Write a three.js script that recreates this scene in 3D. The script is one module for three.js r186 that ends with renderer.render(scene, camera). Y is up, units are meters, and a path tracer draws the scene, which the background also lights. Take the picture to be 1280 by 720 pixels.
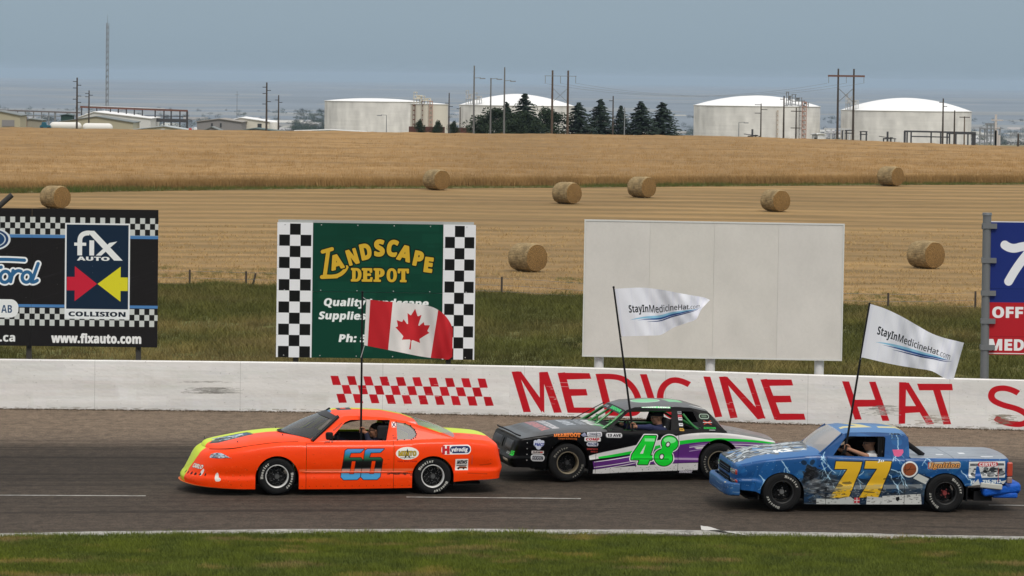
import * as THREE from 'three';
import { mergeGeometries, mergeVertices } from 'three/addons/utils/BufferGeometryUtils.js';
import { RoundedBoxGeometry } from 'three/addons/geometries/RoundedBoxGeometry.js';
import { MarchingCubes } from 'three/addons/objects/MarchingCubes.js';

// ---------------------------------------------------------------- camera, sky, sun, exposure
const scene = new THREE.Scene();
const FPX = 5500;                                   // focal length in photo pixels (photo is 1280 x 720)
const EYE = 7.03;                                   // eye height over the racing line
const camera = new THREE.PerspectiveCamera(2 * Math.atan(360 / FPX) * 180 / Math.PI, 1280 / 720, 1, 90000);
camera.rotation.order = 'YXZ';
camera.position.set(0, EYE, 0);
camera.rotation.set(-Math.atan(262 / FPX), 0, 0.0122);
camera.updateMatrixWorld(true);
scene.add(camera);

const SKY_H = [0.285, 0.372, 0.44], SKY_Z = [1.26, 1.23, 1.2];   // overcast: dim slate at the horizon, about three times that overhead
{
  const w = 256, h = 256, d = new Float32Array(w * h * 4);
  for (let j = 0; j < h; j++) {
    const el = ((j + 0.5) / h - 0.5) * Math.PI, s = Math.max(0, Math.sin(el));
    const t = Math.min(1, s * 1.15);
    for (let i = 0; i < w; i++) {
      const a = i / w * Math.PI * 2, n = 1 + 0.05 * Math.sin(a * 3 + 9 * s) * Math.sin(7 * s + a) * Math.min(1, s * 4);
      const k = (j * w + i) * 4;
      for (let c = 0; c < 3; c++) d[k + c] = (el < 0 ? SKY_H[c] * 0.75 : SKY_H[c] + (SKY_Z[c] - SKY_H[c]) * t) * n;
      d[k + 3] = 1;
    }
  }
  const t = new THREE.DataTexture(d, w, h, THREE.RGBAFormat, THREE.FloatType);
  t.mapping = THREE.EquirectangularReflectionMapping; t.magFilter = t.minFilter = THREE.LinearFilter; t.needsUpdate = true;
  scene.background = t; scene.environment = t;
}
const sun = new THREE.DirectionalLight(new THREE.Color(1, 0.95, 0.87), 1.5);
sun.name = 'sun'; sun.position.set(22, 75, -18); sun.target.position.set(0, 0, -80); sun.castShadow = true;
sun.shadow.radius = 24; sun.shadow.mapSize.set(2048, 2048);
Object.assign(sun.shadow.camera, { left: -40, right: 40, top: 40, bottom: -40, near: 1, far: 300 });
scene.add(sun, sun.target);
const renderer = new THREE.WebGLRenderer({ antialias: true });
renderer.shadowMap.enabled = true;
renderer.toneMapping = THREE.LinearToneMapping;
renderer.toneMappingExposure = 0.98;
scene.fog = new THREE.FogExp2(new THREE.Color(0.64, 0.81, 1.0), 0.000023);

// ---------------------------------------------------------------- helpers
let seedState = 12345;
const srand = (s) => { seedState = s | 0; };
const rnd = () => { seedState = (seedState + 0x6d2b79f5) | 0; let t = Math.imul(seedState ^ (seedState >>> 15), 1 | seedState); t = (t + Math.imul(t ^ (t >>> 7), 61 | t)) ^ t; return ((t ^ (t >>> 14)) >>> 0) / 4294967296; };
const rr = (a, b) => a + (b - a) * rnd();
const clamp = (v, a, b) => Math.min(b, Math.max(a, v)), lerp = (a, b, t) => a + (b - a) * t;
const sstep = (a, b, v) => { const t = clamp((v - a) / (b - a), 0, 1); return t * t * (3 - 2 * t); };
const V3 = (x, y, z) => new THREE.Vector3(x, y, z);
const lin = (pts) => (x) => {                        // piecewise linear through [x, y] pairs, carried on past the ends
  let i = 0; while (i < pts.length - 2 && x > pts[i + 1][0]) i++;
  const [a, b] = pts[i], [c, d] = pts[i + 1]; return b + (d - b) * (x - a) / (c - a);
};
const smooth = (pts) => {                            // monotone cubic through [x, y] pairs, flat past the ends
  const n = pts.length, m = [], s = [];
  for (let i = 0; i < n - 1; i++) s.push((pts[i + 1][1] - pts[i][1]) / (pts[i + 1][0] - pts[i][0]));
  for (let i = 0; i < n; i++) m.push(i === 0 ? s[0] : i === n - 1 ? s[n - 2] : s[i - 1] * s[i] <= 0 ? 0 : 2 * s[i - 1] * s[i] / (s[i - 1] + s[i]));
  return (x) => {
    if (x <= pts[0][0]) return pts[0][1];
    if (x >= pts[n - 1][0]) return pts[n - 1][1];
    let i = 0; while (x > pts[i + 1][0]) i++;
    const h = pts[i + 1][0] - pts[i][0], t = (x - pts[i][0]) / h, t2 = t * t, t3 = t2 * t;
    return pts[i][1] * (2 * t3 - 3 * t2 + 1) + h * m[i] * (t3 - 2 * t2 + t) + pts[i + 1][1] * (-2 * t3 + 3 * t2) + h * m[i + 1] * (t3 - t2);
  };
};
// a photo pixel gives a direction; distance comes from the ground or from the depth given
const pixDir = (px, py) => V3((px - 640) / FPX, (360 - py) / FPX, -1).applyQuaternion(camera.quaternion);
const at = (px, py, depth) => { const d = pixDir(px, py); return d.multiplyScalar(depth / -d.z).add(camera.position); };
const hit = (px, py, h, near = 30, far = 3000) => {    // where the ray of a pixel meets the height field h(x, z)
  const d = pixDir(px, py), p = V3();
  const g = (t) => { p.copy(camera.position).addScaledVector(d, t / -d.z); return p.y - h(p.x, p.z); };
  let a = near, b = near; while (g(b) > 0 && b < far) { a = b; b *= 1.02; }
  for (let i = 0; i < 40; i++) { const m = (a + b) / 2; if (g(m) > 0) a = m; else b = m; }
  g(b); return p.clone();
};
// ---- noise
const hash2 = (i, j, s) => { let h = Math.imul(i, 374761393) + Math.imul(j, 668265263) + Math.imul(s, 1274126177) | 0; h = Math.imul(h ^ (h >>> 13), 1274126177); return ((h ^ (h >>> 16)) >>> 0) / 4294967296; };
const vnoise = (x, y, per = 0, s = 0) => {
  const i = Math.floor(x), j = Math.floor(y), fx = x - i, fy = y - j, u = fx * fx * (3 - 2 * fx), v = fy * fy * (3 - 2 * fy);
  const w = (a) => per ? ((a % per) + per) % per : a;
  const a = hash2(w(i), w(j), s), b = hash2(w(i + 1), w(j), s), c = hash2(w(i), w(j + 1), s), d = hash2(w(i + 1), w(j + 1), s);
  return a + (b - a) * u + (c - a) * v + (a - b - c + d) * u * v;
};
const fbm = (x, y, per = 0, s = 0, oct = 4) => { let a = 0, k = 0.5, n = 0; for (let o = 0; o < oct; o++) { a += k * vnoise(x, y, per, s + o); n += k; k *= 0.5; x *= 2; y *= 2; per *= 2; } return a / n; };
// ---- textures
const dataTex = (w, h, fn, srgb = true) => {          // fn(u, v) -> [r, g, b] 0..1 (display values when srgb)
  const d = new Uint8Array(w * h * 4);
  for (let j = 0; j < h; j++) for (let i = 0; i < w; i++) {
    const c = fn(i / w, j / h), k = (j * w + i) * 4;
    d[k] = clamp(c[0], 0, 1) * 255; d[k + 1] = clamp(c[1], 0, 1) * 255; d[k + 2] = clamp(c[2], 0, 1) * 255; d[k + 3] = 255;
  }
  const t = new THREE.DataTexture(d, w, h); t.wrapS = t.wrapT = THREE.RepeatWrapping; t.magFilter = THREE.LinearFilter; t.minFilter = THREE.LinearMipmapLinearFilter;
  if (srgb) t.colorSpace = THREE.SRGBColorSpace; t.needsUpdate = true; return t;
};
const canvasTex = (w, h, draw, srgb = true) => {
  const c = document.createElement('canvas'); c.width = w; c.height = h; draw(c.getContext('2d'), w, h);
  const t = new THREE.CanvasTexture(c); t.magFilter = THREE.LinearFilter; t.anisotropy = 8; if (srgb) t.colorSpace = THREE.SRGBColorSpace; return t;
};
const mat = (color, roughness = 0.8, o = {}) => new THREE.MeshPhysicalMaterial({ color, roughness, specularIntensity: 0.35, side: THREE.DoubleSide, ...o });
const lrgb = (r, g, b) => new THREE.Color().setRGB(r, g, b);
const phys = (color, roughness = 0.5, o = {}) => new THREE.MeshPhysicalMaterial({ color, roughness, side: THREE.DoubleSide, ...o });
// ---- names and labels
const taken = {};
const numbered = (n) => { const k = taken[n] = (taken[n] ?? -1) + 1; return k ? n + '_' + String(k).padStart(3, '0') : n; };
function tag(o, label, category, group) { o.userData.label = label; o.userData.category = category; if (group) o.userData.group = group; return o; }
const shade = (m) => { m.castShadow = m.receiveShadow = true; return m; };
function part(name, geo, m, parent) { const o = shade(new THREE.Mesh(geo, m)); o.name = name; parent.add(o); return o; }
function thing(name, label, category, pos, turn = 0, group) {
  const o = new THREE.Group(); o.name = numbered(name); if (pos) o.position.copy(pos); o.rotation.y = turn; scene.add(o); return tag(o, label, category, group);
}
function solo(name, geo, m, label, category, group) { const o = part(numbered(name), geo, m, scene); return tag(o, label, category, group); }
function struct(name, geo, m) { const o = part(numbered(name), geo, m, scene); o.userData.kind = 'structure'; return o; }
// ---- geometry
const box = (w, h, d, x = 0, y = 0, z = 0, ry = 0) => { const g = new THREE.BoxGeometry(w, h, d); if (ry) g.rotateY(ry); return g.translate(x, y, z); };
const rbox = (w, h, d, r, x = 0, y = 0, z = 0) => new RoundedBoxGeometry(w, h, d, 2, r).translate(x, y, z);
const cyl = (r0, r1, h, n, x = 0, y = 0, z = 0) => new THREE.CylinderGeometry(r1, r0, h, n).translate(x, y + h / 2, z);   // r0 at the foot
const rod = (a, b, r, n = 8, r2 = r) => {             // straight bar from a to b
  const d = b.clone().sub(a), g = new THREE.CylinderGeometry(r2, r, d.length(), n);
  g.applyQuaternion(new THREE.Quaternion().setFromUnitVectors(V3(0, 1, 0), d.clone().normalize())); return g.translate(...a.clone().add(b).multiplyScalar(0.5).toArray());
};
const tube = (pts, r, n = 8, seg = 0) => new THREE.TubeGeometry(new THREE.CatmullRomCurve3(pts), seg || pts.length * 6, r, n);
const merge = (gs) => mergeGeometries(gs.map((g) => { const a = g.index ? g.toNonIndexed() : g; for (const k of Object.keys(a.attributes)) if (!['position', 'normal', 'uv'].includes(k)) a.deleteAttribute(k); return a; }));
function gridGeo(nu, nv, fn, close = false) {         // fn(i, j) -> [x, y, z, u, v]
  const p = [], uv = [], ix = [];
  for (let i = 0; i < nu; i++) for (let j = 0; j < nv; j++) { const q = fn(i, j); p.push(q[0], q[1], q[2]); uv.push(q[3] ?? i / (nu - 1), q[4] ?? j / (nv - 1)); }
  for (let i = 0; i < nu - 1; i++) for (let j = 0; j < nv - 1; j++) { const a = i * nv + j, b = a + nv; ix.push(a, b, a + 1, b, b + 1, a + 1); }
  const g = new THREE.BufferGeometry(); g.setAttribute('position', new THREE.Float32BufferAttribute(p, 3)); g.setAttribute('uv', new THREE.Float32BufferAttribute(uv, 2)); g.setIndex(ix); g.computeVertexNormals(); return g;
}
const faceUp = (g) => { const n = g.attributes.normal; let s = 0; for (let i = 0; i < n.count; i += 7) s += n.getY(i); if (s < 0) { const x = g.index.array; for (let i = 0; i < x.length; i += 3) { const t = x[i]; x[i] = x[i + 1]; x[i + 1] = t; } g.computeVertexNormals(); } return g; };
const tuftGeo = (n, h, spread, width, lean, seed, seg = 2) => {   // a clump of bent blades
  srand(seed); const p = [], ix = [];
  for (let b = 0; b < n; b++) {
    const a = rr(0, 6.283), r = spread * Math.sqrt(rnd()), bx = r * Math.cos(a), bz = r * Math.sin(a), hh = h * rr(0.55, 1.1), l = lean * rr(0.2, 1.2) * hh, d = rr(0, 6.283), w = width * rr(0.7, 1.3), o = rr(0, 6.283);
    const s0 = p.length / 3;
    for (let k = 0; k <= seg; k++) { const t = k / seg, cx = bx + Math.cos(d) * l * t * t, cz = bz + Math.sin(d) * l * t * t, y = hh * t * (1 - 0.15 * t * lean), ww = w * (1 - t * 0.92) / 2;
      p.push(cx + Math.cos(o) * ww, y, cz + Math.sin(o) * ww, cx - Math.cos(o) * ww, y, cz - Math.sin(o) * ww); if (k) { const q = s0 + (k - 1) * 2; ix.push(q, q + 1, q + 2, q + 1, q + 3, q + 2); } }
  }
  const g = new THREE.BufferGeometry(); g.setAttribute('position', new THREE.Float32BufferAttribute(p, 3)); g.setIndex(ix); g.computeVertexNormals(); return g;
};
function scatter(name, geo, m, spots, label, category) {   // spots: {x, y, z, s, sy, r, c}
  const o = shade(new THREE.InstancedMesh(geo, m, spots.length)); const M = new THREE.Matrix4(), q = new THREE.Quaternion();
  spots.forEach((s, i) => { q.setFromAxisAngle(V3(0, 1, 0), s.r); M.compose(V3(s.x, s.y, s.z), q, V3(s.s, s.sy ?? s.s, s.s)); o.setMatrixAt(i, M); if (s.c) o.setColorAt(i, s.c); });
  o.name = numbered(name); o.userData.kind = 'stuff'; scene.add(o); return tag(o, label, category);
}
// ---------------------------------------------------------------- the lie of the land
const bank = (x, z) => 0.031 * (-z - 74.3) - 0.00085 * Math.pow(clamp(x, 0, 14), 2);
const edgePix = [[-300, 676], [0, 671.5], [200, 668], [400, 666], [640, 666], [880, 667.5], [1060, 671], [1280, 675.5], [1600, 683]];
const edgePts = edgePix.map(([a, b]) => hit(a, b, bank));
const edgeZ = lin(edgePts.map((p) => [p.x, p.z])), edgeY = lin(edgePts.map((p) => [p.x, p.y]));
const wallPix = [[-300, 508, 86], [0, 511, 86], [370, 515, 86], [640, 519.5, 86], [840, 525, 85.8], [985, 530, 85.5], [1280, 538, 84.9], [1600, 547, 84.2]];
const wallPts = wallPix.map(([a, b, c]) => at(a, b, c));
const wallZ = smooth(wallPts.map((p) => [p.x, p.z])), wallY = smooth(wallPts.map((p) => [p.x, p.y]));
const trackY = (x, z) => { const ez = edgeZ(x), t = (ez - z) / (ez - wallZ(x)); return lerp(edgeY(x), wallY(x), t); };
const prof = smooth([[86, -0.3], [88.5, -0.9], [94, -2], [112, -3.6], [150, -4.1], [195, -4.05], [215, -3.95], [244, -3.6], [320, -2.05], [345, -1.45], [375, -1.1], [450, -0.95], [520, -0.88], [560, -0.87], [610, -1.3], [700, -3.2], [900, -6.8], [1000, -8], [1250, -11.2], [1600, -15], [2200, -24], [3000, -42], [4200, -60], [7000, -72], [60000, -72]]);
const fieldY = (x, z) => {
  const d = -z, px = x / d * FPX;                      // px: how far to the side the place lies
  return prof(d) - 0.85 * sstep(220, 640, px) * sstep(380, 540, d) * (1 - sstep(700, 1000, d)) + (d < 700 ? 0.12 * (fbm(x / 23 + 50, z / 23, 0, 7, 3) - 0.5) * sstep(95, 140, d) : 0);
};
const T = { };
srand(5);

// ---------------------------------------------------------------- asphalt
{
  const rows = 300, cols = 150, cAt = smooth([[0, 0.9], [0.05, 0.8], [0.2, 0.67], [0.3, 0.65], [0.36, 0.58], [0.42, 0.47], [0.52, 0.44], [0.6, 0.54], [0.66, 0.88], [0.70, 1.25], [0.76, 1.68], [0.85, 1.9], [1, 1.95]]);
  const X = (i) => -60 + 120 * i / (cols - 1), col = [];
  const lines = []; for (let k = 0; k < 64; k++) lines.push({ t: k < 22 ? rr(0.55, 0.72) : rr(0.02, 0.78), w: rr(0.0015, 0.008), a: rr(0.12, 0.5), x0: rr(-50, 30), l: rr(6, 60), s: rr(-0.0012, 0.0012) });
  lines.push({ t: 0.678, w: 0.004, a: 0.62, x0: -60, l: 120, s: -0.0004 }, { t: 0.7, w: 0.0025, a: 0.35, x0: -40, l: 36, s: -0.002 }, { t: 0.035, w: 0.003, a: 0.5, x0: -9, l: 6, s: 0.0012 }, { t: 0.05, w: 0.002, a: 0.4, x0: 2, l: 30, s: -0.0006 });
  const g = faceUp(gridGeo(cols, rows, (i, j) => {
    const x = X(i), t = j / (rows - 1), z = lerp(edgeZ(x) + 0.25, wallZ(x) - 0.05, t);
    let v = cAt(t) * (0.9 + 0.2 * fbm(x / 9, t * 60, 0, 3, 4)) * (0.94 + 0.12 * fbm(x / 30, t * 220, 0, 4, 2));
    for (const l of lines) { const e = Math.abs(t - l.t - l.s * (x - l.x0)) / l.w; if (e < 1 && x > l.x0 && x < l.x0 + l.l) v *= 1 - l.a * (1 - e * e) * sstep(0, 4, Math.min(x - l.x0, l.x0 + l.l - x)); }
    const w = sstep(0.6, 0.85, t); col.push(v * lerp(1, 1.03, w), v * lerp(0.985, 0.985, w), v * lerp(0.985, 0.93, w));
    return [x, trackY(x, z), z, x / 3, z / 3];
  }));
  g.setAttribute('color', new THREE.Float32BufferAttribute(col, 3));
  T.asphalt = dataTex(1024, 1024, (u, v) => { const n = fbm(u * 256, v * 256, 256, 1, 2), m = fbm(u * 24, v * 24, 24, 5, 4), sp = hash2(Math.floor(u * 512), Math.floor(v * 512), 9); const k = 0.30 + 0.24 * (n - 0.5) + 0.12 * (m - 0.5) + (sp > 0.92 ? 0.2 * (sp - 0.92) / 0.08 : 0) - (sp < 0.06 ? 0.1 : 0); return [k * 1.02, k * 0.905, k * 0.79]; });
  struct('race_track', g, mat(0xffffff, 0.93, { map: T.asphalt, bumpMap: T.asphalt, bumpScale: 0.006, vertexColors: true }));
}
// painted lines: worn white edge line and lane dashes, 4 mm over the asphalt
T.wornWhite = dataTex(1024, 256, (u, v) => { const n = fbm(u * 40, v * 10, 0, 31, 4), m = fbm(u * 160, v * 40, 0, 33, 2), k = n + 0.5 * m > 0.86 ? 0.42 : 0.64 + 0.12 * (m - 0.5); return [k, k * 0.985, k * 0.95]; });
const paintMat = mat(0xffffff, 0.8, { map: T.wornWhite });
struct('edge_line', faceUp(gridGeo(90, 2, (i, j) => { const x = -45 + 90 * i / 89, z = edgeZ(x) - (j ? 0.42 : -0.1) + 0.03 * Math.sin(x * 2.1); return [x, trackY(x, z) + 0.004, z, x / 6, j]; })), paintMat);
for (const [a, ya, b, yb] of [[-40, 619, 182, 620], [508, 621.5, 726, 623.5], [1236, 631.5, 1480, 634]]) {
  const p = hit(a, ya, trackY), q = hit(b, yb, trackY), n = 24;
  struct('lane_line', faceUp(gridGeo(n, 2, (i, j) => { const t = i / (n - 1), x = lerp(p.x, q.x, t), z = lerp(p.z, q.z, t) + (j ? -0.045 : 0.045); return [x, trackY(x, z) + 0.004, z, x / 6, 0.4 + j * 0.2]; })), paintMat);
}
// torn strip of white material on the edge line
{
  const p = hit(876, 661, trackY), q = hit(932, 670, trackY), n = 14;
  const g = faceUp(gridGeo(n, 4, (i, j) => { const t = i / (n - 1), x = lerp(p.x, q.x, t), w = lerp(0.24, 0.06, t), z = lerp(p.z, q.z, t) + (j / 3 - 0.5) * w; return [x, trackY(x, z) + 0.02 + 0.022 * Math.sin(t * 9 + j * 1.3) * (1 - t) + 0.008 * Math.sin(j * 2.1 + t * 3), z]; }));
  solo('torn_strip', g, mat(lrgb(0.5, 0.49, 0.47), 0.7), 'crumpled torn strip of white sheeting lying on the painted edge line', 'debris');
}

// ---------------------------------------------------------------- infield lawn
{
  const lawnY = (x, z) => edgeY(x) - 0.03 - 0.012 * Math.max(0, z - edgeZ(x)) + 0.05 * (fbm(x / 2.5, z / 2.5, 0, 21, 3) - 0.5);
  const g = faceUp(gridGeo(100, 60, (i, j) => { const x = -60 + 120 * i / 99, t = j / 59, z = edgeZ(x) - 0.03 + t * t * 62; return [x, t < 0.01 ? trackY(x, z) - 0.01 : lawnY(x, z), z, x / 2, z / 2]; }));
  T.lawn = dataTex(512, 512, (u, v) => { const n = fbm(u * 12, v * 12, 12, 41, 4), m = fbm(u * 90, v * 90, 90, 43, 2); return [0.27 + 0.12 * (n - 0.5) + 0.1 * (m - 0.5), 0.30 + 0.1 * (n - 0.5) + 0.1 * (m - 0.5), 0.14 + 0.05 * (m - 0.5)]; });
  struct('infield_ground', g, mat(0xffffff, 1, { map: T.lawn }));
  const spots = [], k = new THREE.Color(); srand(77);
  for (let i = 0; i < 90000; i++) {
    const x = rr(-11, 11), z = edgeZ(x) + 0.02 + 8.5 * rnd() * (0.3 + 0.7 * rnd());
    const n = fbm(x / 1.6, z / 1.6, 0, 23, 4), q = fbm(x / 0.4, z / 0.4, 0, 29, 2), dry = sstep(0.62, 0.78, fbm(x / 1.1 + 9, z / 0.5, 0, 27, 3)), far = z - edgeZ(x) < 0.35;
    const s = rr(0.7, 1.25) * (0.75 + 0.6 * n) * (far ? rr(0.6, 1.25) : 1);
    k.setRGB(lerp(0.1, 0.22, dry) * (0.7 + 0.8 * q), lerp(0.128, 0.175, dry) * (0.72 + 0.7 * q), lerp(0.022, 0.065, dry) * (0.7 + 0.6 * n));
    if (hash2(i, 3, 8) > 0.93) k.multiplyScalar(0.6);
    spots.push({ x, y: lawnY(x, z) - 0.01, z, s, sy: s * (0.8 + 0.5 * q), r: rr(0, 6.28), c: k.clone() });
  }
  for (const [v, f] of [[0, 101], [1, 202]]) scatter('lawn_grass', tuftGeo(11, 0.085, 0.085, 0.010, 0.55, f), mat(0xffffff, 0.9), spots.filter((_, i) => i % 2 === v), v ? 'short lighter grass blades of the mown infield' : 'short green grass of the mown infield verge', 'grass');
}

// ---------------------------------------------------------------- fields behind the wall
const cropPix = [[-400, 246], [0, 241.5], [200, 238.5], [400, 236], [640, 235], [860, 233], [1100, 231.5], [1280, 230.5], [1700, 229]];
const cropPts = cropPix.map(([a, b]) => hit(a, b, fieldY, 90)), cropZ = lin(cropPts.map((p) => [p.x, p.z]));
const mowPix = [[-400, 353], [0, 357], [230, 362], [320, 364], [620, 372], [730, 377], [1060, 388], [1230, 392], [1700, 402]];
const mowPts = mowPix.map(([a, b]) => hit(a, b, fieldY, 150)), mowZ = lin(mowPts.map((p) => [p.x, p.z]));
{
  const sheet = (name, n, m, zA, zB, m_, spread, lift = 0, s = 1) => struct(name, faceUp(gridGeo(n, m, (i, j) => {
    const u = -1 + 2 * i / (n - 1), t = j / (m - 1), x0 = u * spread[0], x1 = u * spread[1], x = lerp(x0, x1, t), z = lerp(zA(x), zB(x), t); return [x, fieldY(x, z) + (typeof lift === 'function' ? lift(x, z, t) : lift), z, x / s, z / s];
  })), m_);
  T.meadow = dataTex(512, 512, (u, v) => { const n = fbm(u * 10, v * 10, 10, 51, 5), m = fbm(u * 60, v * 60, 60, 53, 2), w = sstep(0.5, 0.7, n); return [lerp(0.36, 0.44, w) + 0.14 * (m - 0.5), lerp(0.37, 0.41, w) + 0.13 * (m - 0.5), lerp(0.20, 0.24, w) + 0.08 * (m - 0.5)]; });
  sheet('grass_verge', 90, 90, (x) => wallZ(x) - 0.3, (x) => mowZ(x) - 0.5, mat(0xffffff, 1, { map: T.meadow }), [60, 60], (x, z, t) => 0, 14);
  // stubble: straw rows lying along the field
  T.stubble = dataTex(1024, 1024, (u, v) => {
    const rowv = v * 11 + 1.5 * (fbm(u * 2, v * 7, 2, 61, 3) - 0.5) + 0.2 * (fbm(u * 12, v * 12, 12, 62, 2) - 0.5), r = 0.5 + 0.5 * Math.cos(rowv * 6.283) * (0.25 + 1.3 * fbm(u * 5, v * 14, 5, 69, 2)), n = fbm(u * 8, v * 40, 8, 63, 4), m = fbm(u * 80, v * 160, 80, 65, 2), b = fbm(u * 3, v * 5, 3, 67, 3);
    const k = 0.472 + 0.075 * (r - 0.5) + 0.09 * (n - 0.5) + 0.05 * (m - 0.5) + 0.1 * (b - 0.5); return [k * 1.13, k * (0.925 - 0.02 * (r - 0.5)), k * 0.615];
  });
  const stub = mat(0xffffff, 1, { map: T.stubble, bumpMap: T.stubble, bumpScale: 0.03 });
  sheet('stubble_field', 110, 160, (x) => mowZ(x) - 0.5, (x) => cropZ(x) - 2, stub, [80, 140], 0, 60);
  // green strip along the foot of the standing crop
  sheet('grass_strip', 90, 4, (x) => cropZ(x) + 0.2, (x) => cropZ(x) - 4, mat(lrgb(0.15, 0.14, 0.055), 1), [140, 140], 0.025, 10);
  // standing crop: its top lies 0.8 m over the soil
  T.wheat = dataTex(1024, 1024, (u, v) => {
    const n = fbm(u * 6, v * 30, 6, 71, 4), m = fbm(u * 120, v * 120, 120, 73, 2), b = fbm(u * 4, v * 9, 4, 75, 3), k = 0.49 + 0.11 * (n - 0.5) + 0.08 * (m - 0.5) + 0.14 * (b - 0.5); return [k * 1.15, k * 0.92, k * 0.61];
  });
  const cropH = (x, z) => 0.62 + 0.35 * (fbm(x / 2.2, z / 5, 0, 81, 3) - 0.5) + 0.25 * (fbm(x / 12, z / 14, 0, 83, 2) - 0.5);
  const wheatMat = mat(0xffffff, 1, { map: T.wheat, bumpMap: T.wheat, bumpScale: 0.1 });
  sheet('wheat_field', 260, 200, (x) => cropZ(x) - 3.2, () => -640, wheatMat, [140, 180], (x, z, t) => t < 0.004 ? 0 : cropH(x, z), 70);
  // tufts: rough verge grass, stubble ends and crop heads
  const k = new THREE.Color(), spots = [[], [], []]; srand(91);
  for (let i = 0; i < 34000; i++) {
    const x = rr(-34, 34), z0 = mowZ(x), z = i % 3 ? lerp(-150, z0, rnd()) : z0 + rr(-1, 5), n = fbm(x / 5, z / 9, 0, 93, 4), f = fbm(x / 1.3, z / 2, 0, 94, 2), dry = sstep(0.4, 0.75, fbm(x / 7 + 30, z / 12, 0, 95, 3)), s = rr(0.6, 1.15) * (0.5 + n) * (0.7 + 0.6 * f);
    k.setRGB(lerp(0.095, 0.2, dry) * (0.6 + 0.75 * f), lerp(0.098, 0.158, dry) * (0.6 + 0.75 * f), lerp(0.026, 0.058, dry) * (0.75 + 0.5 * f)); if (n < 0.36) k.multiplyScalar(0.62);
    spots[0].push({ x, y: fieldY(x, z) - 0.03, z, s, r: rr(0, 6.28), c: k.clone() });
  }
  for (let i = 0; i < 15000; i++) {
    const t = rnd() * 0.75, x = rr(-1, 1) * lerp(32, 50, t), z = lerp(mowZ(x), cropZ(x), t * t), f = fbm(x / 3, z / 3, 0, 97, 3), g2 = sstep(0.6, 0.7, fbm(x / 16 + 5, z / 4 + 7, 0, 98, 2)) * 0;
    k.setRGB(0.44 * (0.75 + 0.5 * f), 0.295 * (0.75 + 0.5 * f), 0.128 * (0.75 + 0.5 * f)); spots[1].push({ x, y: fieldY(x, z), z, s: rr(0.5, 1.2), r: rr(0, 6.28), c: k.clone() });
  }
  for (let i = 0; i < 5200; i++) {                     // green weeds in the stubble by the lower headland
    const x = rr(-30, 34), z = mowZ(x) - rr(3, 20) , w = fbm(x / 4 + 2, z / 9, 0, 99, 3); if (w < 0.52) continue;
    k.setRGB(0.15 * (0.7 + 0.6 * w), 0.155, 0.05); spots[0].push({ x, y: fieldY(x, z) - 0.03, z, s: rr(0.25, 0.55), r: rr(0, 6.28), c: k.clone() });
  }
  for (let i = 0; i < 24000; i++) {
    const e = i < 9000, x = rr(-62, 62), z = e ? cropZ(x) - 2.6 - rr(0, 1.4) : cropZ(x) - 3 - 240 * rnd() * rnd(), f = fbm(x / 3, z / 4, 0, 96, 3);
    k.setRGB(0.40 * (0.66 + 0.66 * f), 0.25 * (0.66 + 0.66 * f), 0.105 * (0.66 + 0.66 * f)); spots[2].push({ x, y: fieldY(x, z) + (e ? 0 : cropH(x, z) - 0.5), z, s: rr(0.8, 1.15), r: rr(0, 6.28), c: k.clone() });
  }
  scatter('rough_grass', tuftGeo(18, 0.44, 0.36, 0.03, 0.9, 303), mat(0xffffff, 1), spots[0], 'tall rough green and dry grass growing behind the white wall', 'grass');
  scatter('stubble_straw', tuftGeo(9, 0.16, 0.3, 0.022, 0.9, 404), mat(0xffffff, 1), spots[1], 'cut straw stubble standing in the harvested field', 'stubble');
  scatter('wheat_stalks', tuftGeo(14, 0.82, 0.4, 0.035, 0.35, 505), mat(0xffffff, 1), spots[2], 'ripe golden stalks of the standing crop', 'crop');
  const gs = []; for (let i = 0; i < 5000; i++) { const x = rr(-60, 60), z = cropZ(x) + rr(-3, 0.6); k.setRGB(rr(0.08, 0.15), rr(0.1, 0.14), 0.035); gs.push({ x, y: fieldY(x, z), z, s: rr(0.3, 0.6) * lerp(1.35, 0.9, sstep(-32, -8, x)) * (0.6 + 0.9 * fbm(x / 8, 3, 0, 44, 2)), r: rr(0, 6.28), c: k.clone() }); }
  scatter('strip_grass', tuftGeo(12, 0.6, 0.45, 0.04, 0.6, 606), mat(0xffffff, 1), gs, 'narrow strip of green grass at the foot of the standing crop', 'grass');
  // ground that carries the works behind the rise, then the hazy valley to the horizon
  T.plain = dataTex(1024, 1024, (u, v) => { const n = fbm(u * 9, v * 26, 9, 87, 4), c = hash2(Math.floor(u * 14 + 2 * fbm(u * 5, v * 5, 5, 3, 2)), Math.floor(v * 40), 5), w = c > 0.8 ? 1 : 0, k = 0.455 + 0.1 * (n - 0.5); return [k + 0.06 * w, k * 1.07 + 0.04 * w, k * 1.15 + 0.01 * w]; });
  struct('works_ground', faceUp(gridGeo(40, 40, (i, j) => { const t = j / 39, d = 640 + 1800 * t, u = -1 + i / 19.5, x = u * (180 + 500 * t), z = -d; return [x, fieldY(x, z) - (j ? 0 : 0.4), z, x / 90, z / 90]; })), mat(lrgb(0.2, 0.17, 0.1), 1));
  struct('distant_valley', faceUp(gridGeo(50, 90, (i, j) => { const t = j / 89, d = 2400 * Math.pow(26, t), u = -1 + i / 24.5, x = u * (680 + d * 0.22), z = -d; return [x, prof(d) - (j ? 0 : 2) + 26 * (fbm(x / 2600, z / 4200, 0, 88, 3) - 0.5) * sstep(3500, 6000, d), z, x / 5200, z / 26000]; })), mat(0xffffff, 1, { map: T.plain }));
}
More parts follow.
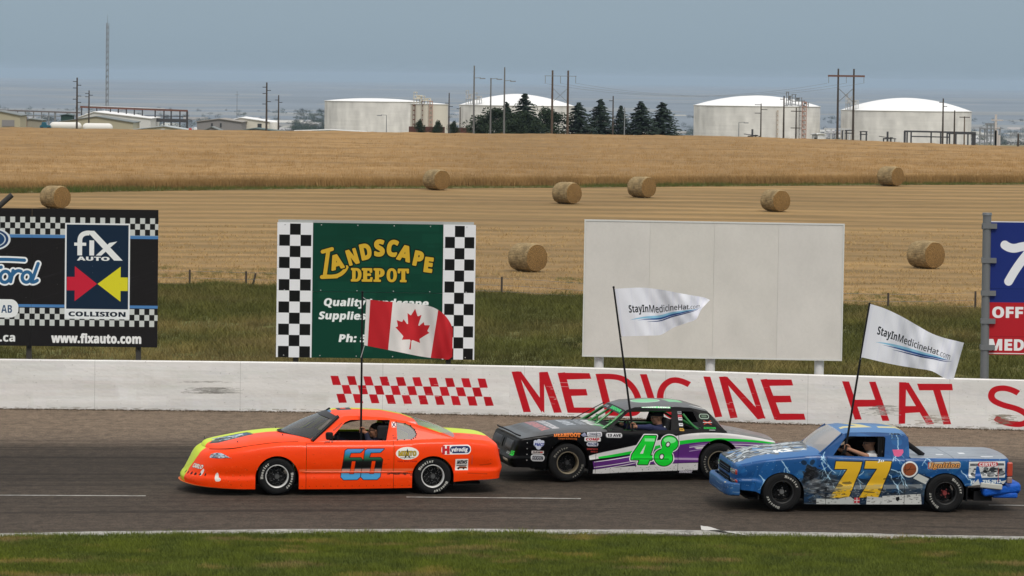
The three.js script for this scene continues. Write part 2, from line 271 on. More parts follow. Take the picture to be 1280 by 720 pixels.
// ---------------------------------------------------------------- the white barrier wall with red hand-painted lettering
{
  const H = 0.97, W0 = wallPts[1].x - 2, W1 = wallPts[6].x + 2, HALF = (W0 + W1) / 2;
  const sc = at(1, 0, 86).x - at(0, 0, 86).x;          // metres along the wall per photo pixel
  const toX = (px) => at(px, 480, px > 640 ? lerp(86, 84.9, (px - 640) / 640) : 86).x;
  const topPix = lin([[0, 449], [370, 453], [640, 458.5], [840, 465], [985, 468.5], [1280, 476.5]]), botPix = lin([[0, 511], [370, 515], [640, 519.5], [840, 525], [985, 530], [1280, 538]]);
  const drawWall = (x0, x1) => (c, w, h) => {
    const k = w / (x1 - x0), P = (px, py) => [(toX(px) - x0) * k, (py - topPix(px)) / (botPix(px) - topPix(px)) * h];
    srand(17); c.fillStyle = '#e3e0dd'; c.fillRect(0, 0, w, h);
    for (let i = 0; i < 260; i++) { c.fillStyle = `rgba(${rnd() < 0.5 ? '255,255,252' : '190,188,182'},${rr(0.03, 0.12)})`; c.fillRect(rr(-100, w), rr(-20, h), rr(20, 420), rr(4, 60)); }
    for (const jx of [118, 300, 478, 655, 832, 1010, 1187]) { const [a] = P(jx, 470); c.fillStyle = 'rgba(150,148,142,0.35)'; c.fillRect(a, 0, 2, h); }
    const poly = (o, s, pts) => { c.beginPath(); pts.forEach(([x, y], i) => { const q = P(o[0] + x / s + rr(-0.25, 0.25), o[1] + y / s + rr(-0.25, 0.25)); i ? c.lineTo(...q) : c.moveTo(...q); }); c.closePath(); c.fill(); };
    const stroke = (o, s, pts, wd) => { c.lineWidth = wd / s * k * sc; c.lineCap = 'butt'; c.lineJoin = 'round'; c.beginPath(); const q = pts.map(([x, y]) => P(o[0] + x / s, o[1] + y / s)); c.moveTo(...q[0]); for (let i = 1; i < q.length - 1; i++) c.quadraticCurveTo(...q[i], (q[i][0] + q[i + 1][0]) / 2, (q[i][1] + q[i + 1][1]) / 2); c.lineTo(...q[q.length - 1]); c.stroke(); };
    c.fillStyle = c.strokeStyle = '#c01a26';
    const A = [400, 440], B = [840, 440], S = 2.909;
    for (let r = 0; r < 3; r++) for (let i = 0; i < (r === 1 ? 9 : 10); i++) { const x = [38, 78, 60][r] + 59.4 * i, y = 87 + r * 32.5 + (x - 38) * 0.021; c.fillStyle = ['#c01a26', '#c8202c', '#b71722'][(i * 2 + r) % 3]; poly(A, S, [[x, y], [x + 28, y], [x + 38, y + 32.5], [x + 9, y + 32.5]]); }
    c.fillStyle = '#c01a26';
    for (const p of [[[696, 73], [722, 73], [768, 219], [741, 219]], [[712, 73], [730, 73], [812, 184], [808, 222]], [[796, 77], [814, 77], [817, 222], [802, 210]], [[800, 76], [827, 76], [880, 221], [853, 222]],
      [[864, 80], [890, 78], [930, 221], [902, 222]], [[878, 80], [980, 82], [986, 102], [886, 104]], [[893, 138], [968, 138], [974, 161], [900, 163]], [[912, 203], [1000, 204], [1005, 223], [904, 222]],
      [[1002, 84], [1028, 84], [1068, 226], [1040, 226]], [[1163, 86], [1188, 86], [1238, 228], [1212, 228]]]) poly(A, S, p);
    stroke(A, S, [[1010, 94], [1080, 90], [1130, 118], [1162, 170], [1160, 222], [1120, 226], [1040, 222]], 23);
    stroke([0, 0], 1, [[862, 482], [846, 474], [829, 482], [824, 500], [834, 518], [852, 524], [876, 518]], 8.2);
    for (const p of [[[115, 94], [140, 94], [186, 236], [160, 238]], [[172, 94], [196, 93], [241, 239], [215, 241]], [[178, 94], [202, 94], [343, 240], [315, 245]], [[270, 98], [292, 98], [343, 243], [320, 235]],
      [[322, 102], [346, 100], [404, 246], [376, 246]], [[336, 101], [435, 103], [441, 123], [350, 125]], [[366, 160], [431, 160], [438, 183], [372, 185]], [[386, 224], [483, 225], [488, 247], [380, 247]],
      [[620, 108], [645, 108], [693, 245], [668, 246]], [[718, 110], [741, 110], [793, 250], [768, 251]], [[655, 175], [766, 175], [771, 198], [662, 200]],
      [[826, 112], [853, 112], [850, 260], [828, 261]], [[838, 113], [862, 113], [956, 262], [930, 263]], [[848, 198], [905, 197], [921, 219], [848, 223]],
      [[892, 118], [1018, 118], [1022, 141], [900, 141]], [[950, 138], [976, 138], [1019, 262], [991, 263]]]) poly(B, S, p);
    stroke(B, S, [[1260, 152], [1225, 132], [1168, 136], [1158, 172], [1200, 194], [1262, 208], [1304, 236], [1285, 266], [1215, 260], [1178, 240]], 23);
    // wear: scraped paint, rubbed streaks, chipped foot
    const streak = (px, py, lw, lh, n, colr) => { for (let i = 0; i < n; i++) { const q = P(px + rr(-lw, lw) * rr(0.2, 1), py + rr(-lh, lh)); c.fillStyle = colr(); c.fillRect(q[0], q[1], rr(3, 34) * k / 170, rr(0.8, 2.4)); } };
    streak(262, 488, 40, 4, 420, () => `rgba(${rnd() < 0.7 ? '110,108,104' : '160,158,152'},${rr(0.1, 0.34)})`);
    streak(250, 477, 45, 1, 60, () => 'rgba(140,138,134,0.25)');
    streak(1098, 513, 22, 6, 170, () => `rgba(${rnd() < 0.6 ? '120,118,112' : '222,220,214'},${rr(0.3, 0.75)})`);
    streak(1165, 524, 26, 5, 120, () => `rgba(${rnd() < 0.55 ? '215,212,205' : '140,125,110'},${rr(0.3, 0.8)})`);
    streak(1250, 524, 16, 6, 140, () => `rgba(${rnd() < 0.5 ? '150,140,122' : '120,112,98'},${rr(0.3, 0.8)})`);
    streak(690, 500, 60, 22, 22, () => `rgba(222,220,214,${rr(0.3, 0.85)})`);
    streak(520, 490, 100, 15, 26, () => `rgba(222,220,214,${rr(0.3, 0.7)})`);
    streak(930, 500, 70, 22, 16, () => `rgba(222,220,214,${rr(0.3, 0.7)})`);
    for (let i = 0; i < 500; i++) { c.fillStyle = `rgba(140,132,122,${rr(0.15, 0.5)})`; c.fillRect(rr(0, w), h - 1 - rnd() * rnd() * 14, rr(2, 26), rr(1, 4)); }
    for (let i = 0; i < 300; i++) { c.fillStyle = `rgba(120,116,110,${rr(0.1, 0.5)})`; c.fillRect(rr(0, w), rr(0, h), rr(1, 4), rr(1, 3)); }
  };
  const wall = thing('barrier_wall', 'long white concrete barrier wall with red painted lettering and checkers along the track', 'wall', V3(0, 0, 0));
  const body = (xa, xb, m, n = 60) => {                 // extruded profile following the wall line
    const prf = [[0.0, -0.25], [0, 0.001], [0, H - 0.02], [-0.02, H], [-0.19, H], [-0.21, H - 0.02], [-0.21, -1]];
    return part('wall_section', gridGeo(n, prf.length, (i, j) => { const t = i / (n - 1), x = lerp(xa, xb, t), [o, y] = prf[j], jag = j === 2 || j === 3 ? 0.006 * (fbm(x * 1.3, 0, 0, 5, 3) - 0.5) : 0; return [x, wallY(x) + y + jag, wallZ(x) + o, t, clamp(y / H, 0, 1)]; }), m, wall);
  };
  const plain = mat(lrgb(0.66, 0.645, 0.62), 0.85);
  T.wallBump = dataTex(512, 512, (u, v) => { const n = fbm(u * 40, v * 6, 0, 111, 4), m = fbm(u * 200, v * 24, 0, 112, 2), k = 0.5 + 0.5 * (n - 0.5) + 0.3 * (m - 0.5); return [k, k, k]; }, false);
  for (const [a, b] of [[W0, HALF], [HALF, W1]]) body(a, b, mat(0xffffff, 0.82, { map: canvasTex(2048, 192, drawWall(a, b)), bumpMap: T.wallBump, bumpScale: 0.008 }));
  body(-45, W0, plain, 20); body(W1, 45, plain, 20);
  // dirt and gravel swept up against the foot of the wall
  const k = new THREE.Color(), sp = []; srand(19);
  for (let i = 0; i < 2600; i++) { const x = rr(-12, 12), z = wallZ(x) + 0.02 + 0.22 * rnd() * rnd(); const b = rr(0.5, 1.3); k.setRGB(0.13 * b, 0.1 * b, 0.075 * b); sp.push({ x, y: trackY(x, z) + 0.005, z, s: rr(0.4, 1.5), r: rr(0, 6), c: k.clone() }); }
  scatter('gravel', new THREE.IcosahedronGeometry(0.014, 0), mat(0xffffff, 1), sp, 'brown grit swept against the foot of the white wall', 'gravel');
}
// ---------------------------------------------------------------- the works and trees beyond the rise (about 1 km off)
const M = {
  wood: mat(lrgb(0.075, 0.06, 0.05), 0.95), steelDark: mat(lrgb(0.07, 0.07, 0.075), 0.7), steelGrey: mat(lrgb(0.22, 0.23, 0.24), 0.6), steelPale: mat(lrgb(0.5, 0.5, 0.5), 0.6), rust: mat(lrgb(0.16, 0.075, 0.055), 0.85),
  tankWhite: mat(lrgb(0.74, 0.72, 0.68), 0.6), roofWhite: mat(lrgb(0.82, 0.82, 0.82), 0.55), cream: mat(lrgb(0.68, 0.64, 0.55), 0.8), beige: mat(lrgb(0.43, 0.39, 0.28), 0.85), wallWhite: mat(lrgb(0.62, 0.62, 0.6), 0.8), wallGrey: mat(lrgb(0.25, 0.24, 0.24), 0.85),
  roofGrey: mat(lrgb(0.2, 0.22, 0.22), 0.8), roofGreen: mat(lrgb(0.11, 0.15, 0.15), 0.8), brown: mat(lrgb(0.1, 0.045, 0.035), 0.9), opening: mat(lrgb(0.05, 0.055, 0.06), 0.5), teal: mat(lrgb(0.03, 0.12, 0.17), 0.5), red: mat(lrgb(0.5, 0.09, 0.08), 0.7), crossarm: mat(lrgb(0.17, 0.085, 0.06), 0.9), rubber: mat(lrgb(0.02, 0.02, 0.02), 0.9),
};
const footOf = (px, d) => { const x = at(px, 160, d).x; return V3(x, fieldY(x, -d), -d); };
const pixm = (d) => d / FPX;                            // metres per photo pixel at depth d
// ---- storage tanks
T.tankWear = dataTex(512, 256, (u, v) => { const n = fbm(u * 60, v * 3, 60, 121, 3), m = fbm(u * 16, v * 20, 16, 122, 3), j = (v * 6) % 1 < 0.03 ? 0.03 : 0; const k = 0.87 + 0.17 * (n - 0.5) + 0.06 * (m - 0.5) - j; return [k, k * 0.99, k * 0.97]; });
const shellMat = mat(0xffffff, 0.65, { map: T.tankWear });
function storageTank(pa, pb, yShell, yApex, d, label, opts = {}) {
  const c = (pa + pb) / 2, r = (pb - pa) / 2 * pixm(d), f = footOf(c, d + r); const z = -(d + r);
  const t = thing('storage_tank', label, 'storage tank', V3(at(c, 150, d + r).x, f.y, z), 0, 'white fuel storage tanks');
  const hs = at(pa, yShell, d + r).y - f.y, ha = at(c, yApex, d + r).y - f.y;
  part('shell', new THREE.CylinderGeometry(r, r, hs, 96, 1, true).translate(0, hs / 2, 0), opts.cream ? M.cream : shellMat, t);
  part('rim', new THREE.TorusGeometry(r + 0.05, 0.14, 6, 96).rotateX(Math.PI / 2).translate(0, hs, 0), M.wallWhite, t);
  const prf = []; for (let i = 0; i <= 14; i++) { const q = i / 14; prf.push(new THREE.Vector2(Math.max(0.001, r * (1 - q)), hs + 0.05 + (ha - hs) * (1 - Math.pow(1 - q, opts.dome ?? 1.7)))); }
  part('roof', new THREE.LatheGeometry(prf, 96), M.roofWhite, t);
  // platform and gauge gear standing on the roof edge, stair column down the shell
  for (const [px, w, top] of opts.gear || []) {
    const gx = at(px, 150, d).x - t.position.x, gz = Math.sqrt(Math.max(0, r * r - gx * gx)) * 0.93, h = at(px, top, d).y - f.y - hs, W = w * pixm(d), gs = [];
    for (const s of [-1, -0.3, 0.4, 1]) gs.push(box(0.22, h * (s < 0 ? 1 : 0.75), 0.22, s * W / 2, hs + h * (s < 0 ? 0.5 : 0.375), 0));
    gs.push(box(W * 1.1, 0.25, 1.6, 0, hs + h * 0.45, 0), box(W * 1.1, 0.16, 0.1, 0, hs + h * 0.72, 0.8), box(W * 0.5, 0.2, 1.4, -W * 0.3, hs + h * 0.98, 0), box(W * 0.35, h * 0.3, 1.2, W * 0.1, hs + h * 0.58, 0));
    part('roof_platform', merge(gs).translate(gx, 0, gz), opts.gearMat || M.steelPale, t);
  }
  for (const [px, wpx, m, top] of opts.columns || []) {
    const gx = at(px, 150, d).x - t.position.x, gz = Math.sqrt(Math.max(0, r * r - gx * gx)) + 0.6, W = wpx * pixm(d), h = hs + (top || 0), gs = [box(W * 0.2, h, 0.3, -W / 2, h / 2, 0), box(W * 0.2, h, 0.3, W / 2, h / 2, 0)];
    for (let y = 1; y < h; y += 1.3) gs.push(box(W, 0.3, 0.5, 0, y, 0));
    part('ladder_column', merge(gs).translate(gx, 0, gz), m, t);
  }
  return t;
}
storageTank(405, 528, 126, 123, 1290, 'wide white storage tank standing beside the narrower cream tank', { dome: 2.2 });
storageTank(513, 560, 130, 128.5, 1230, 'narrower cream storage tank with rusty ladder columns and rooftop gear', { cream: true, gear: [[522, 10, 115], [532, 12, 120]], gearMat: M.cream, columns: [[517, 2.6, M.rust, 0], [528, 1.4, M.rust, 1], [538.5, 4, mat(lrgb(0.45, 0.3, 0.24), 0.8), 1]] });
storageTank(573, 719, 131, 117.5, 1290, 'white storage tank with low coned roof behind the spruce trees', { gear: [[586, 8, 113], [597, 9, 116]] });
storageTank(866, 1026, 131.5, 119.5, 1250, 'white domed storage tank with rust-red ladder column', { dome: 1.9, gear: [[987, 7, 115], [997, 12, 118], [1008, 8, 126]], gearMat: M.steelGrey, columns: [[1006.5, 5, mat(lrgb(0.42, 0.25, 0.2), 0.85), 1.5], [1001, 1, M.steelGrey, 0.4], [972, 1.5, mat(lrgb(0.5, 0.4, 0.3), 0.9), -1]] });
storageTank(1050, 1215, 137.5, 122.5, 1250, 'white domed storage tank behind the two-pole power structure', { dome: 1.9, gear: [[1064, 6, 117.5], [1071, 9, 121]], gearMat: M.steelPale });
// dike wall of dark brown panels at the foot of the tanks
for (const [a, b, y, d] of [[511, 556, 158, 1160], [566, 600, 159.5, 1180]]) { const p = footOf(a, d), q = footOf(b, d), h = at(a, y, d).y - p.y; solo('dike_wall', box(q.x - p.x, h, 0.4, (p.x + q.x) / 2, p.y + h / 2, -d), M.brown, a < 560 ? 'dark brown dike wall below the cream storage tank' : 'dark brown dike wall below the coned white tank', 'wall'); }

// ---- poles
const poleGroup = 'utility poles by the works';
function utilityPole(px, top, d, label, o = {}) {
  const f = footOf(px, d), h = at(px, top, d).y - f.y, t = thing(o.name || 'utility_pole', label, o.cat || 'utility pole', f, 0, poleGroup), r = o.r || 0.19;
  part('pole', cyl(r, r * 0.62, h, 8), o.mat || M.wood, t);
  (o.pins || []).forEach((py, i) => part('insulator_arm', box(o.pinW || 1.0, 0.16, 0.16, (i % 2 ? 0.45 : -0.45) * (o.pinW || 1), at(px, py, d).y - f.y, 0), M.steelDark, t));
  (o.arms || []).forEach(([py, w]) => part('crossarm', box(w, 0.2, 0.2, 0, at(px, py, d).y - f.y, 0.15), M.wood, t));
  if (o.lamp) { const y = at(px, o.lamp, d).y - f.y; part('lamp_arm', merge([rod(V3(0, y + 0.1, 0), V3(o.side * 1.5, y + 0.2, 0), 0.07, 6), box(1.3, 0.22, 0.45, o.side * 1.9, y, 0)]), M.steelGrey, t); }
  return t;
}
utilityPole(96, 97, 1000, 'tall dark utility pole standing in front of the white bullet tank with a truck', { pins: [102, 106.5, 110, 120, 124, 128], r: 0.26 });
utilityPole(111, 113, 1100, 'shorter dark utility pole beside the end of the red pipe rack', { pins: [117, 119, 121], r: 0.22 });
utilityPole(333, 103, 1000, 'tall dark utility pole in front of the cream shed', { pins: [109, 113, 117, 127, 130], r: 0.26 });
utilityPole(348, 119, 1100, 'shorter dark utility pole beside the white round-topped silo', { pins: [125, 128], r: 0.22 });
utilityPole(561, 116, 1050, 'thin dark utility pole beside the cream storage tank', { pins: [129, 133] });
utilityPole(575, 134, 1120, 'short dark pole at the edge of the coned white tank', { pins: [136], r: 0.16 });
utilityPole(592, 82, 1000, 'tallest grey pole with a lamp below its tip', { mat: mat(lrgb(0.17, 0.165, 0.16), 0.8), lamp: 98, side: 1, r: 0.24 });
utilityPole(613, 97.5, 1000, 'lower grey lamp pole by the bushy trees, lamp at its tip', { mat: mat(lrgb(0.17, 0.165, 0.16), 0.8), lamp: 99, side: 1, r: 0.22 });
utilityPole(630, 84, 1000, 'tall grey pole with a lamp in front of the narrow spruce', { mat: mat(lrgb(0.17, 0.165, 0.16), 0.8), lamp: 101.5, side: 1, r: 0.24 });
utilityPole(766, 120, 1000, 'thin dark utility pole in front of the smallest spruce', { pins: [126], r: 0.2 });
utilityPole(780.5, 134, 1000, 'short thin pole between two spruce trees', { r: 0.15, mat: M.steelGrey });
utilityPole(951, 129.5, 1060, 'dark utility pole with staggered arms before the domed tank', { pins: [131, 137, 141.5], pinW: 1.6, r: 0.2 });
utilityPole(979.5, 120, 1040, 'tall dark utility pole before the domed tank with rusty ladder', { pins: [124, 132], r: 0.25 });
utilityPole(995, 134.5, 1060, 'dark pole with switch boxes beside the rusty ladder column', { arms: [[139, 2.6], [160, 2.6]], r: 0.22 });
utilityPole(1178.5, 123, 1040, 'tall dark utility pole behind the long steel pipe frame', { pins: [128, 133], r: 0.25 });
utilityPole(1193, 138, 1060, 'shorter dark utility pole behind the long steel pipe frame', { r: 0.24 });
utilityPole(1205.5, 145.5, 1100, 'brown utility pole with one straight crossarm', { arms: [[146.5, 2.6]], r: 0.22, mat: mat(lrgb(0.17, 0.13, 0.1), 0.9) });
utilityPole(1273, 167, 1040, 'short stout dark post beside the flare structure', { r: 0.3 });
utilityPole(483, 144, 1180, 'street lamp with bent arm before the wide white tank', { name: 'street_lamp', cat: 'street lamp', lamp: 144.5, side: -1, r: 0.14, mat: M.steelGrey });
utilityPole(923.5, 153, 1150, 'street lamp with bent arm before the domed white tank', { name: 'street_lamp', cat: 'street lamp', lamp: 153.5, side: 1, r: 0.14, mat: M.steelGrey });
function hFrame(pa, pb, top, armY, a0, a1, d, label, thin) {
  const f = footOf((pa + pb) / 2, d), t = thing('power_line_frame', label, 'power pole', f, 0, poleGroup), y = (py) => at((pa + pb) / 2, py, d).y - f.y, X = (px) => at(px, 150, d).x - f.x;
  for (const p of [pa, pb]) part('pole', cyl(0.3, 0.2, y(top), 8, X(p)), thin ? mat(lrgb(0.11, 0.075, 0.055), 0.9) : M.wood, t);
  part('crossarm', box(X(a1) - X(a0), thin ? 0.12 : 0.42, thin ? 0.12 : 0.3, (X(a0) + X(a1)) / 2, y(armY), 0.2), thin ? M.steelGrey : M.crossarm, t);
  for (const s of [[pa, pb], [pb, pa]]) part('brace', rod(V3(X(s[0]), y(armY + 15), 0), V3(X(s[1]), y(armY + 33), 0), thin ? 0.045 : 0.08, 5), M.steelGrey, t);
  for (const p of [a0 + 1, (a0 + a1) / 2, a1 - 1]) part('insulator_string', rod(V3(X(p), y(armY), 0.2), V3(X(p), y(armY + 9), 0.2), 0.06, 5), M.steelGrey, t);
}
hFrame(1047, 1066.5, 86, 95, 1034, 1080, 1040, 'two-pole power line frame with brown crossarm and cross braces');
hFrame(690, 709.5, 88, 95, 680, 720, 1000, 'two-pole power line frame with a thin crossarm beside the spruces', true);
// overhead wires strung between the poles
{
  const gs = []; const wire = (pa, ya, pb, yb, d, sag) => { const p = at(pa, ya, d), q = at(pb, yb, d), n = []; for (let i = 0; i <= 16; i++) { const t = i / 16; n.push(V3(lerp(p.x, q.x, t), lerp(p.y, q.y, t) - sag * 4 * t * (1 - t), -d)); } return tube(n, 0.022, 4, 32); };
  const mk = (g) => solo('overhead_wire', g, M.steelGrey, 'thin overhead wire sagging between the two-pole power line frames', 'wire', 'overhead wires');
  mk(wire(680, 104, 1034, 104, 1020, 3)); mk(wire(700, 104, 1057, 104, 1020, 3)); mk(wire(720, 104, 1079, 104, 1020, 3));
}
// ---- lattice mast
{
  const d = 2300, px = 133.5, f = footOf(px, d), h = at(px, 18, d).y - f.y, w = 1.5, t = thing('radio_mast', 'very tall thin lattice radio mast rising beyond the works', 'mast', f);
  const legs = [], br = []; const c = [[0, 1], [-0.87, -0.5], [0.87, -0.5]].map(([a, b]) => [a * w / 2, b * w / 2]);
  for (const [x, z] of c) legs.push(box(0.3, h * 0.93, 0.3, x, h * 0.465, z));
  for (let y = 0, i = 0; y < h * 0.92; y += 1.6, i++) for (let k = 0; k < 3; k++) { const a = c[k], b = c[(k + 1) % 3]; br.push(rod(V3(a[0], y, a[1]), V3(b[0], y + (i % 2 ? 1.6 : 0), b[1]), 0.09, 4)); }
  part('leg_frame', merge(legs), M.steelGrey, t); part('bracing', merge(br), M.steelGrey, t); part('antenna', cyl(0.12, 0.06, h * 0.07, 6, 0, h * 0.93), M.steelGrey, t);
  const e = 2600, g = footOf(296, e), hh = at(296, 114, e).y - g.y; const t2 = thing('radio_mast', 'faint slim mast beyond the grey shed', 'mast', g); part('pole', cyl(0.35, 0.12, hh, 6), M.steelGrey, t2); part('crossarm', box(2.4, 0.2, 0.2, 0, hh * 0.93, 0), M.steelGrey, t2);
}
// ---- sheds
function shed(name, label, pa, pb, eave, peak, d, depth, wallM, roofM, doors = [], peakAt = 0.5) {
  const f = footOf((pa + pb) / 2, d), W = (pb - pa) * pixm(d), he = at(pa, eave, d).y - f.y, hp = at((pa + pb) / 2, peak, d).y - f.y, t = thing(name, label, 'building', f, 0), xp = (peakAt - 0.5) * W;
  const sh = new THREE.Shape([[-W / 2, 0], [W / 2, 0], [W / 2, he], [xp, hp], [-W / 2, he]].map((a) => new THREE.Vector2(...a)));
  part('wall', new THREE.ExtrudeGeometry(sh, { depth, bevelEnabled: false }).translate(0, 0, -depth), wallM, t);
  for (const [a, b] of [[[-W / 2 - 0.3, he - 0.1], [xp, hp]], [[xp, hp], [W / 2 + 0.3, he - 0.1]]]) { const L = Math.hypot(b[0] - a[0], b[1] - a[1]); part('roof', new THREE.BoxGeometry(L, 0.18, depth + 0.8).rotateZ(Math.atan2(b[1] - a[1], b[0] - a[0])).translate((a[0] + b[0]) / 2, (a[1] + b[1]) / 2 + 0.1, -depth / 2), roofM, t); }
  for (const [x0, x1, y0, y1, m] of doors) { const X = at((x0 + x1) / 2, y0, d).x - f.x, ya = at(0, y0, d).y - f.y - (at(0, 150, d).y - at((x0 + x1) / 2, 150, d).y), h = (y1 - y0) * pixm(d); part('door', box((x1 - x0) * pixm(d), h, 0.12, X, ya - h / 2, 0.07), m || M.opening, t); }
  return t;
}
shed('metal_shed', 'small beige shed with a grey roller door', -16, 25, 144, 139, 1040, 14, M.beige, M.roofGrey, [[2.5, 18, 150, 158, M.wallGrey]], 0.3);
shed('metal_shed', 'low beige shed joined by a red stack beside it', 25, 52, 150, 149, 1100, 10, mat(lrgb(0.3, 0.275, 0.22), 0.9), M.roofGrey, [[30, 34, 146, 158, M.rust]]);
shed('metal_shed', 'wide beige gabled shed behind the white bullet tanks', 74, 166, 152, 146, 1120, 20, M.beige, M.roofGrey, []);
shed('metal_shed', 'long white shed under the red pipe rack', 97, 188, 147, 140.5, 1180, 30, M.wallWhite, M.roofWhite, [[163, 166, 153, 158, M.wallGrey]], 0.22);
shed('metal_shed', 'low cream shed with pale grey roof beside the red pickup', 166, 236, 162, 158, 1120, 12, M.beige, mat(lrgb(0.42, 0.45, 0.46), 0.7), [[177, 180, 160, 165], [201, 206, 161, 165, M.steelPale]], 0.55);
shed('metal_shed', 'grey industrial shed beside the cream shed with doors', 246, 302, 152, 149, 1150, 24, M.wallGrey, mat(lrgb(0.3, 0.28, 0.26), 0.8), [[264, 266, 154, 159], [275, 277, 154, 159]]);
shed('metal_shed', 'cream shed with two dark doors and white roof', 280, 339, 152, 147.5, 1170, 24, M.cream, M.roofWhite, [[303, 308, 154.5, 161], [322, 327, 154.5, 161]], 0.35);
shed('metal_shed', 'long low shed with dark green roof at the crop edge', 282, 372, 166, 161, 1080, 14, M.wallGrey, M.roofGreen, [], 0.4);
shed('gabled_house', 'small grey gabled building beside the long green roof', 249, 280, 165.5, 159, 1070, 9, M.wallGrey, M.roofGrey);
shed('canopy', 'long thin white canopy roof before the wide white tank', 369, 456, 163.5, 162.6, 1080, 4, M.roofWhite, M.roofWhite);
shed('metal_shed', 'dark green container shed behind the bullet tanks', 76, 90, 144, 143.4, 1200, 6, mat(lrgb(0.035, 0.07, 0.06), 0.8), M.roofGreen);
shed('equipment_cabinet', 'grey equipment cabinet with a dark window beside the domed tank', 1016, 1022.5, 168, 167.6, 1050, 3, M.steelPale, M.steelPale, [[1018, 1020.5, 172, 176]]);
shed('equipment_cabinet', 'white equipment cabinet beside the domed tank', 1022.5, 1031, 167.6, 167.3, 1048, 3, M.roofWhite, M.roofWhite);
{ const d = 1130, f = footOf(342, d), r = 5 * pixm(d), h = at(342, 153, d).y - f.y, t = thing('silo', 'white round-topped silo beside the cream shed', 'silo', f); part('shell', new THREE.CylinderGeometry(r, r, h, 24).translate(0, h / 2, 0), M.tankWhite, t); part('cap', new THREE.SphereGeometry(r, 24, 8, 0, 6.3, 0, 1.57).scale(1, 0.45, 1).translate(0, h, 0), M.roofWhite, t); }
// ---- white bullet tanks on saddles, with a lorry
function bullet(pa, pb, top, bottom, d, label) {
  const c = (pa + pb) / 2, r = (bottom - top) / 2 * pixm(d), L = (pb - pa) * pixm(d) - 2 * r, y = at(c, (top + bottom) / 2, d).y, f = footOf(c, d), t = thing('bullet_tank', label, 'tank', f, 0, 'white bullet tanks');
  part('vessel', new THREE.CapsuleGeometry(r, L, 8, 24).rotateZ(Math.PI / 2).translate(0, y - f.y, 0), M.tankWhite, t);
  for (const s of [-0.36, 0.36]) part('saddle', box(0.6, y - f.y - r * 0.6, r * 1.4, s * (L + r), (y - f.y - r * 0.6) / 2, 0), M.steelGrey, t);
}
bullet(62, 102, 152.6, 162.6, 1060, 'white bullet tank with a teal lorry at its end');
bullet(103, 141, 154, 165, 1060, 'white bullet tank with no lorry beside it');
function vehicle(px, wpx, top, d, bodyM, label) {       // small far-off pickup
  const f = footOf(px, d), W = wpx * pixm(d), y0 = at(px, top, d).y - f.y, t = thing('parked_truck', label, 'truck', f, 0, 'trucks by the works'), b = y0 - 1.9;
  const s = new THREE.Shape([[-W / 2, 0.5], [W / 2, 0.5], [W / 2, 1.15], [W * 0.1, 1.2], [0, 1.9], [-W * 0.3, 1.9], [-W * 0.36, 1.2], [-W / 2, 1.1]].map((a) => new THREE.Vector2(...a)));
  part('body', new THREE.ExtrudeGeometry(s, { depth: 1.8, bevelSize: 0.06, bevelThickness: 0.06, bevelSegments: 1 }).translate(0, b, -0.9), bodyM, t);
  part('window', box(W * 0.28, 0.45, 1.84, -W * 0.15, b + 1.6, 0), M.opening, t);
  for (const x of [-0.32, 0.32]) part('wheel', new THREE.CylinderGeometry(0.42, 0.42, 1.95, 14).rotateX(Math.PI / 2).translate(x * W, b + 0.42, 0), M.rubber, t);
  part('chassis', box(W * 0.8, Math.max(0.3, b + 0.4), 1.2, 0, Math.max(0.3, b + 0.4) / 2, 0), M.steelDark, t);
}
vehicle(57, 13, 153, 1060, M.teal, 'teal lorry parked at the end of the white bullet tank');
vehicle(239, 8, 160.5, 1080, M.red, 'red pickup parked beside the low cream shed');
vehicle(245.5, 7, 159.5, 1085, M.roofWhite, 'white pickup parked beside the red pickup');
// ---- pipe racks and steel frames
function rack(name, label, d, beams, posts, m, base = 170) {
  const c = beams[0], f = footOf((c[0] + c[2]) / 2, d), t = thing(name, label, 'steel frame', f), P = (px, py) => at(px, py, d).sub(f);
  for (const [a, ya, b, yb, w, mm] of beams) { const p = P(a, ya), q = P(b, yb); part('beam', new THREE.BoxGeometry(q.x - p.x + 0.3, w, 0.6).rotateZ(Math.atan2(q.y - p.y, q.x - p.x)).translate((p.x + q.x) / 2, (p.y + q.y) / 2, 0), mm || m, t); }
  for (const [px, top, w] of posts) { const p = P(px, top), y0 = fieldY(p.x + f.x, -d) - f.y; part('post', box(w || 0.35, p.y - y0, 0.35, p.x, (p.y + y0) / 2, 0), m, t); }
}
rack('pipe_rack', 'long red-brown pipe rack over the white shed', 1200, [[101, 133.6, 234, 138.5, 0.5, M.rust], [112, 132.6, 205, 136, 0.35, M.steelPale], [120, 144, 232, 145.5, 0.22], [189, 150, 234, 151, 0.9]], [[102, 134], [121, 134.5], [138, 135], [148, 135.4], [158, 136], [168, 136], [178, 136.5], [194, 137], [205, 137.5], [214, 138], [225, 138], [234, 139, 0.55]], M.steelDark);
rack('pipe_rack', 'far low pipe rack behind the beige sheds', 1350, [[-10, 137.4, 100, 141, 0.45, mat(lrgb(0.17, 0.15, 0.15), 0.8)], [-10, 143, 100, 146, 0.3]], [[2, 138], [12, 138], [22, 138.5], [32, 139], [42, 139], [52, 139.5], [61, 140], [69, 140, 0.6], [84, 140.5], [96, 141]], M.steelGrey);
rack('pipe_rack', 'white portal frame beside the equipment cabinets', 1060, [[1031, 161, 1062, 161.5, 0.35], [1031, 166, 1046, 166, 0.2]], [[1032, 161], [1039, 161], [1046, 161], [1054, 161], [1062, 161]], mat(lrgb(0.55, 0.56, 0.57), 0.6));
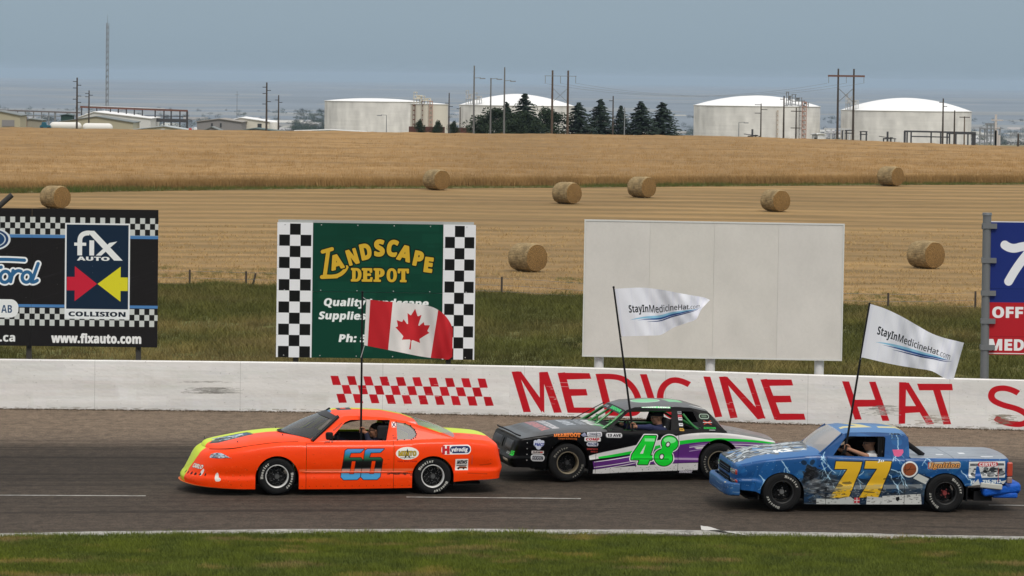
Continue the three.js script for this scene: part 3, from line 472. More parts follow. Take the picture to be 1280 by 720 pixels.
rack('pipe_rack', 'small dark double portal frame by the two-pole power frame', 1050, [[1057, 163, 1067, 163, 0.25], [1057, 166.5, 1067, 166.5, 0.25], [1075.5, 164.5, 1083.5, 164.5, 0.25], [1075.5, 168, 1083.5, 168, 0.25]], [[1053, 163], [1058, 163], [1066, 163], [1076, 164], [1083, 164]], M.steelDark);
rack('pipe_rack', 'long dark steel pipe frame before the domed tank', 1070, [[1131, 164, 1219, 166, 0.4], [1140, 170.5, 1186, 171.5, 0.28], [1184, 167, 1219, 167.5, 0.25]], [[1131, 164, 0.5], [1134, 164], [1139, 164], [1164, 165], [1176, 165], [1184, 166], [1187, 166], [1195, 166], [1210, 166], [1216, 166, 0.6], [1218.5, 166, 0.5]], M.steelDark);
rack('steel_tower', 'grey scaffold of a process unit at the end of the works', 1150, [[1225, 161, 1250, 161, 0.3], [1232, 155, 1246, 155, 0.4], [1233, 165, 1247, 165, 0.3], [1225, 170, 1250, 170, 0.3]], [[1225, 160], [1231, 160], [1234, 154], [1239, 154], [1243, 153], [1250, 160]], M.steelGrey);
rack('vent_stack', 'white vent stack with a short cross piece beside the scaffold', 1100, [[1240, 150, 1253, 150.4, 0.3], [1244, 160, 1249, 160, 0.25]], [[1245, 143, 0.5], [1245.6, 163, 0.9], [1249, 169, 0.6]], mat(lrgb(0.55, 0.5, 0.47), 0.7));
for (const [px, top, l] of [[940.5, 161.5, 'dark valve post with side pipes before the domed tank'], [1109.5, 164.5, 'dark valve post with side pipes beside the long pipe frame']]) rack('valve_post', l, 1045, [[px - 10, top + 6, px + 10, top + 9, 0.18], [px - 5, top + 9, px + 6, top + 8, 0.3]], [[px, top, 0.45], [px + 4, top + 7, 0.4], [px - 5, top + 8, 0.3], [px + 9, top + 9, 0.2]], M.steelDark);

// ---- trees
const needle = mat(lrgb(0.024, 0.038, 0.026), 1), leafM = mat(lrgb(0.03, 0.046, 0.024), 1), bark = mat(lrgb(0.06, 0.045, 0.035), 1);
function spruceCrown(seed, wide) {                       // unit height, whorls of drooping branches made of small needle sprays
  srand(seed); const p = [], n = 46;
  for (let w = 0; w < n; w++) {
    const t = (w + rr(0, 0.6)) / n, y = 0.06 + 0.93 * t, R = wide * Math.pow(1 - t, 0.82) * (0.82 + 0.3 * rnd()) + 0.006, k = Math.round(lerp(15, 4, t));
    for (let b = 0; b < k; b++) {
      const a = rr(0, 6.283), L = R * rr(0.55, 1.12), dy = -0.28 * L + rr(-0.01, 0.012);
      for (let s = 0; s < 5; s++) { const q = (s + 0.35) / 5, cx = Math.cos(a) * L * q, cz = Math.sin(a) * L * q, cy = y + dy * q * q, sz = 0.034 * (1.25 - q * 0.5) * (1.15 - 0.5 * t);
        for (let m = 0; m < 2; m++) { const e = a + rr(-1.3, 1.3); p.push(cx + rr(-0.004, 0.004), cy + 0.006, cz, cx + Math.cos(e) * sz, cy - rr(0, 0.022), cz + Math.sin(e) * sz, cx + Math.cos(e + 1.5) * sz * 0.8, cy - rr(0.004, 0.026), cz + Math.sin(e + 1.5) * sz * 0.8); } }
    }
  }
  const g = new THREE.BufferGeometry(); g.setAttribute('position', new THREE.Float32BufferAttribute(p, 3)); g.computeVertexNormals(); return g;
}
function bushCrown(seed, n = 5200) {                     // unit height 1, clumps of leaf faces through the volume
  srand(seed); const p = [], cl = []; for (let i = 0; i < 30; i++) { const a = rr(0, 6.283), e = Math.pow(rnd(), 0.7); cl.push([Math.cos(a) * 0.42 * e, rr(0.22, 0.92), Math.sin(a) * 0.42 * e, rr(0.12, 0.21)]); }
  for (const c of cl) { const q = Math.sqrt(Math.max(0, 1 - Math.pow((c[1] - 0.45) / 0.56, 2))); c[0] *= q; c[2] *= q; }
  for (let i = 0; i < n; i++) { const c = cl[Math.floor(rnd() * cl.length)], u = rr(-1, 1), a = rr(0, 6.283), r = c[3] * Math.pow(rnd(), 0.35), s = Math.sqrt(1 - u * u), x = c[0] + r * s * Math.cos(a), y = c[1] + r * u, z = c[2] + r * s * Math.sin(a); for (let v = 0; v < 3; v++) p.push(x + rr(-0.034, 0.034), y + rr(-0.034, 0.034), z + rr(-0.034, 0.034)); }
  const g = new THREE.BufferGeometry(); g.setAttribute('position', new THREE.Float32BufferAttribute(p, 3)); g.computeVertexNormals(); return g;
}
const spruces = [spruceCrown(1, 0.29), spruceCrown(2, 0.33), spruceCrown(3, 0.3)], bushes = [bushCrown(4), bushCrown(5)];
function tree(px, top, halfPx, d, kind, v, label) {
  const f = footOf(px, d), h = at(px, top, d).y - f.y, t = thing(kind ? 'leafy_tree' : 'spruce_tree', label, 'tree', f, v * 1.7 + px, 'trees beside the storage tanks'), W = halfPx * (kind ? 1.3 : 1.8) * pixm(d);
  const g = kind ? bushes[v % 2] : spruces[v % 3], nat = kind ? 0.5 : [0.29, 0.33, 0.3][v % 3], c = part('crown', g, kind ? leafM : needle, t); c.scale.set(W / nat, h, W / nat);
  part('trunk', cyl(h * 0.022, h * 0.006, h * (kind ? 0.6 : 0.95), 7), bark, t);
}
tree(613, 136, 29, 1030, 1, 0, 'rounded leafy tree behind the lower grey lamp pole');
tree(633, 126, 13, 1040, 0, 0, 'narrow dark spruce behind the grey lamp pole');
tree(656, 115.5, 24, 1020, 0, 1, 'tallest dark spruce among the leafy trees');
tree(684, 136, 26, 1030, 1, 1, 'rounded leafy tree beside the tallest spruce');
tree(645, 141, 27, 1015, 1, 0, 'low leafy tree at the foot of the tallest spruce');
tree(723, 127, 21, 1030, 0, 2, 'ragged dark spruce beside the two-pole frame with thin crossarm');
tree(750, 122.5, 20, 1040, 0, 0, 'dark spruce second from the two-pole frame with thin crossarm');
tree(776, 131, 15, 1040, 0, 1, 'smallest dark spruce behind a thin pole');
tree(801, 125.5, 21, 1030, 0, 2, 'broad dark spruce second from the open end of the row');
tree(828, 126.5, 22, 1040, 0, 0, 'dark spruce at the open end of the row by the domed tank');
for (const [px, top, l] of [[525, 150, 'clipped dark cedar beside the rusty ladder of the cream tank'], [546, 151.5, 'clipped dark cedar below the cream tank'], [567, 152, 'clipped dark cedar between the cream and coned tanks']]) tree(px, top, 7, 1130, 1, px | 0, l);
// ---- the far town down in the valley: roofs and woods in the haze
{
  srand(321); const hs = [], ts = [], k = new THREE.Color();
  for (let i = 0; i < 420; i++) { const d = rr(3600, 9000), x = rr(-0.14, 0.14) * d, b = rr(0.2, 0.5); k.setRGB(b, b * rr(0.95, 1), b * rr(0.88, 1)); hs.push({ x, y: fieldY(x, -d) , z: -d, s: rr(0.5, 1.6) * (rnd() < 0.08 ? 3.2 : 1), sy: rr(0.6, 1.3), r: rr(0, 3), c: k.clone() }); }
  const hg = new THREE.ExtrudeGeometry(new THREE.Shape([[-7, -8], [7, -8], [7, 5], [0, 8], [-7, 5]].map((a) => new THREE.Vector2(...a))), { depth: 22, bevelEnabled: false });
  scatter('far_town', hg, mat(0xffffff, 0.8), hs, 'pale roofs of a far town fading into haze', 'town');
  for (let i = 0; i < 1500; i++) { const d = rr(2900, 9000), x = (rnd() < 0.25 ? rr(-0.05, -0.04) : rr(-0.14, 0.14)) * d; k.setRGB(rr(0.02, 0.05), rr(0.035, 0.06), rr(0.02, 0.035)); ts.push({ x, y: fieldY(x, -d), z: -d, s: rr(9, 20), sy: rr(8, 15), r: rr(0, 6), c: k.clone() }); }
  scatter('far_woods', bushCrown(9, 500), mat(0xffffff, 1), ts, 'dark far woods in the hazy valley', 'trees');
}
// ---- round hay bales in the stubble
{
  T.bale = dataTex(512, 256, (u, v) => { const n = fbm(u * 120, v * 6, 120, 131, 3), m = fbm(u * 20, v * 40, 20, 133, 3), b = fbm(u * 4, v * 3, 4, 135, 2), k = 0.53 + 0.28 * (n - 0.5) + 0.22 * (m - 0.5) + 0.2 * (b - 0.5); return [k * 1.06, k * 0.92, k * 0.68]; });
  T.baleEnd = dataTex(256, 256, (u, v) => { const x = u - 0.5, y = v - 0.5, r = Math.hypot(x, y), a = Math.atan2(y, x), w = 0.5 + 0.5 * Math.sin(r * 130 + a + 5 * fbm(u * 8, v * 8, 0, 141, 3)), n = fbm(u * 60, v * 60, 0, 143, 2), k = 0.465 + 0.2 * (w - 0.5) + 0.3 * (n - 0.5); return [k * 1.14, k * 0.9, k * 0.57]; });
  const sideM = mat(0xffffff, 1, { map: T.bale, bumpMap: T.bale, bumpScale: 0.05 }), endM = mat(0xffffff, 1, { map: T.baleEnd, bumpMap: T.baleEnd, bumpScale: 0.06 }), straw = mat(lrgb(0.42, 0.31, 0.16), 1);
  const R = 0.81, L = 1.58;
  const mk = (seed) => {
    const g = gridGeo(49, 15, (i, j) => { const a = i / 48 * 6.2832, u = j / 14, e = Math.pow(Math.abs(u * 2 - 1), 7), q = i % 48, sag = Math.sin(a) < -0.85 ? 0.955 : 1, r = R * sag * (1 - 0.075 * e) * (1 + 0.07 * (fbm(q * 0.5, j * 0.4, 24, seed, 3) - 0.5)); return [Math.cos(a) * r, R * 0.95 + Math.sin(a) * r, (u - 0.5) * L, i / 48 * 2, u]; });
    const cap = (s) => gridGeo(9, 49, (i, j) => { const q = i / 8, a = j / 48 * 6.2832, sag = Math.sin(a) < -0.85 ? 0.955 : 1, jj = s > 0 ? 14 : 0, r = R * q * sag * 0.925 * (1 + 0.07 * (fbm((j % 48) * 0.5, jj * 0.4, 24, seed, 3) - 0.5) * q), bulge = 0.05 * (1 - q * q) + 0.03 * (fbm(Math.cos(a) * q * 5 + 9, Math.sin(a) * q * 5 + 9, 0, seed + 5, 3) - 0.5); return [Math.cos(a) * r, R * 0.95 + Math.sin(a) * r, s * (L / 2 + (i < 8 ? bulge : 0)), 0.5 + 0.48 * q * Math.cos(a), 0.5 + 0.48 * q * Math.sin(a)]; });
    return [g, cap(1), cap(-1), tuftGeo(60, 0.12, R * 1.05, 0.02, 1.2, seed + 40)];
  };
  const vs = [mk(11), mk(12), mk(13)];
  const list = [[69, 260.5, 1.0, 0.75, 'hay bale just behind the black racing billboard'], [545.5, 237.5, 1.0, 0.62, 'hay bale at the green strip above the green billboard'], [708.5, 254.8, 1.0, 0.72, 'hay bale in mid stubble beside another pair near the blank billboard'], [802, 247, 1.0, 0.72, 'hay bale above the blank billboard, ragged and near the crop'], [969, 264.5, 1.0, 0.55, 'hay bale close above the top edge of the blank billboard'], [1113, 232.5, 1.0, 0.75, 'farthest hay bale touching the edge of the standing crop'], [659.5, 339.5, 1.0, 0.7, 'large near hay bale between the green and the blank billboards'], [1157, 335.5, 1.0, 0.62, 'large near hay bale beside the blue and red billboard']];
  list.forEach(([px, py, s, turn, label], i) => {
    const f = hit(px, py, (x, z) => fieldY(x, z), 150), v = vs[i % 3], t = thing('hay_bale', label, 'hay bale', f, turn, 'round hay bales in the stubble'); t.scale.setScalar(s);
    part('straw_roll', v[0], sideM, t); part('end_face', v[1], endM, t); part('end_face', v[2], endM, t); part('loose_straw', v[3], straw, t).userData.kind = 'stuff';
  });
}
// ---- fence posts along the lower edge of the stubble
{
  const posts = [[237, 361, 337], [307.5, 362, 339], [314.5, 362, 341, 0.12], [627, 372, 346], [1110, 389, 366], [1219, 391, 364], [60, 358, 336], [760, 378, 354]], heads = [];
  posts.forEach(([px, py, top, lean], i) => { const f = hit(px, py, fieldY, 150), h = clamp(at(px, top, -f.z).y - f.y, 0.7, 1.5), t = solo('fence_post', cyl(0.055, 0.05, h, 7), M.wood, ['weathered fence post beside the black billboard', 'weathered fence post paired with a leaning stake', 'leaning thin stake beside a fence post', 'short fence post below the near bale', 'thin fence post beside the blank billboard', 'stout fence post beside the blue billboard', 'fence post behind the black billboard', 'fence post behind the blank billboard'][i], 'fence post', 'field fence posts'); t.position.copy(f); if (lean) t.rotation.z = -lean * 2; else heads.push(V3(f.x, f.y + h * 0.92, f.z)); });
  heads.sort((a, b) => a.x - b.x);
  for (const [k, l] of [[0, 'top strand of thin fence wire along the stubble edge'], [0.35, 'middle strand of thin fence wire along the stubble edge'], [0.65, 'lower strand of thin fence wire along the stubble edge']]) solo('fence_wire', tube(heads.map((p) => V3(p.x, p.y - k, p.z)), 0.007, 4, 80), M.steelGrey, l, 'wire', 'field fence wires');
}
// ---------------------------------------------------------------- billboards standing behind the wall
const SD = 87.3;                                        // depth of the boards
const signs = {};
const sPix = (d = SD) => d / FPX;
function signFrame(name, label, pa, pb, yTopA, yTopB, yBotA, d, posts, postM, postW, round, category = 'billboard') {
  // a board turned about y so that its ends fit; local x runs along the board from its middle, y up from its foot
  const A = at(pa, yTopA, d), B = at(pb, yTopB, d), W = B.x - A.x, bot = at(pa, yBotA, d).y, top = (A.y + B.y) / 2, c = V3((A.x + B.x) / 2, 0, -d), g = fieldY(c.x, c.z) - 0.05;
  const t = thing(name, label, category, V3(c.x, g, c.z)), H = (A.y - bot + B.y - at(pb, yBotA + (yTopB - yTopA), d).y) / 2;
  const X = (px) => at(px, 360, d).x - c.x, y0 = bot - g;
  for (const px of posts) { const h = y0 + (round ? 0.5 : H * 0.9); part('post', round ? cyl(postW / 2, postW / 2, h, 18, X(px), 0, -0.16) : box(postW, h, postW, X(px), h / 2, -0.12), postM, t); }
  return { t, W, H, y0, X, slope: (B.y - A.y) / W };
}
const panelGeo = (w, h, x0, y0, u0 = 0, u1 = 1, v0 = 0, v1 = 1, dep = 0.02) => { const g = new THREE.BoxGeometry(w, h, dep); const p = g.attributes.position, uv = g.attributes.uv; for (let i = 0; i < p.count; i++) uv.setXY(i, lerp(u0, u1, p.getX(i) / w + 0.5), lerp(v0, v1, p.getY(i) / h + 0.5)); return g.translate(x0 + w / 2, y0 + h / 2, 0); };
const check = (c, x, y, w, h, cols, rows, a, b, ph = 0) => { for (let i = 0; i < cols; i++) for (let j = 0; j < rows; j++) { c.fillStyle = (i + j + ph) % 2 ? a : b; c.fillRect(x + i * w / cols, y + j * h / rows, w / cols + 0.6, h / rows + 0.6); } };
const fitText = (c, s, x, y, w, h, o = {}) => {         // text squeezed into a box: x left, y baseline, cap height h
  c.save(); c.font = `${o.style || 'bold'} 100px ${o.font || 'sans-serif'}`; const m = c.measureText(s).width, sy = h / 71.4; c.translate(x, y); c.transform(1, 0, o.skew ? -o.skew : 0, 1, 0, 0); c.scale(w / m, sy); c.lineJoin = 'round';
  if (o.stroke) { c.strokeStyle = o.stroke; c.lineWidth = o.sw; c.strokeText(s, 0, 0); } if (o.fill !== null) { c.fillStyle = o.fill || '#fff'; c.fillText(s, 0, 0); } if (o.bold) { c.strokeStyle = o.fill; c.lineWidth = o.bold; c.strokeText(s, 0, 0); } c.restore();
};
const metalPost = mat(lrgb(0.06, 0.055, 0.05), 0.8);
// ---- black racing billboard, cut by the picture edge
{
  const pa = -118, pb = 198, s = signFrame('billboard', 'black billboard with checkered bands, blue script logo and red and yellow arrows', pa, pb, 258.6, 262.5, 430.5, SD, [36, 173, -80], metalPost, 0.1);
  const px2 = 5.6, w = Math.round((pb - pa) * px2), h = Math.round(s.H / sPix() * px2);
  const tx = canvasTex(w, h, (c) => {
    c.scale(px2, px2); c.translate(-pa, -260); srand(3);       // now in photo pixels
    c.fillStyle = '#1d1b1c'; c.fillRect(pa, 250, 400, 200);
    for (let i = 0; i < 60; i++) { c.fillStyle = `rgba(80,80,84,${rr(0.03, 0.1)})`; c.save(); c.translate(rr(pa, pb), rr(300, 380)); c.rotate(-0.3); c.fillRect(0, 0, rr(10, 50), rr(0.4, 1.6)); c.restore(); }
    for (const y of [270.5, 384.5]) check(c, -118.3, y, 318.6, 21.6, 51, 3.5 | 0, '#1c1c1c', '#c9ccc8', 1);
    c.fillStyle = '#4d7fb5'; c.fillRect(pa, 293, 318, 3.6); c.fillRect(pa, 380, 318, 3.6);
    c.fillStyle = '#8da6bc'; c.fillRect(pa, 292.3, 318, 0.7);
    // oval emblem and script
    for (const [r, f] of [[13.5, '#dfe3e6'], [11.6, '#1f3b66'], [9.4, '#c9d3da'], [8.2, '#23466f']]) { c.fillStyle = f; c.beginPath(); c.ellipse(-6, 299, r * 1.45, r, 0, 0, 7); c.fill(); }
    const script = (col, wd) => { c.strokeStyle = col; c.lineWidth = wd; c.lineCap = c.lineJoin = 'round'; const L = (f) => { c.beginPath(); f(); c.stroke(); };
      L(() => { c.moveTo(-40, 330); c.quadraticCurveTo(-20, 322, 31, 325); }); L(() => { c.moveTo(-8, 326); c.quadraticCurveTo(-14, 348, -22, 352); }); L(() => { c.moveTo(-20, 338); c.quadraticCurveTo(-6, 336, 2, 334); });
      L(() => { c.ellipse(7, 346, 6, 7, 0.3, 0, 7); }); L(() => { c.moveTo(17, 338); c.lineTo(14, 352); c.moveTo(16, 344); c.quadraticCurveTo(21, 336, 27, 339); }); L(() => { c.ellipse(34, 346, 5.5, 6.5, 0.3, 0, 7); }); L(() => { c.moveTo(48, 329); c.lineTo(40, 352); c.quadraticCurveTo(43, 353, 47, 350); }); };
    script('#eef1f2', 8.5); script('#2f6591', 4.2);
    c.fillStyle = '#e9ebea'; c.beginPath(); c.roundRect(-60, 374, 84, 23, 10); c.fill(); fitText(c, 'AB', 2.5, 391, 14, 9.5, { fill: '#24466b' });
    fitText(c, '.ca', 0, 427, 21, 10, { fill: '#e8e8e6', bold: 3 });
    fitText(c, 'l', -6, 427, 5, 13, { fill: '#e8e8e6', bold: 3 });
    // panel with the two arrows
    c.fillStyle = '#e6e8e8'; c.fillRect(81.5, 277.5, 81.5, 120); c.fillStyle = '#14283d'; c.fillRect(83.5, 279.5, 77.5, 105.5);
    c.fillStyle = '#14283d'; fitText(c, 'COLLISION', 86, 394.2, 73, 5.6, { fill: '#14202e', bold: 5 });
    c.fillStyle = '#c8233a'; c.beginPath(); [[84, 345], [94, 345], [94, 331.5], [122, 353.5], [94, 375.5], [94, 362], [84, 362]].forEach((p, i) => i ? c.lineTo(...p) : c.moveTo(...p)); c.fill();
    c.fillStyle = '#dcd32c'; c.beginPath(); [[160.5, 345], [151.5, 345], [151.5, 331.5], [122.5, 353.5], [151.5, 375.5], [151.5, 362], [160.5, 362]].forEach((p, i) => i ? c.lineTo(...p) : c.moveTo(...p)); c.fill();
    const P = (col, a) => { c.fillStyle = col; c.beginPath(); a.forEach((p, i) => i ? c.lineTo(...p) : c.moveTo(...p)); c.fill(); };
    c.strokeStyle = '#e9ebe9'; c.lineWidth = 6; c.lineCap = 'butt'; c.beginPath(); c.moveTo(100, 318); c.lineTo(100, 300); c.quadraticCurveTo(100, 289.6, 112, 289.8); c.stroke();
    P('#e9ebe9', [[93, 302], [108, 302], [108, 306], [93, 306]]); P('#e9ebe9', [[112, 299], [118, 299], [118, 318], [112, 318]]); P('#e9ebe9', [[108, 287], [118, 287], [154, 324], [143, 324]]); P('#e9ebe9', [[137, 302], [147, 300], [127, 318], [120, 318]]);
    fitText(c, 'AUTO', 97, 324.2, 41, 4.6, { fill: '#e9ebe9', bold: 5 });
    fitText(c, 'www.fixauto.com', 65.5, 427.4, 113, 10.8, { fill: '#eceae8', bold: 7 });
    for (let i = 0; i < 22; i++) { c.fillStyle = 'rgba(150,150,150,0.5)'; c.fillRect([8, 32, 72, 116, 150, 192][i % 6] + rr(-1, 1), rr(262, 430), 0.7, 0.7); }
  });
  part('panel', panelGeo(s.W / 2, s.H, -s.W / 2, s.y0, 0, 0.5), mat(0xffffff, 0.55, { map: tx }), s.t); part('panel', panelGeo(s.W / 2 - 0.004, s.H, 0.004, s.y0, 0.5, 1), mat(0xffffff, 0.55, { map: tx }), s.t);
  part('backing_frame', merge([box(s.W, 0.08, 0.05, 0, s.y0 + 0.2, -0.04), box(s.W, 0.08, 0.05, 0, s.y0 + s.H - 0.2, -0.04)]), metalPost, s.t);
  s.t.rotation.z = Math.atan(s.slope);
  // slanting dark brace rising behind the board
  const a = at(-6, 262, SD + 0.6), b = at(15, 243.5, SD + 0.6), g = fieldY(a.x, a.z), dir = b.clone().sub(a), low = a.clone().addScaledVector(dir, (g - a.y) / dir.y * 0.35); low.y = g;
  solo('brace_pole', merge([rod(a, b, 0.055, 8), rod(low, a, 0.055, 8)]), metalPost, 'dark slanting pole sticking up behind the black billboard', 'pole');
}
// ---- green billboard between two checkered strips
{
  const pa = 346, pb = 593, s = signFrame('billboard', 'green billboard with yellow arched lettering between two checkered strips', pa, pb, 278, 281.5, 446.5, SD, [370, 561], metalPost, 0.1);
  const k = 6, m = sPix(), green = '#063e2e', X = s.X, Y = (py) => s.y0 + s.H - (py - 279) * m, wid = (a, b) => (b - a) * m;
  const strip = (ph) => canvasTex(260, 1020, (c, w, h) => { c.fillStyle = '#e8e8ea'; c.fillRect(0, 0, w, h); const cw = w * 0.30, ch = h / 12.1; for (let j = 0; j < 12; j++) for (let i = 0; i < 3; i++) if ((i + j + ph) % 2) { c.fillStyle = '#131313'; c.fillRect(w * 0.055 + i * cw, h * 0.008 + j * ch, cw, ch); } c.fillStyle = 'rgba(90,90,90,.5)'; for (let j = 1; j < 6; j++) c.fillRect(0, j * h / 6, w * 0.04, 3); });
  const st = strip(0), g1 = [345.5, 390, 553, 593.5];
  part('checkered_strip', panelGeo(wid(g1[0], g1[1]), s.H, X(g1[0]), s.y0), mat(0xffffff, 0.5, { map: st }), s.t);
  part('checkered_strip', panelGeo(wid(g1[2], g1[3]), s.H, X(g1[2]), s.y0), mat(0xffffff, 0.5, { map: st }), s.t);
  const letter = (c, ch, x, y, rot, hgt, wid, font = 'sans-serif') => { c.save(); c.translate(x, y); c.rotate(rot); c.font = `bold 100px ${font}`; const mw = c.measureText(ch).width; c.scale(wid / mw, hgt / 71.4); c.lineJoin = 'round'; c.textAlign = 'center'; c.strokeStyle = '#0a1c14'; c.lineWidth = 22; c.strokeText(ch, 0, 0); c.strokeStyle = c.fillStyle = '#d3ab34'; c.lineWidth = 9; c.strokeText(ch, 0, 0); c.fillText(ch, 0, 0); c.restore(); };
  const draw = (y0) => (c, w, h) => {
    c.fillStyle = green; c.fillRect(0, 0, w, h); c.scale(k, k); c.translate(-390, -y0); srand(8);
    for (let i = 0; i < 40; i++) { c.fillStyle = `rgba(${rnd() < 0.5 ? '20,90,66' : '5,50,36'},0.18)`; c.fillRect(rr(390, 550), rr(279, 446), rr(5, 60), rr(2, 20)); }
    // arched word: big first letter, then small capitals over the arc
    const z = (x, y) => [330 + x / 3.4286, 260 + y / 3.4286];
    c.save(); const L = (col, wd) => { c.strokeStyle = col; c.lineWidth = wd; c.lineCap = c.lineJoin = 'round'; c.beginPath(); c.moveTo(...z(248, 190)); c.lineTo(...z(288, 178)); c.moveTo(...z(272, 185)); c.lineTo(...z(258, 296)); c.quadraticCurveTo(...z(330, 306), ...z(352, 256)); c.moveTo(...z(246, 300)); c.lineTo(...z(310, 296)); c.stroke(); }; L('#0a1c14', 7.4); L('#d3ab34', 5); c.restore();
    for (const [ch, x, y, r, hh, ww] of [['A', 316, 262, -0.26, 17, 15.5], ['N', 386, 240, -0.30, 18, 15.5], ['D', 440, 218, -0.22, 18.5, 15.5], ['S', 494, 203, -0.04, 19, 13.5], ['C', 545, 203, 0.12, 19, 14.5], ['A', 596, 222, 0.24, 18, 16], ['P', 655, 243, 0.2, 17.5, 13.5], ['E', 702, 270, 0.12, 17.5, 12.5]]) letter(c, ch, ...z(x, y), r, hh, ww);
    [['D', 395], ['E', 442], ['P', 493], ['O', 548], ['T', 598]].forEach(([ch, x]) => letter(c, ch, ...z(x, 314), 0, 15.4, ch === 'T' ? 13 : 13.4, 'serif'));
    c.font = 'bold 12px sans-serif'; const w1 = (s_, x, y, ww) => fitText(c, s_, ...z(x, y), ww, 9, { fill: '#eef0ee', skew: 0.16, bold: 5 });
    w1('Quality Landscape', 252, 420, 133); w1('Supplies', 232, 477, 60); w1('Ph: 5', 318, 573, 36);
  };
  const ym = 365.3, up = canvasTex(984, 520, draw(279)), lo = canvasTex(984, 492, draw(ym));
  const wG = wid(g1[1], g1[2]) - 0.006;
  part('panel', panelGeo(wG, (ym - 279) * m - 0.008, X(g1[1]) + 0.003, Y(ym) + 0.008), mat(0xffffff, 0.5, { map: up }), s.t);
  part('panel', panelGeo(wG, Y(ym) - s.y0, X(g1[1]) + 0.003, s.y0), mat(0xffffff, 0.5, { map: lo }), s.t);
  part('backing_board', box(s.W * 0.99, s.H + 0.05, 0.03, 0, s.y0 + s.H / 2 + 0.03, -0.035), mat(lrgb(0.42, 0.42, 0.4), 0.8), s.t);
  srand(4); for (let i = 0; i < 18; i++) { const a = i % 6 / 5, b = (i / 6) | 0; part('bolt', new THREE.SphereGeometry(0.012, 6, 4).translate(lerp(-s.W * 0.46, s.W * 0.46, a), s.y0 + [0.04, s.H / 2, s.H - 0.04][b], 0.012), M.steelPale, s.t); }
  s.t.rotation.z = Math.atan(s.slope);
}
// ---- blank cream billboard of four panels on round white posts
{
  const pa = 731, pb = 1052.5, s = signFrame('billboard', 'blank cream billboard of four panels on round white posts', pa, pb, 277, 282.5, 444.5, SD, [749.5, 889, 1025.5], mat(lrgb(0.7, 0.7, 0.7), 0.5), 0.19, true);
  T.sheet = dataTex(512, 512, (u, v) => { const n = fbm(u * 5, v * 5, 5, 151, 4), m = fbm(u * 60, v * 60, 60, 153, 2), k = 0.835 + 0.05 * (n - 0.5) + 0.02 * (m - 0.5) - (hash2(u * 512 | 0, v * 512 | 0, 155) > 0.9997 ? 0.2 : 0); return [k, k * 0.98, k * 0.95]; });
  const w = s.W / 4;
  for (let i = 0; i < 4; i++) part('panel', panelGeo(w - 0.0025, s.H, -s.W / 2 + i * w + 0.00125, s.y0, i * 0.7, i * 0.7 + 0.6, 0, 1), mat(lrgb(1, 1, [1, 0.985, 0.99, 1][i]), 0.6, { map: T.sheet }), s.t);
  part('edge_trim', merge([box(s.W + 0.06, 0.03, 0.06, 0, s.y0 + s.H + 0.016, -0.01), box(s.W + 0.06, 0.03, 0.06, 0, s.y0 - 0.016, -0.01), box(0.028, s.H, 0.06, -s.W / 2 - 0.015, s.y0 + s.H / 2, -0.01), box(0.028, s.H, 0.06, s.W / 2 + 0.015, s.y0 + s.H / 2, -0.01)]), mat(lrgb(0.66, 0.66, 0.63), 0.5), s.t);
  part('backing_board', box(s.W * 0.99, s.H * 0.99, 0.012, 0, s.y0 + s.H / 2, -0.012), mat(lrgb(0.62, 0.6, 0.55), 0.8), s.t);
  part('backing_rail', merge([box(s.W * 0.98, 0.1, 0.08, 0, s.y0 + 0.2, -0.06), box(s.W * 0.98, 0.1, 0.08, 0, s.y0 + s.H - 0.5, -0.06)]), M.steelGrey, s.t);
  s.t.rotation.z = Math.atan(s.slope);
}
// ---- blue and red billboard on a grey pole, cut by the picture edge
{
  const d = 87, pa = 1237, pb = 1372, s = signFrame('billboard', 'blue and red billboard clamped to a grey steel pole', pa, pb, 276.5, 278, 443, d, [], metalPost, 0.1), k = 6;
  const tx = canvasTex(135 * k, Math.round(s.H / sPix(d)) * k, (c) => {
    c.scale(k, k); c.translate(-1237, -277); c.fillStyle = '#1e2f74'; c.fillRect(1237, 270, 140, 120); c.fillStyle = '#b3202a'; c.fillRect(1237, 378.5, 140, 80); c.fillStyle = 'rgba(10,20,60,0.5)'; c.fillRect(1237, 361, 140, 0.8); c.fillStyle = '#8a1a22'; c.fillRect(1237, 421, 140, 0.7);
    c.strokeStyle = '#e9eaee'; c.lineWidth = 11; c.lineCap = 'round'; c.lineJoin = 'round'; c.beginPath(); c.moveTo(1256.5, 306.5); c.quadraticCurveTo(1265, 313, 1275, 309); c.lineTo(1296, 305); c.quadraticCurveTo(1276, 325, 1262, 352); c.stroke();
    fitText(c, 'OFF', 1241.5, 397.5, 40, 13, { fill: '#eceaea', bold: 5 }); fitText(c, 'MED', 1237.5, 438.5, 46, 13.5, { fill: '#eceaea', bold: 5 });
    c.strokeStyle = '#e4e2e2'; c.lineWidth = 1.2; c.strokeRect(1237.4, 277.5, 134, 165);
  });
  part('panel', panelGeo(s.W, s.H, -s.W / 2, s.y0), mat(0xffffff, 0.5, { map: tx }), s.t);
  const steel = mat(lrgb(0.2, 0.205, 0.21), 0.5, { metalness: 0.4 }), xp = s.X(1232.5), top = at(1232, 269, d).y - s.t.position.y;
  part('post', cyl(0.085, 0.085, top, 16, xp, 0, -0.02), steel, s.t); part('post_cap', cyl(0.1, 0.09, 0.05, 16, xp, top, -0.02), steel, s.t);
  part('post', cyl(0.085, 0.085, top, 16, s.X(1372) + 0.1, 0, -0.02), steel, s.t);
  for (const py of [283, 326, 367, 402, 435]) part('clamp', box(0.28, 0.1, 0.2, xp + 0.05, s.y0 + s.H - (py - 277) * sPix(d), -0.02), steel, s.t);
  part('backing_rail', merge([box(s.W + 0.3, 0.08, 0.05, 0, s.y0 + s.H - 0.12, -0.04), box(s.W + 0.3, 0.08, 0.05, 0, s.y0 + 0.15, -0.04)]), steel, s.t);
}
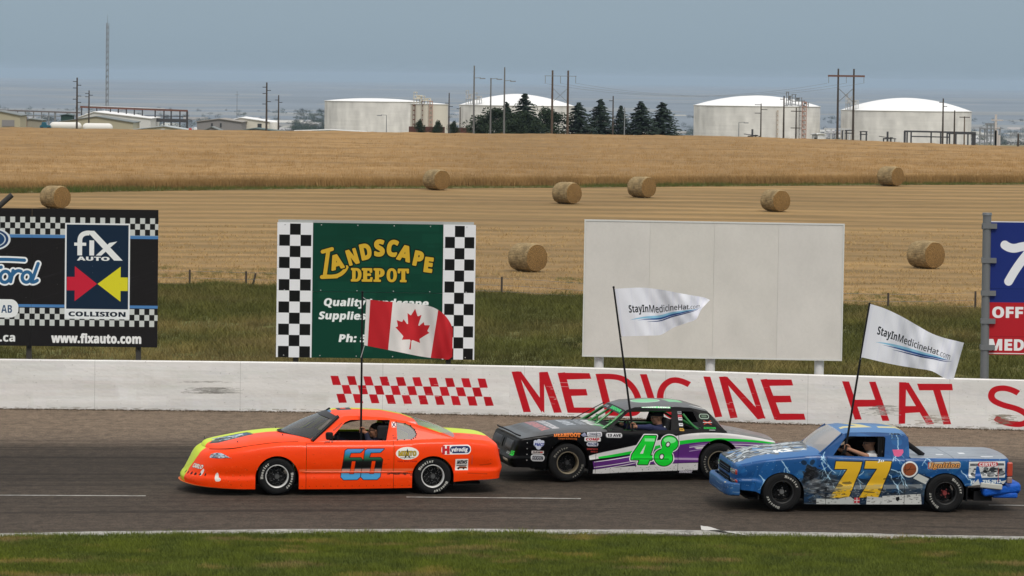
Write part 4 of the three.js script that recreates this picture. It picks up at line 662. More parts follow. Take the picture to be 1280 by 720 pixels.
// ---------------------------------------------------------------- race vehicle toolkit. Local frame: nose to -x, up y, driver's side +z, ground y = 0, origin midway between the axles
const glassM = phys(lrgb(0.82, 0.85, 0.86), 0.08, { transmission: 1, thickness: 0, ior: 1.5 });
const tintM = phys(lrgb(0.5, 0.53, 0.55), 0.1, { transmission: 1, thickness: 0, ior: 1.5 });
const blackM = mat(lrgb(0.012, 0.012, 0.013), 0.75), interiorM = mat(lrgb(0.025, 0.025, 0.027), 0.85), trimM = mat(lrgb(0.02, 0.02, 0.022), 0.4);
const PPM = 292, CW = 2048, CH = 420;                   // side livery canvas: pixels per metre, width, height
function hull(sp) {
  const XS = sp.XS, XE = sp.XE, NF = 18, NR = 12, K = sp.levels.length, NV = 22, cols = [];
  for (let i = 0; i <= NF; i++) cols.push({ f: Math.PI / 2 * (1 - i / NF) });
  const xs = new Set(); const step = 0.07; for (let x = XS + step; x < XE; x += step) xs.add(+x.toFixed(4));
  for (const [cx, , R] of sp.arches) { for (const x of [...xs]) if (Math.abs(x - cx) < R + 0.02) xs.delete(x); for (let k = 0; k <= 22; k++) xs.add(+(cx - R * 0.9995 * Math.cos(Math.PI * k / 22)).toFixed(4)); xs.add(+(cx - R - 0.0008).toFixed(4)); xs.add(+(cx + R + 0.0008).toFixed(4)); }
  for (const x of sp.seams) { for (const q of [...xs]) if (Math.abs(q - x) < 0.02) xs.delete(q); xs.add(+(x - 0.0035).toFixed(4)); xs.add(+(x + 0.0035).toFixed(4)); }
  for (const x of sp.cuts || []) xs.add(x);
  for (const x of [...xs].sort((a, b) => a - b)) cols.push({ x });
  for (let i = 0; i <= NR; i++) cols.push({ r: Math.PI / 2 * i / NR });
  const raw = (c, k) => {
    const L = sp.levels[k];
    if (c.x !== undefined) return [c.x, L.y(c.x), L.w(c.x)];
    const fr = c.f !== undefined, a = fr ? c.f : c.r, e = 2 / (fr ? L.pf || 2.6 : L.pr || 3.4), s = Math.pow(Math.max(0, Math.sin(a)), e), q = Math.pow(Math.max(0, Math.cos(a)), e);
    const x = fr ? XS - (XS - L.xf) * s : XE + (L.xr - XE) * s, rx = clamp(x, sp.yMin ?? -9, sp.yMax ?? 9); return [x, L.y(rx) + (fr ? (L.dyf || 0) * s : (L.dyr || 0) * s), L.w(fr ? XS : XE) * q];
  };
  for (const c of cols) {
    const P = []; for (let k = 0; k < K; k++) P.push(raw(c, k));
    c.curve = []; // Catmull-Rom through the levels
    const seg = 8; for (let k = 0; k < K - 1; k++) for (let s = 0; s < seg + (k === K - 2 ? 1 : 0); s++) { const t = s / seg, p0 = P[Math.max(0, k - 1)], p1 = P[k], p2 = P[k + 1], p3 = P[Math.min(K - 1, k + 2)]; c.curve.push([0, 1, 2].map((d) => { const m1 = (p2[d] - p0[d]) * 0.5 * (sp.ten ?? 0.6), m2 = (p3[d] - p1[d]) * 0.5 * (sp.ten ?? 0.6), t2 = t * t, t3 = t2 * t; return p1[d] * (2 * t3 - 3 * t2 + 1) + m1 * (t3 - 2 * t2 + t) + p2[d] * (3 * t2 - 2 * t3) + m2 * (t3 - t2); })); }
  }
  // arc length along the mid level for texture coordinates
  const mid = Math.floor(K / 2); let u = 0, last = null; for (const c of cols) { const p = raw(c, mid); if (last) u += Math.hypot(p[0] - last[0], p[2] - last[2]); c.u = u; last = p; }
  const uS = cols[NF].u, cutY = (c) => { let y = -9; if (c.x !== undefined) for (const [cx, cy, R, st = 1] of sp.arches) { const d = Math.abs(c.x - cx); if (d < R) y = Math.max(y, cy + st * Math.sqrt(R * R - d * d)); } return y; };
  const along = (c, y0, y1, t) => {                      // point on a column's curve at a share t between heights y0 and y1
    const C = c.curve, y = lerp(y0, y1, t); let i = 0; while (i < C.length - 2 && C[i + 1][1] < y) i++; const a = C[i], b = C[i + 1], q = clamp((y - a[1]) / Math.max(1e-6, b[1] - a[1]), 0, 1); return [lerp(a[0], b[0], q), lerp(a[1], b[1], q), lerp(a[2], b[2], q)];
  };
  const idx = (x) => { if (x <= XS) { return 0; } let b = 0; cols.forEach((c, i) => { if (c.x !== undefined && c.x <= x + 1e-6) b = i; }); return b; };
  const H = { cols, uS, XS, NF, uvOf: (uu, y) => [uu / (CW / PPM), y / (CH / PPM)], u: (x) => uS + x - XS };
  H.skin = (i0, i1, sgn) => gridGeo(i1 - i0 + 1, NV, (i, j) => { const c = cols[i0 + i], C = c.curve, top = C[C.length - 1][1], bot = Math.max(C[0][1], cutY(c)), t = j / (NV - 1), uni = j === NV - 1 ? C[C.length - 1] : along(c, bot, top, Math.min(t, 0.9999)); return [uni[0], uni[1], uni[2] * sgn, ...H.uvOf(c.u, uni[1])]; });
  H.range = (xa, xb) => { let a = -1, b = -1; cols.forEach((c, i) => { const x = c.f !== undefined ? -99 : c.r !== undefined ? 99 : c.x; if (x >= xa && a < 0) a = i; if (x <= xb) b = i; }); return [a, b]; };
  H.top = (i0, i1, crown, ns = 17, pw = 2) => gridGeo(i1 - i0 + 1, ns, (i, j) => { const c = cols[i0 + i], p = c.curve[c.curve.length - 1], s = -1 + 2 * j / (ns - 1); return [p[0], p[1] + crown(p[0]) * (1 - Math.pow(Math.abs(s), pw)) * Math.min(1, p[2] / 0.35), p[2] * s, (p[0] + 3) / 6, (p[2] * s + 1) / 2]; });
  // a patch lying on the skin: columns given as share of the front quarter (f0..f1 from centre 0 to side 1) or by x; off = how far it stands proud
  H.patch = (ca, cb, y0, y1, off, sgn = 1, n = 10, m = 6, edge = 1) => {
    const get = (v) => { if (typeof v === 'string') { const q = parseFloat(v) * NF, i = clamp(Math.floor(q), 0, NF - 1); return [cols[i], cols[i + 1], q - i]; } let i = NF; while (i < cols.length - 2 && (cols[i + 1].x ?? (cols[i + 1].r !== undefined ? XE + (cols[i + 1].curve[0][0] - XE) : 0)) < v) i++; const a = cols[i].x ?? XS, b = cols[i + 1].x ?? XE; return [cols[i], cols[i + 1], clamp((v - a) / Math.max(1e-6, b - a), 0, 1)]; };
    const pos = (s, t) => { const v = typeof ca === 'string' ? String(lerp(parseFloat(ca), parseFloat(cb), s)) : lerp(ca, cb, s), [A, B, q] = get(v), yy = typeof y0 === 'function' ? [y0(s), y1(s)] : [y0, y1], a = along(A, yy[0], yy[1], t), b = along(B, yy[0], yy[1], t); return [0, 1, 2].map((d) => lerp(a[d], b[d], q)); };
    return gridGeo(n, m, (i, j) => { const s = i / (n - 1), t = j / (m - 1), p = pos(s, t), e = 0.01, ps = pos(Math.min(1, s + e), t), pm = pos(Math.max(0, s - e), t), qs = pos(s, Math.min(1, t + e)), qm = pos(s, Math.max(0, t - e)); const du = V3(ps[0] - pm[0], ps[1] - pm[1], ps[2] - pm[2]), dv = V3(qs[0] - qm[0], qs[1] - qm[1], qs[2] - qm[2]), n_ = du.cross(dv).normalize(); if (n_.z < 0 && Math.abs(n_.z) > 0.15) n_.negate(); else if (Math.abs(n_.z) <= 0.15 && n_.x > 0 && p[0] < 0) n_.negate(); const rim = edge && (i === 0 || j === 0 || i === n - 1 || j === m - 1) ? -0.004 : off; return [p[0] + n_.x * rim, p[1] + n_.y * rim, (p[2] + n_.z * rim) * sgn, s, t]; });
  };
  return H;
}
// dark wheel housings and floor under a body
function underbody(t, sp, w, yFloor) {
  for (const [cx, cy, R] of sp.arches) for (const s of [1, -1]) part('wheel_housing', gridGeo(17, 3, (i, j) => { const a = Math.PI * (1.06 - 1.12 * i / 16), z = [w - 0.02, w - 0.2, w - 0.42][j], y = Math.max(yFloor, cy + (R + 0.012) * Math.sin(a)); return [cx + (R + 0.012) * Math.cos(a), y, z * s]; }), blackM, t);
  const [A, B] = sp.arches, seg = [[sp.floor[0], A[0] - A[2] - 0.02], [A[0] + A[2] + 0.02, B[0] - B[2] - 0.02], [B[0] + B[2] + 0.02, sp.floor[1]]].map(([a, b], i) => box(b - a, 0.03, 2 * w - (i === 1 ? 0.1 : 0.3), (a + b) / 2, yFloor + (i === 2 ? sp.rearUp || 0.1 : 0.012), 0));
  for (const [cx, , R] of sp.arches) for (const q of [-1, 1]) seg.push(box(0.02, 0.4, 0.44, cx + q * (R + 0.02), yFloor + 0.2, w - 0.26), box(0.02, 0.4, 0.44, cx + q * (R + 0.02), yFloor + 0.2, 0.26 - w));
  part('floor_pan', merge([...seg, box(sp.floor[1] - sp.floor[0], 0.04, 2 * w - 0.84, (sp.floor[0] + sp.floor[1]) / 2, yFloor, 0), ...sp.arches.map(([cx, cy, R]) => box(2 * R + 0.1, 0.03, 2 * w - 0.84, cx, cy + R * 0.75, 0))]), blackM, t);
}
// greenhouse side: outline with window openings, leaning inward; z at the belt and lean per metre of height
function sideFrame(t, name, outline, holes, zb, yb, lean, sgn, H, m, uvShift = 0) {
  const sh = new THREE.Shape(outline.map((p) => new THREE.Vector2(...p))); for (const h of holes) sh.holes.push(new THREE.Path(h.map((p) => new THREE.Vector2(...p))));
  const g = new THREE.ExtrudeGeometry(sh, { depth: 0.02, bevelEnabled: false, curveSegments: 8 }), p = g.attributes.position, uv = g.attributes.uv;
  for (let i = 0; i < p.count; i++) { const x = p.getX(i), y = p.getY(i), q = H.uvOf(H.u(x) + uvShift, y); uv.setXY(i, ...q); p.setZ(i, sgn * (zb - lean * (y - yb) - lean * 0.5 * Math.max(0, y - yb - 0.25) + p.getZ(i) - 0.02)); }
  g.computeVertexNormals(); return part(name, g, m, t);
}
const rect = (a, b, c, d) => [[a, c], [b, c], [b, d], [a, d]];
// wheels
const tyreTex = (str, ang, ink = '#d2d0c8', size = 44) => canvasTex(512, 512, (c, w, h) => {
  c.fillStyle = '#1a1a1b'; c.fillRect(0, 0, w, h); c.translate(w / 2, h / 2); srand(6); for (let i = 0; i < 160; i++) { c.strokeStyle = `rgba(${rnd() < 0.5 ? '60,58,55' : '10,10,10'},0.25)`; c.lineWidth = rr(1, 4); c.beginPath(); const a = rr(0, 6.3); c.arc(0, 0, rr(150, 250), a, a + rr(0.2, 1.4)); c.stroke(); }
  for (const a0 of ang) { c.save(); c.rotate(a0); const n = str.length; for (let i = 0; i < n; i++) { c.save(); c.rotate((i - (n - 1) / 2) * 0.168); c.translate(0, -192); c.font = `bold ${size}px serif`; c.textAlign = 'center'; c.fillStyle = ink; c.strokeStyle = ink; c.lineWidth = 2; c.fillText(str[i], 0, 0); c.strokeText(str[i], 0, 0); c.restore(); } c.restore(); }
});
const tyreM = mat(lrgb(0.014, 0.014, 0.0145), 0.85);
function makeWheel(parent, x, y, zc, side, R, W, rimR, o) {
  const g = new THREE.Group(); g.name = 'wheel'; g.position.set(x, y, zc); parent.add(g); g.rotation.z = o.spin || 0;
  const prf = [[rimR, -W * 0.42], [rimR + 0.012, -W * 0.47], [lerp(rimR, R, 0.5), -W * 0.52], [R - 0.03, -W * 0.47], [R - 0.006, -W * 0.39], [R, -W * 0.3], [R, W * 0.3], [R - 0.006, W * 0.39], [R - 0.03, W * 0.47], [lerp(rimR, R, 0.5), W * 0.52], [rimR + 0.012, W * 0.47], [rimR, W * 0.42]];
  part('tyre', new THREE.LatheGeometry(prf.map((p) => new THREE.Vector2(p[0], p[1])), 48).rotateX(Math.PI / 2), tyreM, g);
  const rs = [[rimR + 0.012, W * 0.47], [lerp(rimR, R, 0.3), W * 0.507], [lerp(rimR, R, 0.5), W * 0.52], [lerp(rimR, R, 0.7), W * 0.508], [R - 0.03, W * 0.47]];
  part('sidewall', gridGeo(49, rs.length, (i, j) => { const a = i / 48 * 6.28319, r = rs[j][0]; return [Math.cos(a) * r, Math.sin(a) * r, side * (rs[j][1] + 0.0025), 0.5 + side * 0.5 * Math.cos(a) * r / R, 0.5 + 0.5 * Math.sin(a) * r / R]; }), o.tyreM, g);
  const zf = side * W * 0.42, zd = side * (W * 0.42 - o.dish), L = (p, m, n) => part(n, new THREE.LatheGeometry(p.map((q) => new THREE.Vector2(q[0], q[1])), 40).rotateX(Math.PI / 2), m, g);
  L([[rimR - 0.012, zd - side * 0.06], [rimR - 0.016, zd], [rimR - 0.012, zf - side * 0.012], [rimR + 0.004, zf], [rimR + 0.008, zf + side * 0.012], [rimR - 0.002, zf + side * 0.016], [rimR - 0.012, zf]], o.lipM || o.rimM, 'rim');
  const sh = new THREE.Shape().absarc(0, 0, rimR - 0.013, 0, 6.2832), nh = o.holes || 8, rm = rimR * 0.67, hr = rimR * 0.145;
  for (let k = 0; k < nh; k++) { const a = k / nh * 6.2832, q = new THREE.Path(); for (let s = 0; s <= 12; s++) { const b = s / 12 * 6.2832, rad = rm + hr * Math.cos(b) * 1.05, an = a + hr * 1.3 * Math.sin(b) / rm; s ? q.lineTo(rad * Math.cos(an), rad * Math.sin(an)) : q.moveTo(rad * Math.cos(an), rad * Math.sin(an)); } sh.holes.push(q); }
  const dg = new THREE.ExtrudeGeometry(sh, { depth: 0.008, bevelEnabled: false, curveSegments: 40 }), dp = dg.attributes.position; for (let i = 0; i < dp.count; i++) { const r = Math.hypot(dp.getX(i), dp.getY(i)); dp.setZ(i, dp.getZ(i) + side * 0.03 * sstep(rimR * 0.95, rimR * 0.45, r)); } dg.computeVertexNormals();
  part('disc', dg.translate(0, 0, zd), o.rimM, g);
  const nuts = [new THREE.CylinderGeometry(rimR * 0.2, rimR * 0.24, 0.05, 20).rotateX(Math.PI / 2).translate(0, 0, zd + side * 0.05)]; for (let k = 0; k < 5; k++) nuts.push(new THREE.CylinderGeometry(0.011, 0.011, 0.03, 6).rotateX(Math.PI / 2).translate(rimR * 0.36 * Math.cos(k * 1.2566), rimR * 0.36 * Math.sin(k * 1.2566), zd + side * 0.05));
  part('hub', merge(nuts), o.hubM || o.rimM, g);
  part('brake_drum', new THREE.CylinderGeometry(rimR * 0.78, rimR * 0.78, 0.06, 24).rotateX(Math.PI / 2).translate(0, 0, zd - side * 0.09), blackM, g);
  return g;
}
// place a vehicle by the contact pixels of its near wheels
function placeCar(name, label, cat, fPix, rPix, yaw, fx, rx, zNear) {
  const F = hit(...fPix, trackY), R = hit(...rPix, trackY), l = V3(Math.sin(yaw), 0, Math.cos(yaw)), f = V3(Math.cos(yaw), 0, -Math.sin(yaw));
  const m = F.clone().add(R).multiplyScalar(0.5), o = m.addScaledVector(l, -zNear).addScaledVector(f, -(fx + rx) / 2); const t = thing(name, label, cat, V3(o.x, trackY(o.x, o.z), o.z)); t.rotation.order = 'YXZ';
  t.rotation.set(Math.atan2(trackY(o.x, o.z - 1) - trackY(o.x, o.z + 1), 2), yaw, Math.atan2(trackY(o.x + 1, o.z) - trackY(o.x - 1, o.z), 2)); t.updateMatrixWorld(true); return t;
}
// livery canvas that is drawn in photo pixels: px -> local x -> canvas, py -> height -> canvas
function livery(H, sx, cx, ground, sy, draw) {           // local x = (px - cx) / sx ; height = (ground(px) - py) / sy
  return canvasTex(CW, CH, (c) => {
    const g0 = ground(0), g1 = ground(1) - g0, k = PPM / sx, ky = PPM / sy, x0 = (H.uS - H.XS) * PPM - cx * k;
    c.save(); c.setTransform(k, -g1 * ky, 0, ky, x0, CH - g0 * ky); draw(c, { raw: (f) => { c.save(); c.setTransform(1, 0, 0, 1, 0, 0); f(c); c.restore(); }, U: (x) => H.u(x) * PPM, Y: (y) => CH - y * PPM }); c.restore();
  });
}
const pathOf = (c, a) => { c.beginPath(); a.forEach((p, i) => p.length === 2 ? (i ? c.lineTo(...p) : c.moveTo(...p)) : p.length === 4 ? c.quadraticCurveTo(...p) : c.bezierCurveTo(...p)); c.closePath(); };
const fillP = (c, col, a) => { c.fillStyle = col; pathOf(c, a); c.fill(); };
const scuffs = (c, n, x0, x1, y0, y1, cols, w = [0.3, 2], h = [0.2, 0.7]) => { for (let i = 0; i < n; i++) { c.fillStyle = cols[Math.floor(rnd() * cols.length)]; c.fillRect(rr(x0, x1), rr(y0, y1), rr(...w), rr(...h)); } };
T.dent = dataTex(1024, 256, (u, v) => { const n = fbm(u * 28, v * 7, 0, 201, 3), m = fbm(u * 90, v * 22, 0, 203, 2), k = 0.5 + 0.8 * (n - 0.5) + 0.12 * (m - 0.5); return [k, k, k]; }, false);
const topTex = (w, h, draw) => canvasTex(w, h, (c) => { c.setTransform(w / 6, 0, 0, -h / 2, w / 2, h / 2); draw(c); });   // drawn in metres: x along, z across
const coat = (map, o = {}) => phys(0xffffff, 0.5, { map, specularIntensity: 0.3, clearcoat: 0.22, clearcoatRoughness: 0.18, bumpMap: T.dent, bumpScale: 0.012, ...o });
// bars of a roll cage
const cage = (t, m, list, r = 0.022) => list.forEach((pts) => part('cage_tube', tube(pts.map((p) => V3(...p)), r, 8, 14), m, t));
function glassPane(t, name, bot, top, m, bulge = 0.03, n = 15) {   // bot/top: [x centre, x side, y centre, y side, half width]
  return part(name, gridGeo(9, n, (i, j) => { const v = i / 8, s = -1 + 2 * j / (n - 1), q = s * s, a = [lerp(bot[0], bot[1], q), lerp(bot[2], bot[3], q), s * bot[4]], b = [lerp(top[0], top[1], q), lerp(top[2], top[3], q), s * top[4]], e = bulge * 4 * v * (1 - v); return [lerp(a[0], b[0], v) + (bot[0] < top[0] ? -e : e) * 0.5, lerp(a[1], b[1], v) + e, lerp(a[2], b[2], v)]; }), m, t);
}
function roofGrid(t, st, topM, crown, bow = 0) {                   // st: [x, yRail, zRail] stations
  return part('roof', gridGeo(st.length, 17, (i, j) => { const [x, y, z] = st[i], s = -1 + 2 * j / 16, c = crown * (0.35 + 0.65 * Math.sin(Math.PI * clamp((i + 0.6) / (st.length + 0.2), 0, 1))); const xx = x - bow * (1 - s * s) * (1 - sstep(st[0][0], st[0][0] + 0.8, x)); return [xx, y + c * (1 - Math.pow(Math.abs(s), 2.2)), z * s, (xx + 3) / 6, (z * s + 1) / 2]; }), topM, t);
}
// ---------------------------------------------------------------- orange and lime stock car, number 66
const car66 = placeCar('stock_car', 'bright orange and lime stock car numbered 66 with a red and white flag', 'race car', [344.5, 617.6], [541.5, 619.2], 0.165, -1.107, 1.53, 0.86);
{
  const t = car66, S = 74.5, cx = 427, ground = (px) => 617.6 + (px - 344.5) * 0.0081;
  const top = smooth([[-2.45, 0.72], [-2.3, 0.735], [-1.88, 0.775], [-1.46, 0.835], [-0.98, 0.885], [-0.45, 0.895], [0.9, 0.905], [1.35, 0.935], [1.85, 0.945], [2.3, 0.925], [2.6, 0.885]]);
  const bot = smooth([[-2.75, 0.19], [-2.3, 0.135], [-1.5, 0.105], [-0.7, 0.105], [1.15, 0.125], [1.95, 0.23], [2.6, 0.27]]);
  const mix = (f) => (x) => lerp(bot(x), top(x), f), w = (a) => smooth([[-2.4, a - 0.05], [-1.6, a - 0.005], [-0.5, a], [1.6, a], [2.6, a - 0.07]]);
  const sp = { XS: -1.62, XE: 2.2, arches: [[-1.107, 0.30, 0.365], [1.53, 0.31, 0.355]], seams: [-0.62, 0.86], floor: [-2.2, 2.4], ten: 0.8,
    levels: [{ y: bot, w: w(0.925), xf: -2.63, xr: 2.72, pr: 6, pf: 2.35 }, { y: mix(0.12), w: w(0.935), xf: -2.645, xr: 2.73, pr: 6, pf: 2.35 }, { y: mix(0.27), w: w(0.935), xf: -2.60, xr: 2.76, pr: 6, pf: 2.4 }, { y: mix(0.31), w: w(0.912), xf: -2.58, xr: 2.76, pr: 6, pf: 2.4 }, { y: mix(0.55), w: w(0.94), xf: -2.51, xr: 2.72, pr: 6, pf: 2.45 }, { y: mix(0.8), w: w(0.93), xf: -2.44, xr: 2.69, pr: 6, pf: 2.45 }, { y: mix(0.93), w: w(0.9), xf: -2.38, xr: 2.66, pr: 6, pf: 2.4 }, { y: top, w: w(0.84), xf: -2.29, xr: 2.58, pr: 6, pf: 2.3 }] };
  const H = hull(sp);
  const tex = livery(H, S, cx, ground, S, (c, { raw, U, Y }) => {
    srand(66); raw((k) => { k.fillStyle = '#ff4300'; k.fillRect(0, 0, CW, CH); k.fillStyle = '#c9dc2c'; k.beginPath(); k.moveTo(0, 0); k.lineTo(0.42 * PPM, 0); k.lineTo(0.42 * PPM, Y(0.62)); k.lineTo(0.3 * PPM, Y(0.4)); k.lineTo(0.34 * PPM, CH); k.lineTo(0, CH); k.fill(); });
    // number 66: sloped block digits, print runs blue - green - black - silver - blue
    const g = c.createLinearGradient(0, 560, 0, 599); [[0, '#6f8fcf'], [0.12, '#2f8cc4'], [0.3, '#2a6d4c'], [0.42, '#141414'], [0.6, '#121212'], [0.68, '#b9bec2'], [0.74, '#8f9aa2'], [0.84, '#3c93c9'], [1, '#4da0d0']].forEach((a) => g.addColorStop(...a));
    scuffs(c, 150, 300, 620, 556, 606, ['rgba(90,30,10,0.22)', 'rgba(255,190,150,0.25)', 'rgba(40,25,20,0.2)'], [0.4, 3], [0.2, 0.6]); for (let i = 0; i < 5; i++) { c.strokeStyle = 'rgba(50,25,18,0.22)'; c.lineWidth = rr(0.5, 1.6); c.beginPath(); const q = [392, 470, 520, 600, 585][i], y = [590, 580, 592, 582, 592][i]; c.moveTo(q, y); c.quadraticCurveTo(q + 8, y + rr(-3, 1), q + rr(10, 26), y + rr(-2, 2)); c.stroke(); }
    for (let x = 376; x < 514; x += 9) { c.fillStyle = 'rgba(120,40,15,0.7)'; c.beginPath(); c.arc(x, 606.5, 0.5, 0, 7); c.fill(); }
    const six = (o) => { pathOf(c, [[429.5 + o, 562], [432.5 + o, 560.2], [453.5 + o, 560.2], [448.6 + o, 564.6], [436.5 + o, 564.8], [434.5 + o, 571], [449 + o, 571], [451.5 + o, 573.5], [449 + o, 595], [445 + o, 598.6], [428 + o, 598.6], [424.5 + o, 595.2]]); c.lineJoin = 'round'; c.strokeStyle = '#16120f'; c.lineWidth = 1.5; c.stroke(); c.fillStyle = g; c.fill(); fillP(c, '#ff4300', [[437.8 + o, 575], [443 + o, 575], [440.8 + o, 591.5], [435.6 + o, 591.5]]); c.strokeStyle = '#16120f'; c.lineWidth = 0.6; c.stroke(); };
    six(0); six(25.2);
    // decals
    c.fillStyle = '#f2efe6'; c.beginPath(); c.ellipse(508, 566, 14.6, 8, 0, 0, 7); c.fill(); fitText(c, 'MINTO', 496.5, 569, 23, 5.6, { fill: '#b59a2e', stroke: '#4b3f1c', sw: 14, bold: 5 }); fillP(c, '#27251f', [[504, 573], [508, 560], [512, 573], [508, 569]]); fitText(c, 'MINTO', 496.5, 569, 23, 5.4, { fill: '#c5a836', bold: 2 }); c.fillStyle = '#6b655a'; c.fillRect(499, 571.2, 18, 0.8); fitText(c, 'TOOL BOX STEAM', 495.5, 577, 25, 1.9, { fill: '#b01a12', bold: 6 });
    c.fillStyle = '#f4f1ee'; c.beginPath(); c.roundRect(551, 556, 38, 12, 5); c.fill(); c.fillStyle = '#26335f'; c.beginPath(); c.roundRect(562, 557.5, 26, 9, 4.5); c.fill(); c.fillStyle = '#c71f2c'; c.fillRect(552, 557, 3.6, 10.5); c.fillRect(558, 557, 3.6, 10.5); c.fillRect(553, 560.5, 8, 3); fitText(c, 'ydrodig', 563.5, 564.2, 21, 4.6, { fill: '#f5f3f1', skew: 0.15, bold: 4 });
    c.fillStyle = '#efe9e2'; c.fillRect(569.2, 573.8, 16.6, 14.4); fitText(c, 'MEWS', 571, 580, 13, 4.4, { fill: '#22232a', skew: 0.2, bold: 8 }); c.fillStyle = '#33302f'; c.fillRect(571, 581.4, 13, 1.2); fillP(c, '#7a3b1c', [[571, 586], [575, 583.2], [583, 583.4], [585, 586]]);
    c.fillStyle = '#20191a'; for (const x of [571.5, 578]) { c.beginPath(); c.arc(x + 2, 586, 1.2, 0, 7); c.fill(); }
    c.fillStyle = '#ece6de'; c.fillRect(490.4, 528.8, 5.4, 6.6); c.strokeStyle = '#a5252c'; c.lineWidth = 1; c.beginPath(); c.moveTo(491, 529); c.lineTo(495.4, 535); c.moveTo(495.4, 529); c.lineTo(491, 535); c.stroke(); c.fillStyle = '#2c3a70'; c.fillRect(492.2, 531, 2, 2.2);
    c.fillStyle = '#a8230f'; c.fillRect(490.5, 544, 1.6, 1.6); c.fillRect(490.5, 547, 4.5, 1.4);
    fitText(c, 'JIM B', 404, 552.5, 11, 1.9, { fill: '#6b1d0c', skew: 0.2, bold: 6 }); c.save(); c.translate(416.5, 539.5); c.rotate(-0.62); fitText(c, 'DORSETT', 0, 0, 15, 1.9, { fill: '#7d220c', bold: 6 }); c.restore();
    c.fillStyle = 'rgba(255,150,120,0.55)'; c.fillRect(372, 585.2, 144, 3); scuffs(c, 30, 482, 512, 589.5, 593, ['rgba(40,20,12,0.8)', 'rgba(90,35,15,0.7)'], [1, 8], [0.5, 1.2]); scuffs(c, 60, 374, 515, 592, 612, ['rgba(255,220,200,0.35)', 'rgba(150,50,15,0.3)'], [0.3, 1.4], [0.2, 0.6]);
    // nose: print and scraped patches, in arc length from the centre of the nose
    raw((k) => { const N = (u, y) => [u * PPM, Y(y)]; k.save(); k.translate(...N(0.40, 0.42)); k.transform(1, 0.02, 0, 1, 0, 0); fitText(k, 'CARLO', 0, 0, 88, 19, { fill: '#efe9df', stroke: '#2a1510', sw: 16, skew: 0.2, bold: 6 }); k.restore(); k.fillStyle = '#efe8e0'; k.beginPath(); k.ellipse(...N(0.73, 0.36), 9, 18, 0.2, 0, 7); k.fill(); k.beginPath(); k.ellipse(...N(1.02, 0.3), 9, 22, -0.15, 0, 7); k.fill(); k.beginPath(); k.ellipse(...N(1.05, 0.26), 12, 10, 0, 0, 7); k.fill();
      for (let i = 0; i < 240; i++) { k.fillStyle = rnd() < 0.6 ? 'rgba(255,200,170,0.35)' : 'rgba(110,40,15,0.45)'; k.fillRect(rr(0, 1.5) * PPM, Y(rr(0.1, 0.5)), rr(1, 6), rr(1, 3)); } });
  });
  const skin = coat(tex), lime = coat(null, { color: new THREE.Color('#c9dc2c') });
  const tops = topTex(1536, 512, (c) => {
    c.fillStyle = '#ff4300'; c.fillRect(-3, -1, 6, 2); c.fillStyle = '#c9dc2c'; c.fillRect(-3, -1, 6, 1.02); srand(67);
    c.fillStyle = '#c9dc2c'; c.beginPath(); c.moveTo(-3, -0.1); c.lineTo(-2.0, -0.1); c.lineTo(-2.3, 0.34); c.lineTo(-3, 0.4); c.fill();
    c.fillStyle = '#1b1d22'; c.beginPath(); c.moveTo(-2.2, 0.32); c.lineTo(-2.0, -0.22); c.lineTo(-1.5, -0.26); c.lineTo(-1.42, 0.12); c.lineTo(-2.05, 0.42); c.fill(); for (let i = 0; i < 60; i++) { c.fillStyle = ['#3f7fc0', '#9db8cc', '#10131a', '#5a6c4c', '#d8dfe4'][i % 5]; c.fillRect(rr(-2.14, -1.55), rr(-0.2, 0.2), rr(0.02, 0.14), rr(0.01, 0.07)); }
    for (const o of [0, 0.34]) { c.fillStyle = ['#3f6f9a', '#24303a'][o ? 1 : 0]; c.fillRect(-0.35 + o, -0.34, 0.24, 0.5); c.fillStyle = '#ff4300'; c.fillRect(-0.28 + o, -0.2, 0.09, 0.2); }
    for (let i = 0; i < 16; i++) { c.fillStyle = 'rgba(150,40,15,0.6)'; c.fillRect(rr(1.95, 2.3), rr(0.1, 0.5), rr(0.03, 0.12), 0.03); }
  });
  const topM = coat(tops), R = H.range;
  const groups = [['nose', [0, H.range(-9, -1.48)[1]]], ['fender', [H.range(-9, -1.48)[1], R(-9, -0.622)[1]]], ['door', R(-0.62, 0.858)], ['quarter_panel', [R(0.86, 9)[0], R(-9, 2.2)[1]]], ['tail', [R(-9, 2.2)[1], H.cols.length - 1]]];
  for (const [n, [a, b]] of groups) { part(n, H.skin(a, b, 1), skin, t); part(n, H.skin(a, b, -1), n === 'nose' ? lime : lime, t); }
  const crown = smooth([[-2.4, 0.0], [-2.15, 0.07], [-1.4, 0.1], [-0.6, 0.08]]);
  part('hood', H.top(0, R(-9, -0.45)[1], crown, 25, 5), topM, t);
  part('deck_lid', H.top(R(1.5, 9)[0], H.cols.length - 1, () => 0.012, 17, 4), topM, t);
  part('hood_gap', tube([-2.22, -2.08, -1.85, -1.5, -1.1, -0.75].map((x) => V3(x, top(x) + 0.004, w(0.84)(x) - (x < -2.2 ? 0.2 : x < -2 ? 0.09 : 0.012))), 0.007, 5, 40), mat(lrgb(0.12, 0.02, 0.005), 0.9), t);
  part('dash_top', gridGeo(6, 11, (i, j) => { const s = -1 + j / 5, q = s * s, x = lerp(lerp(-1.02, -0.46, q), -0.3, i / 5); return [x, 0.995 - 0.06 * q + 0.0 * i, s * 0.8]; }), interiorM, t);
  underbody(t, sp, 0.93, 0.16);
  // greenhouse
  const zb = 0.835, yb = 0.895, lean = 0.62;
  const outl = [[-0.62, 0.88], [-0.42, 0.88], [1.98, 0.93], [1.72, 1.02], [1.35, 1.145], [1.1, 1.215], [0.75, 1.272], [0.3, 1.298], [0.06, 1.294], [-0.03, 1.27]];
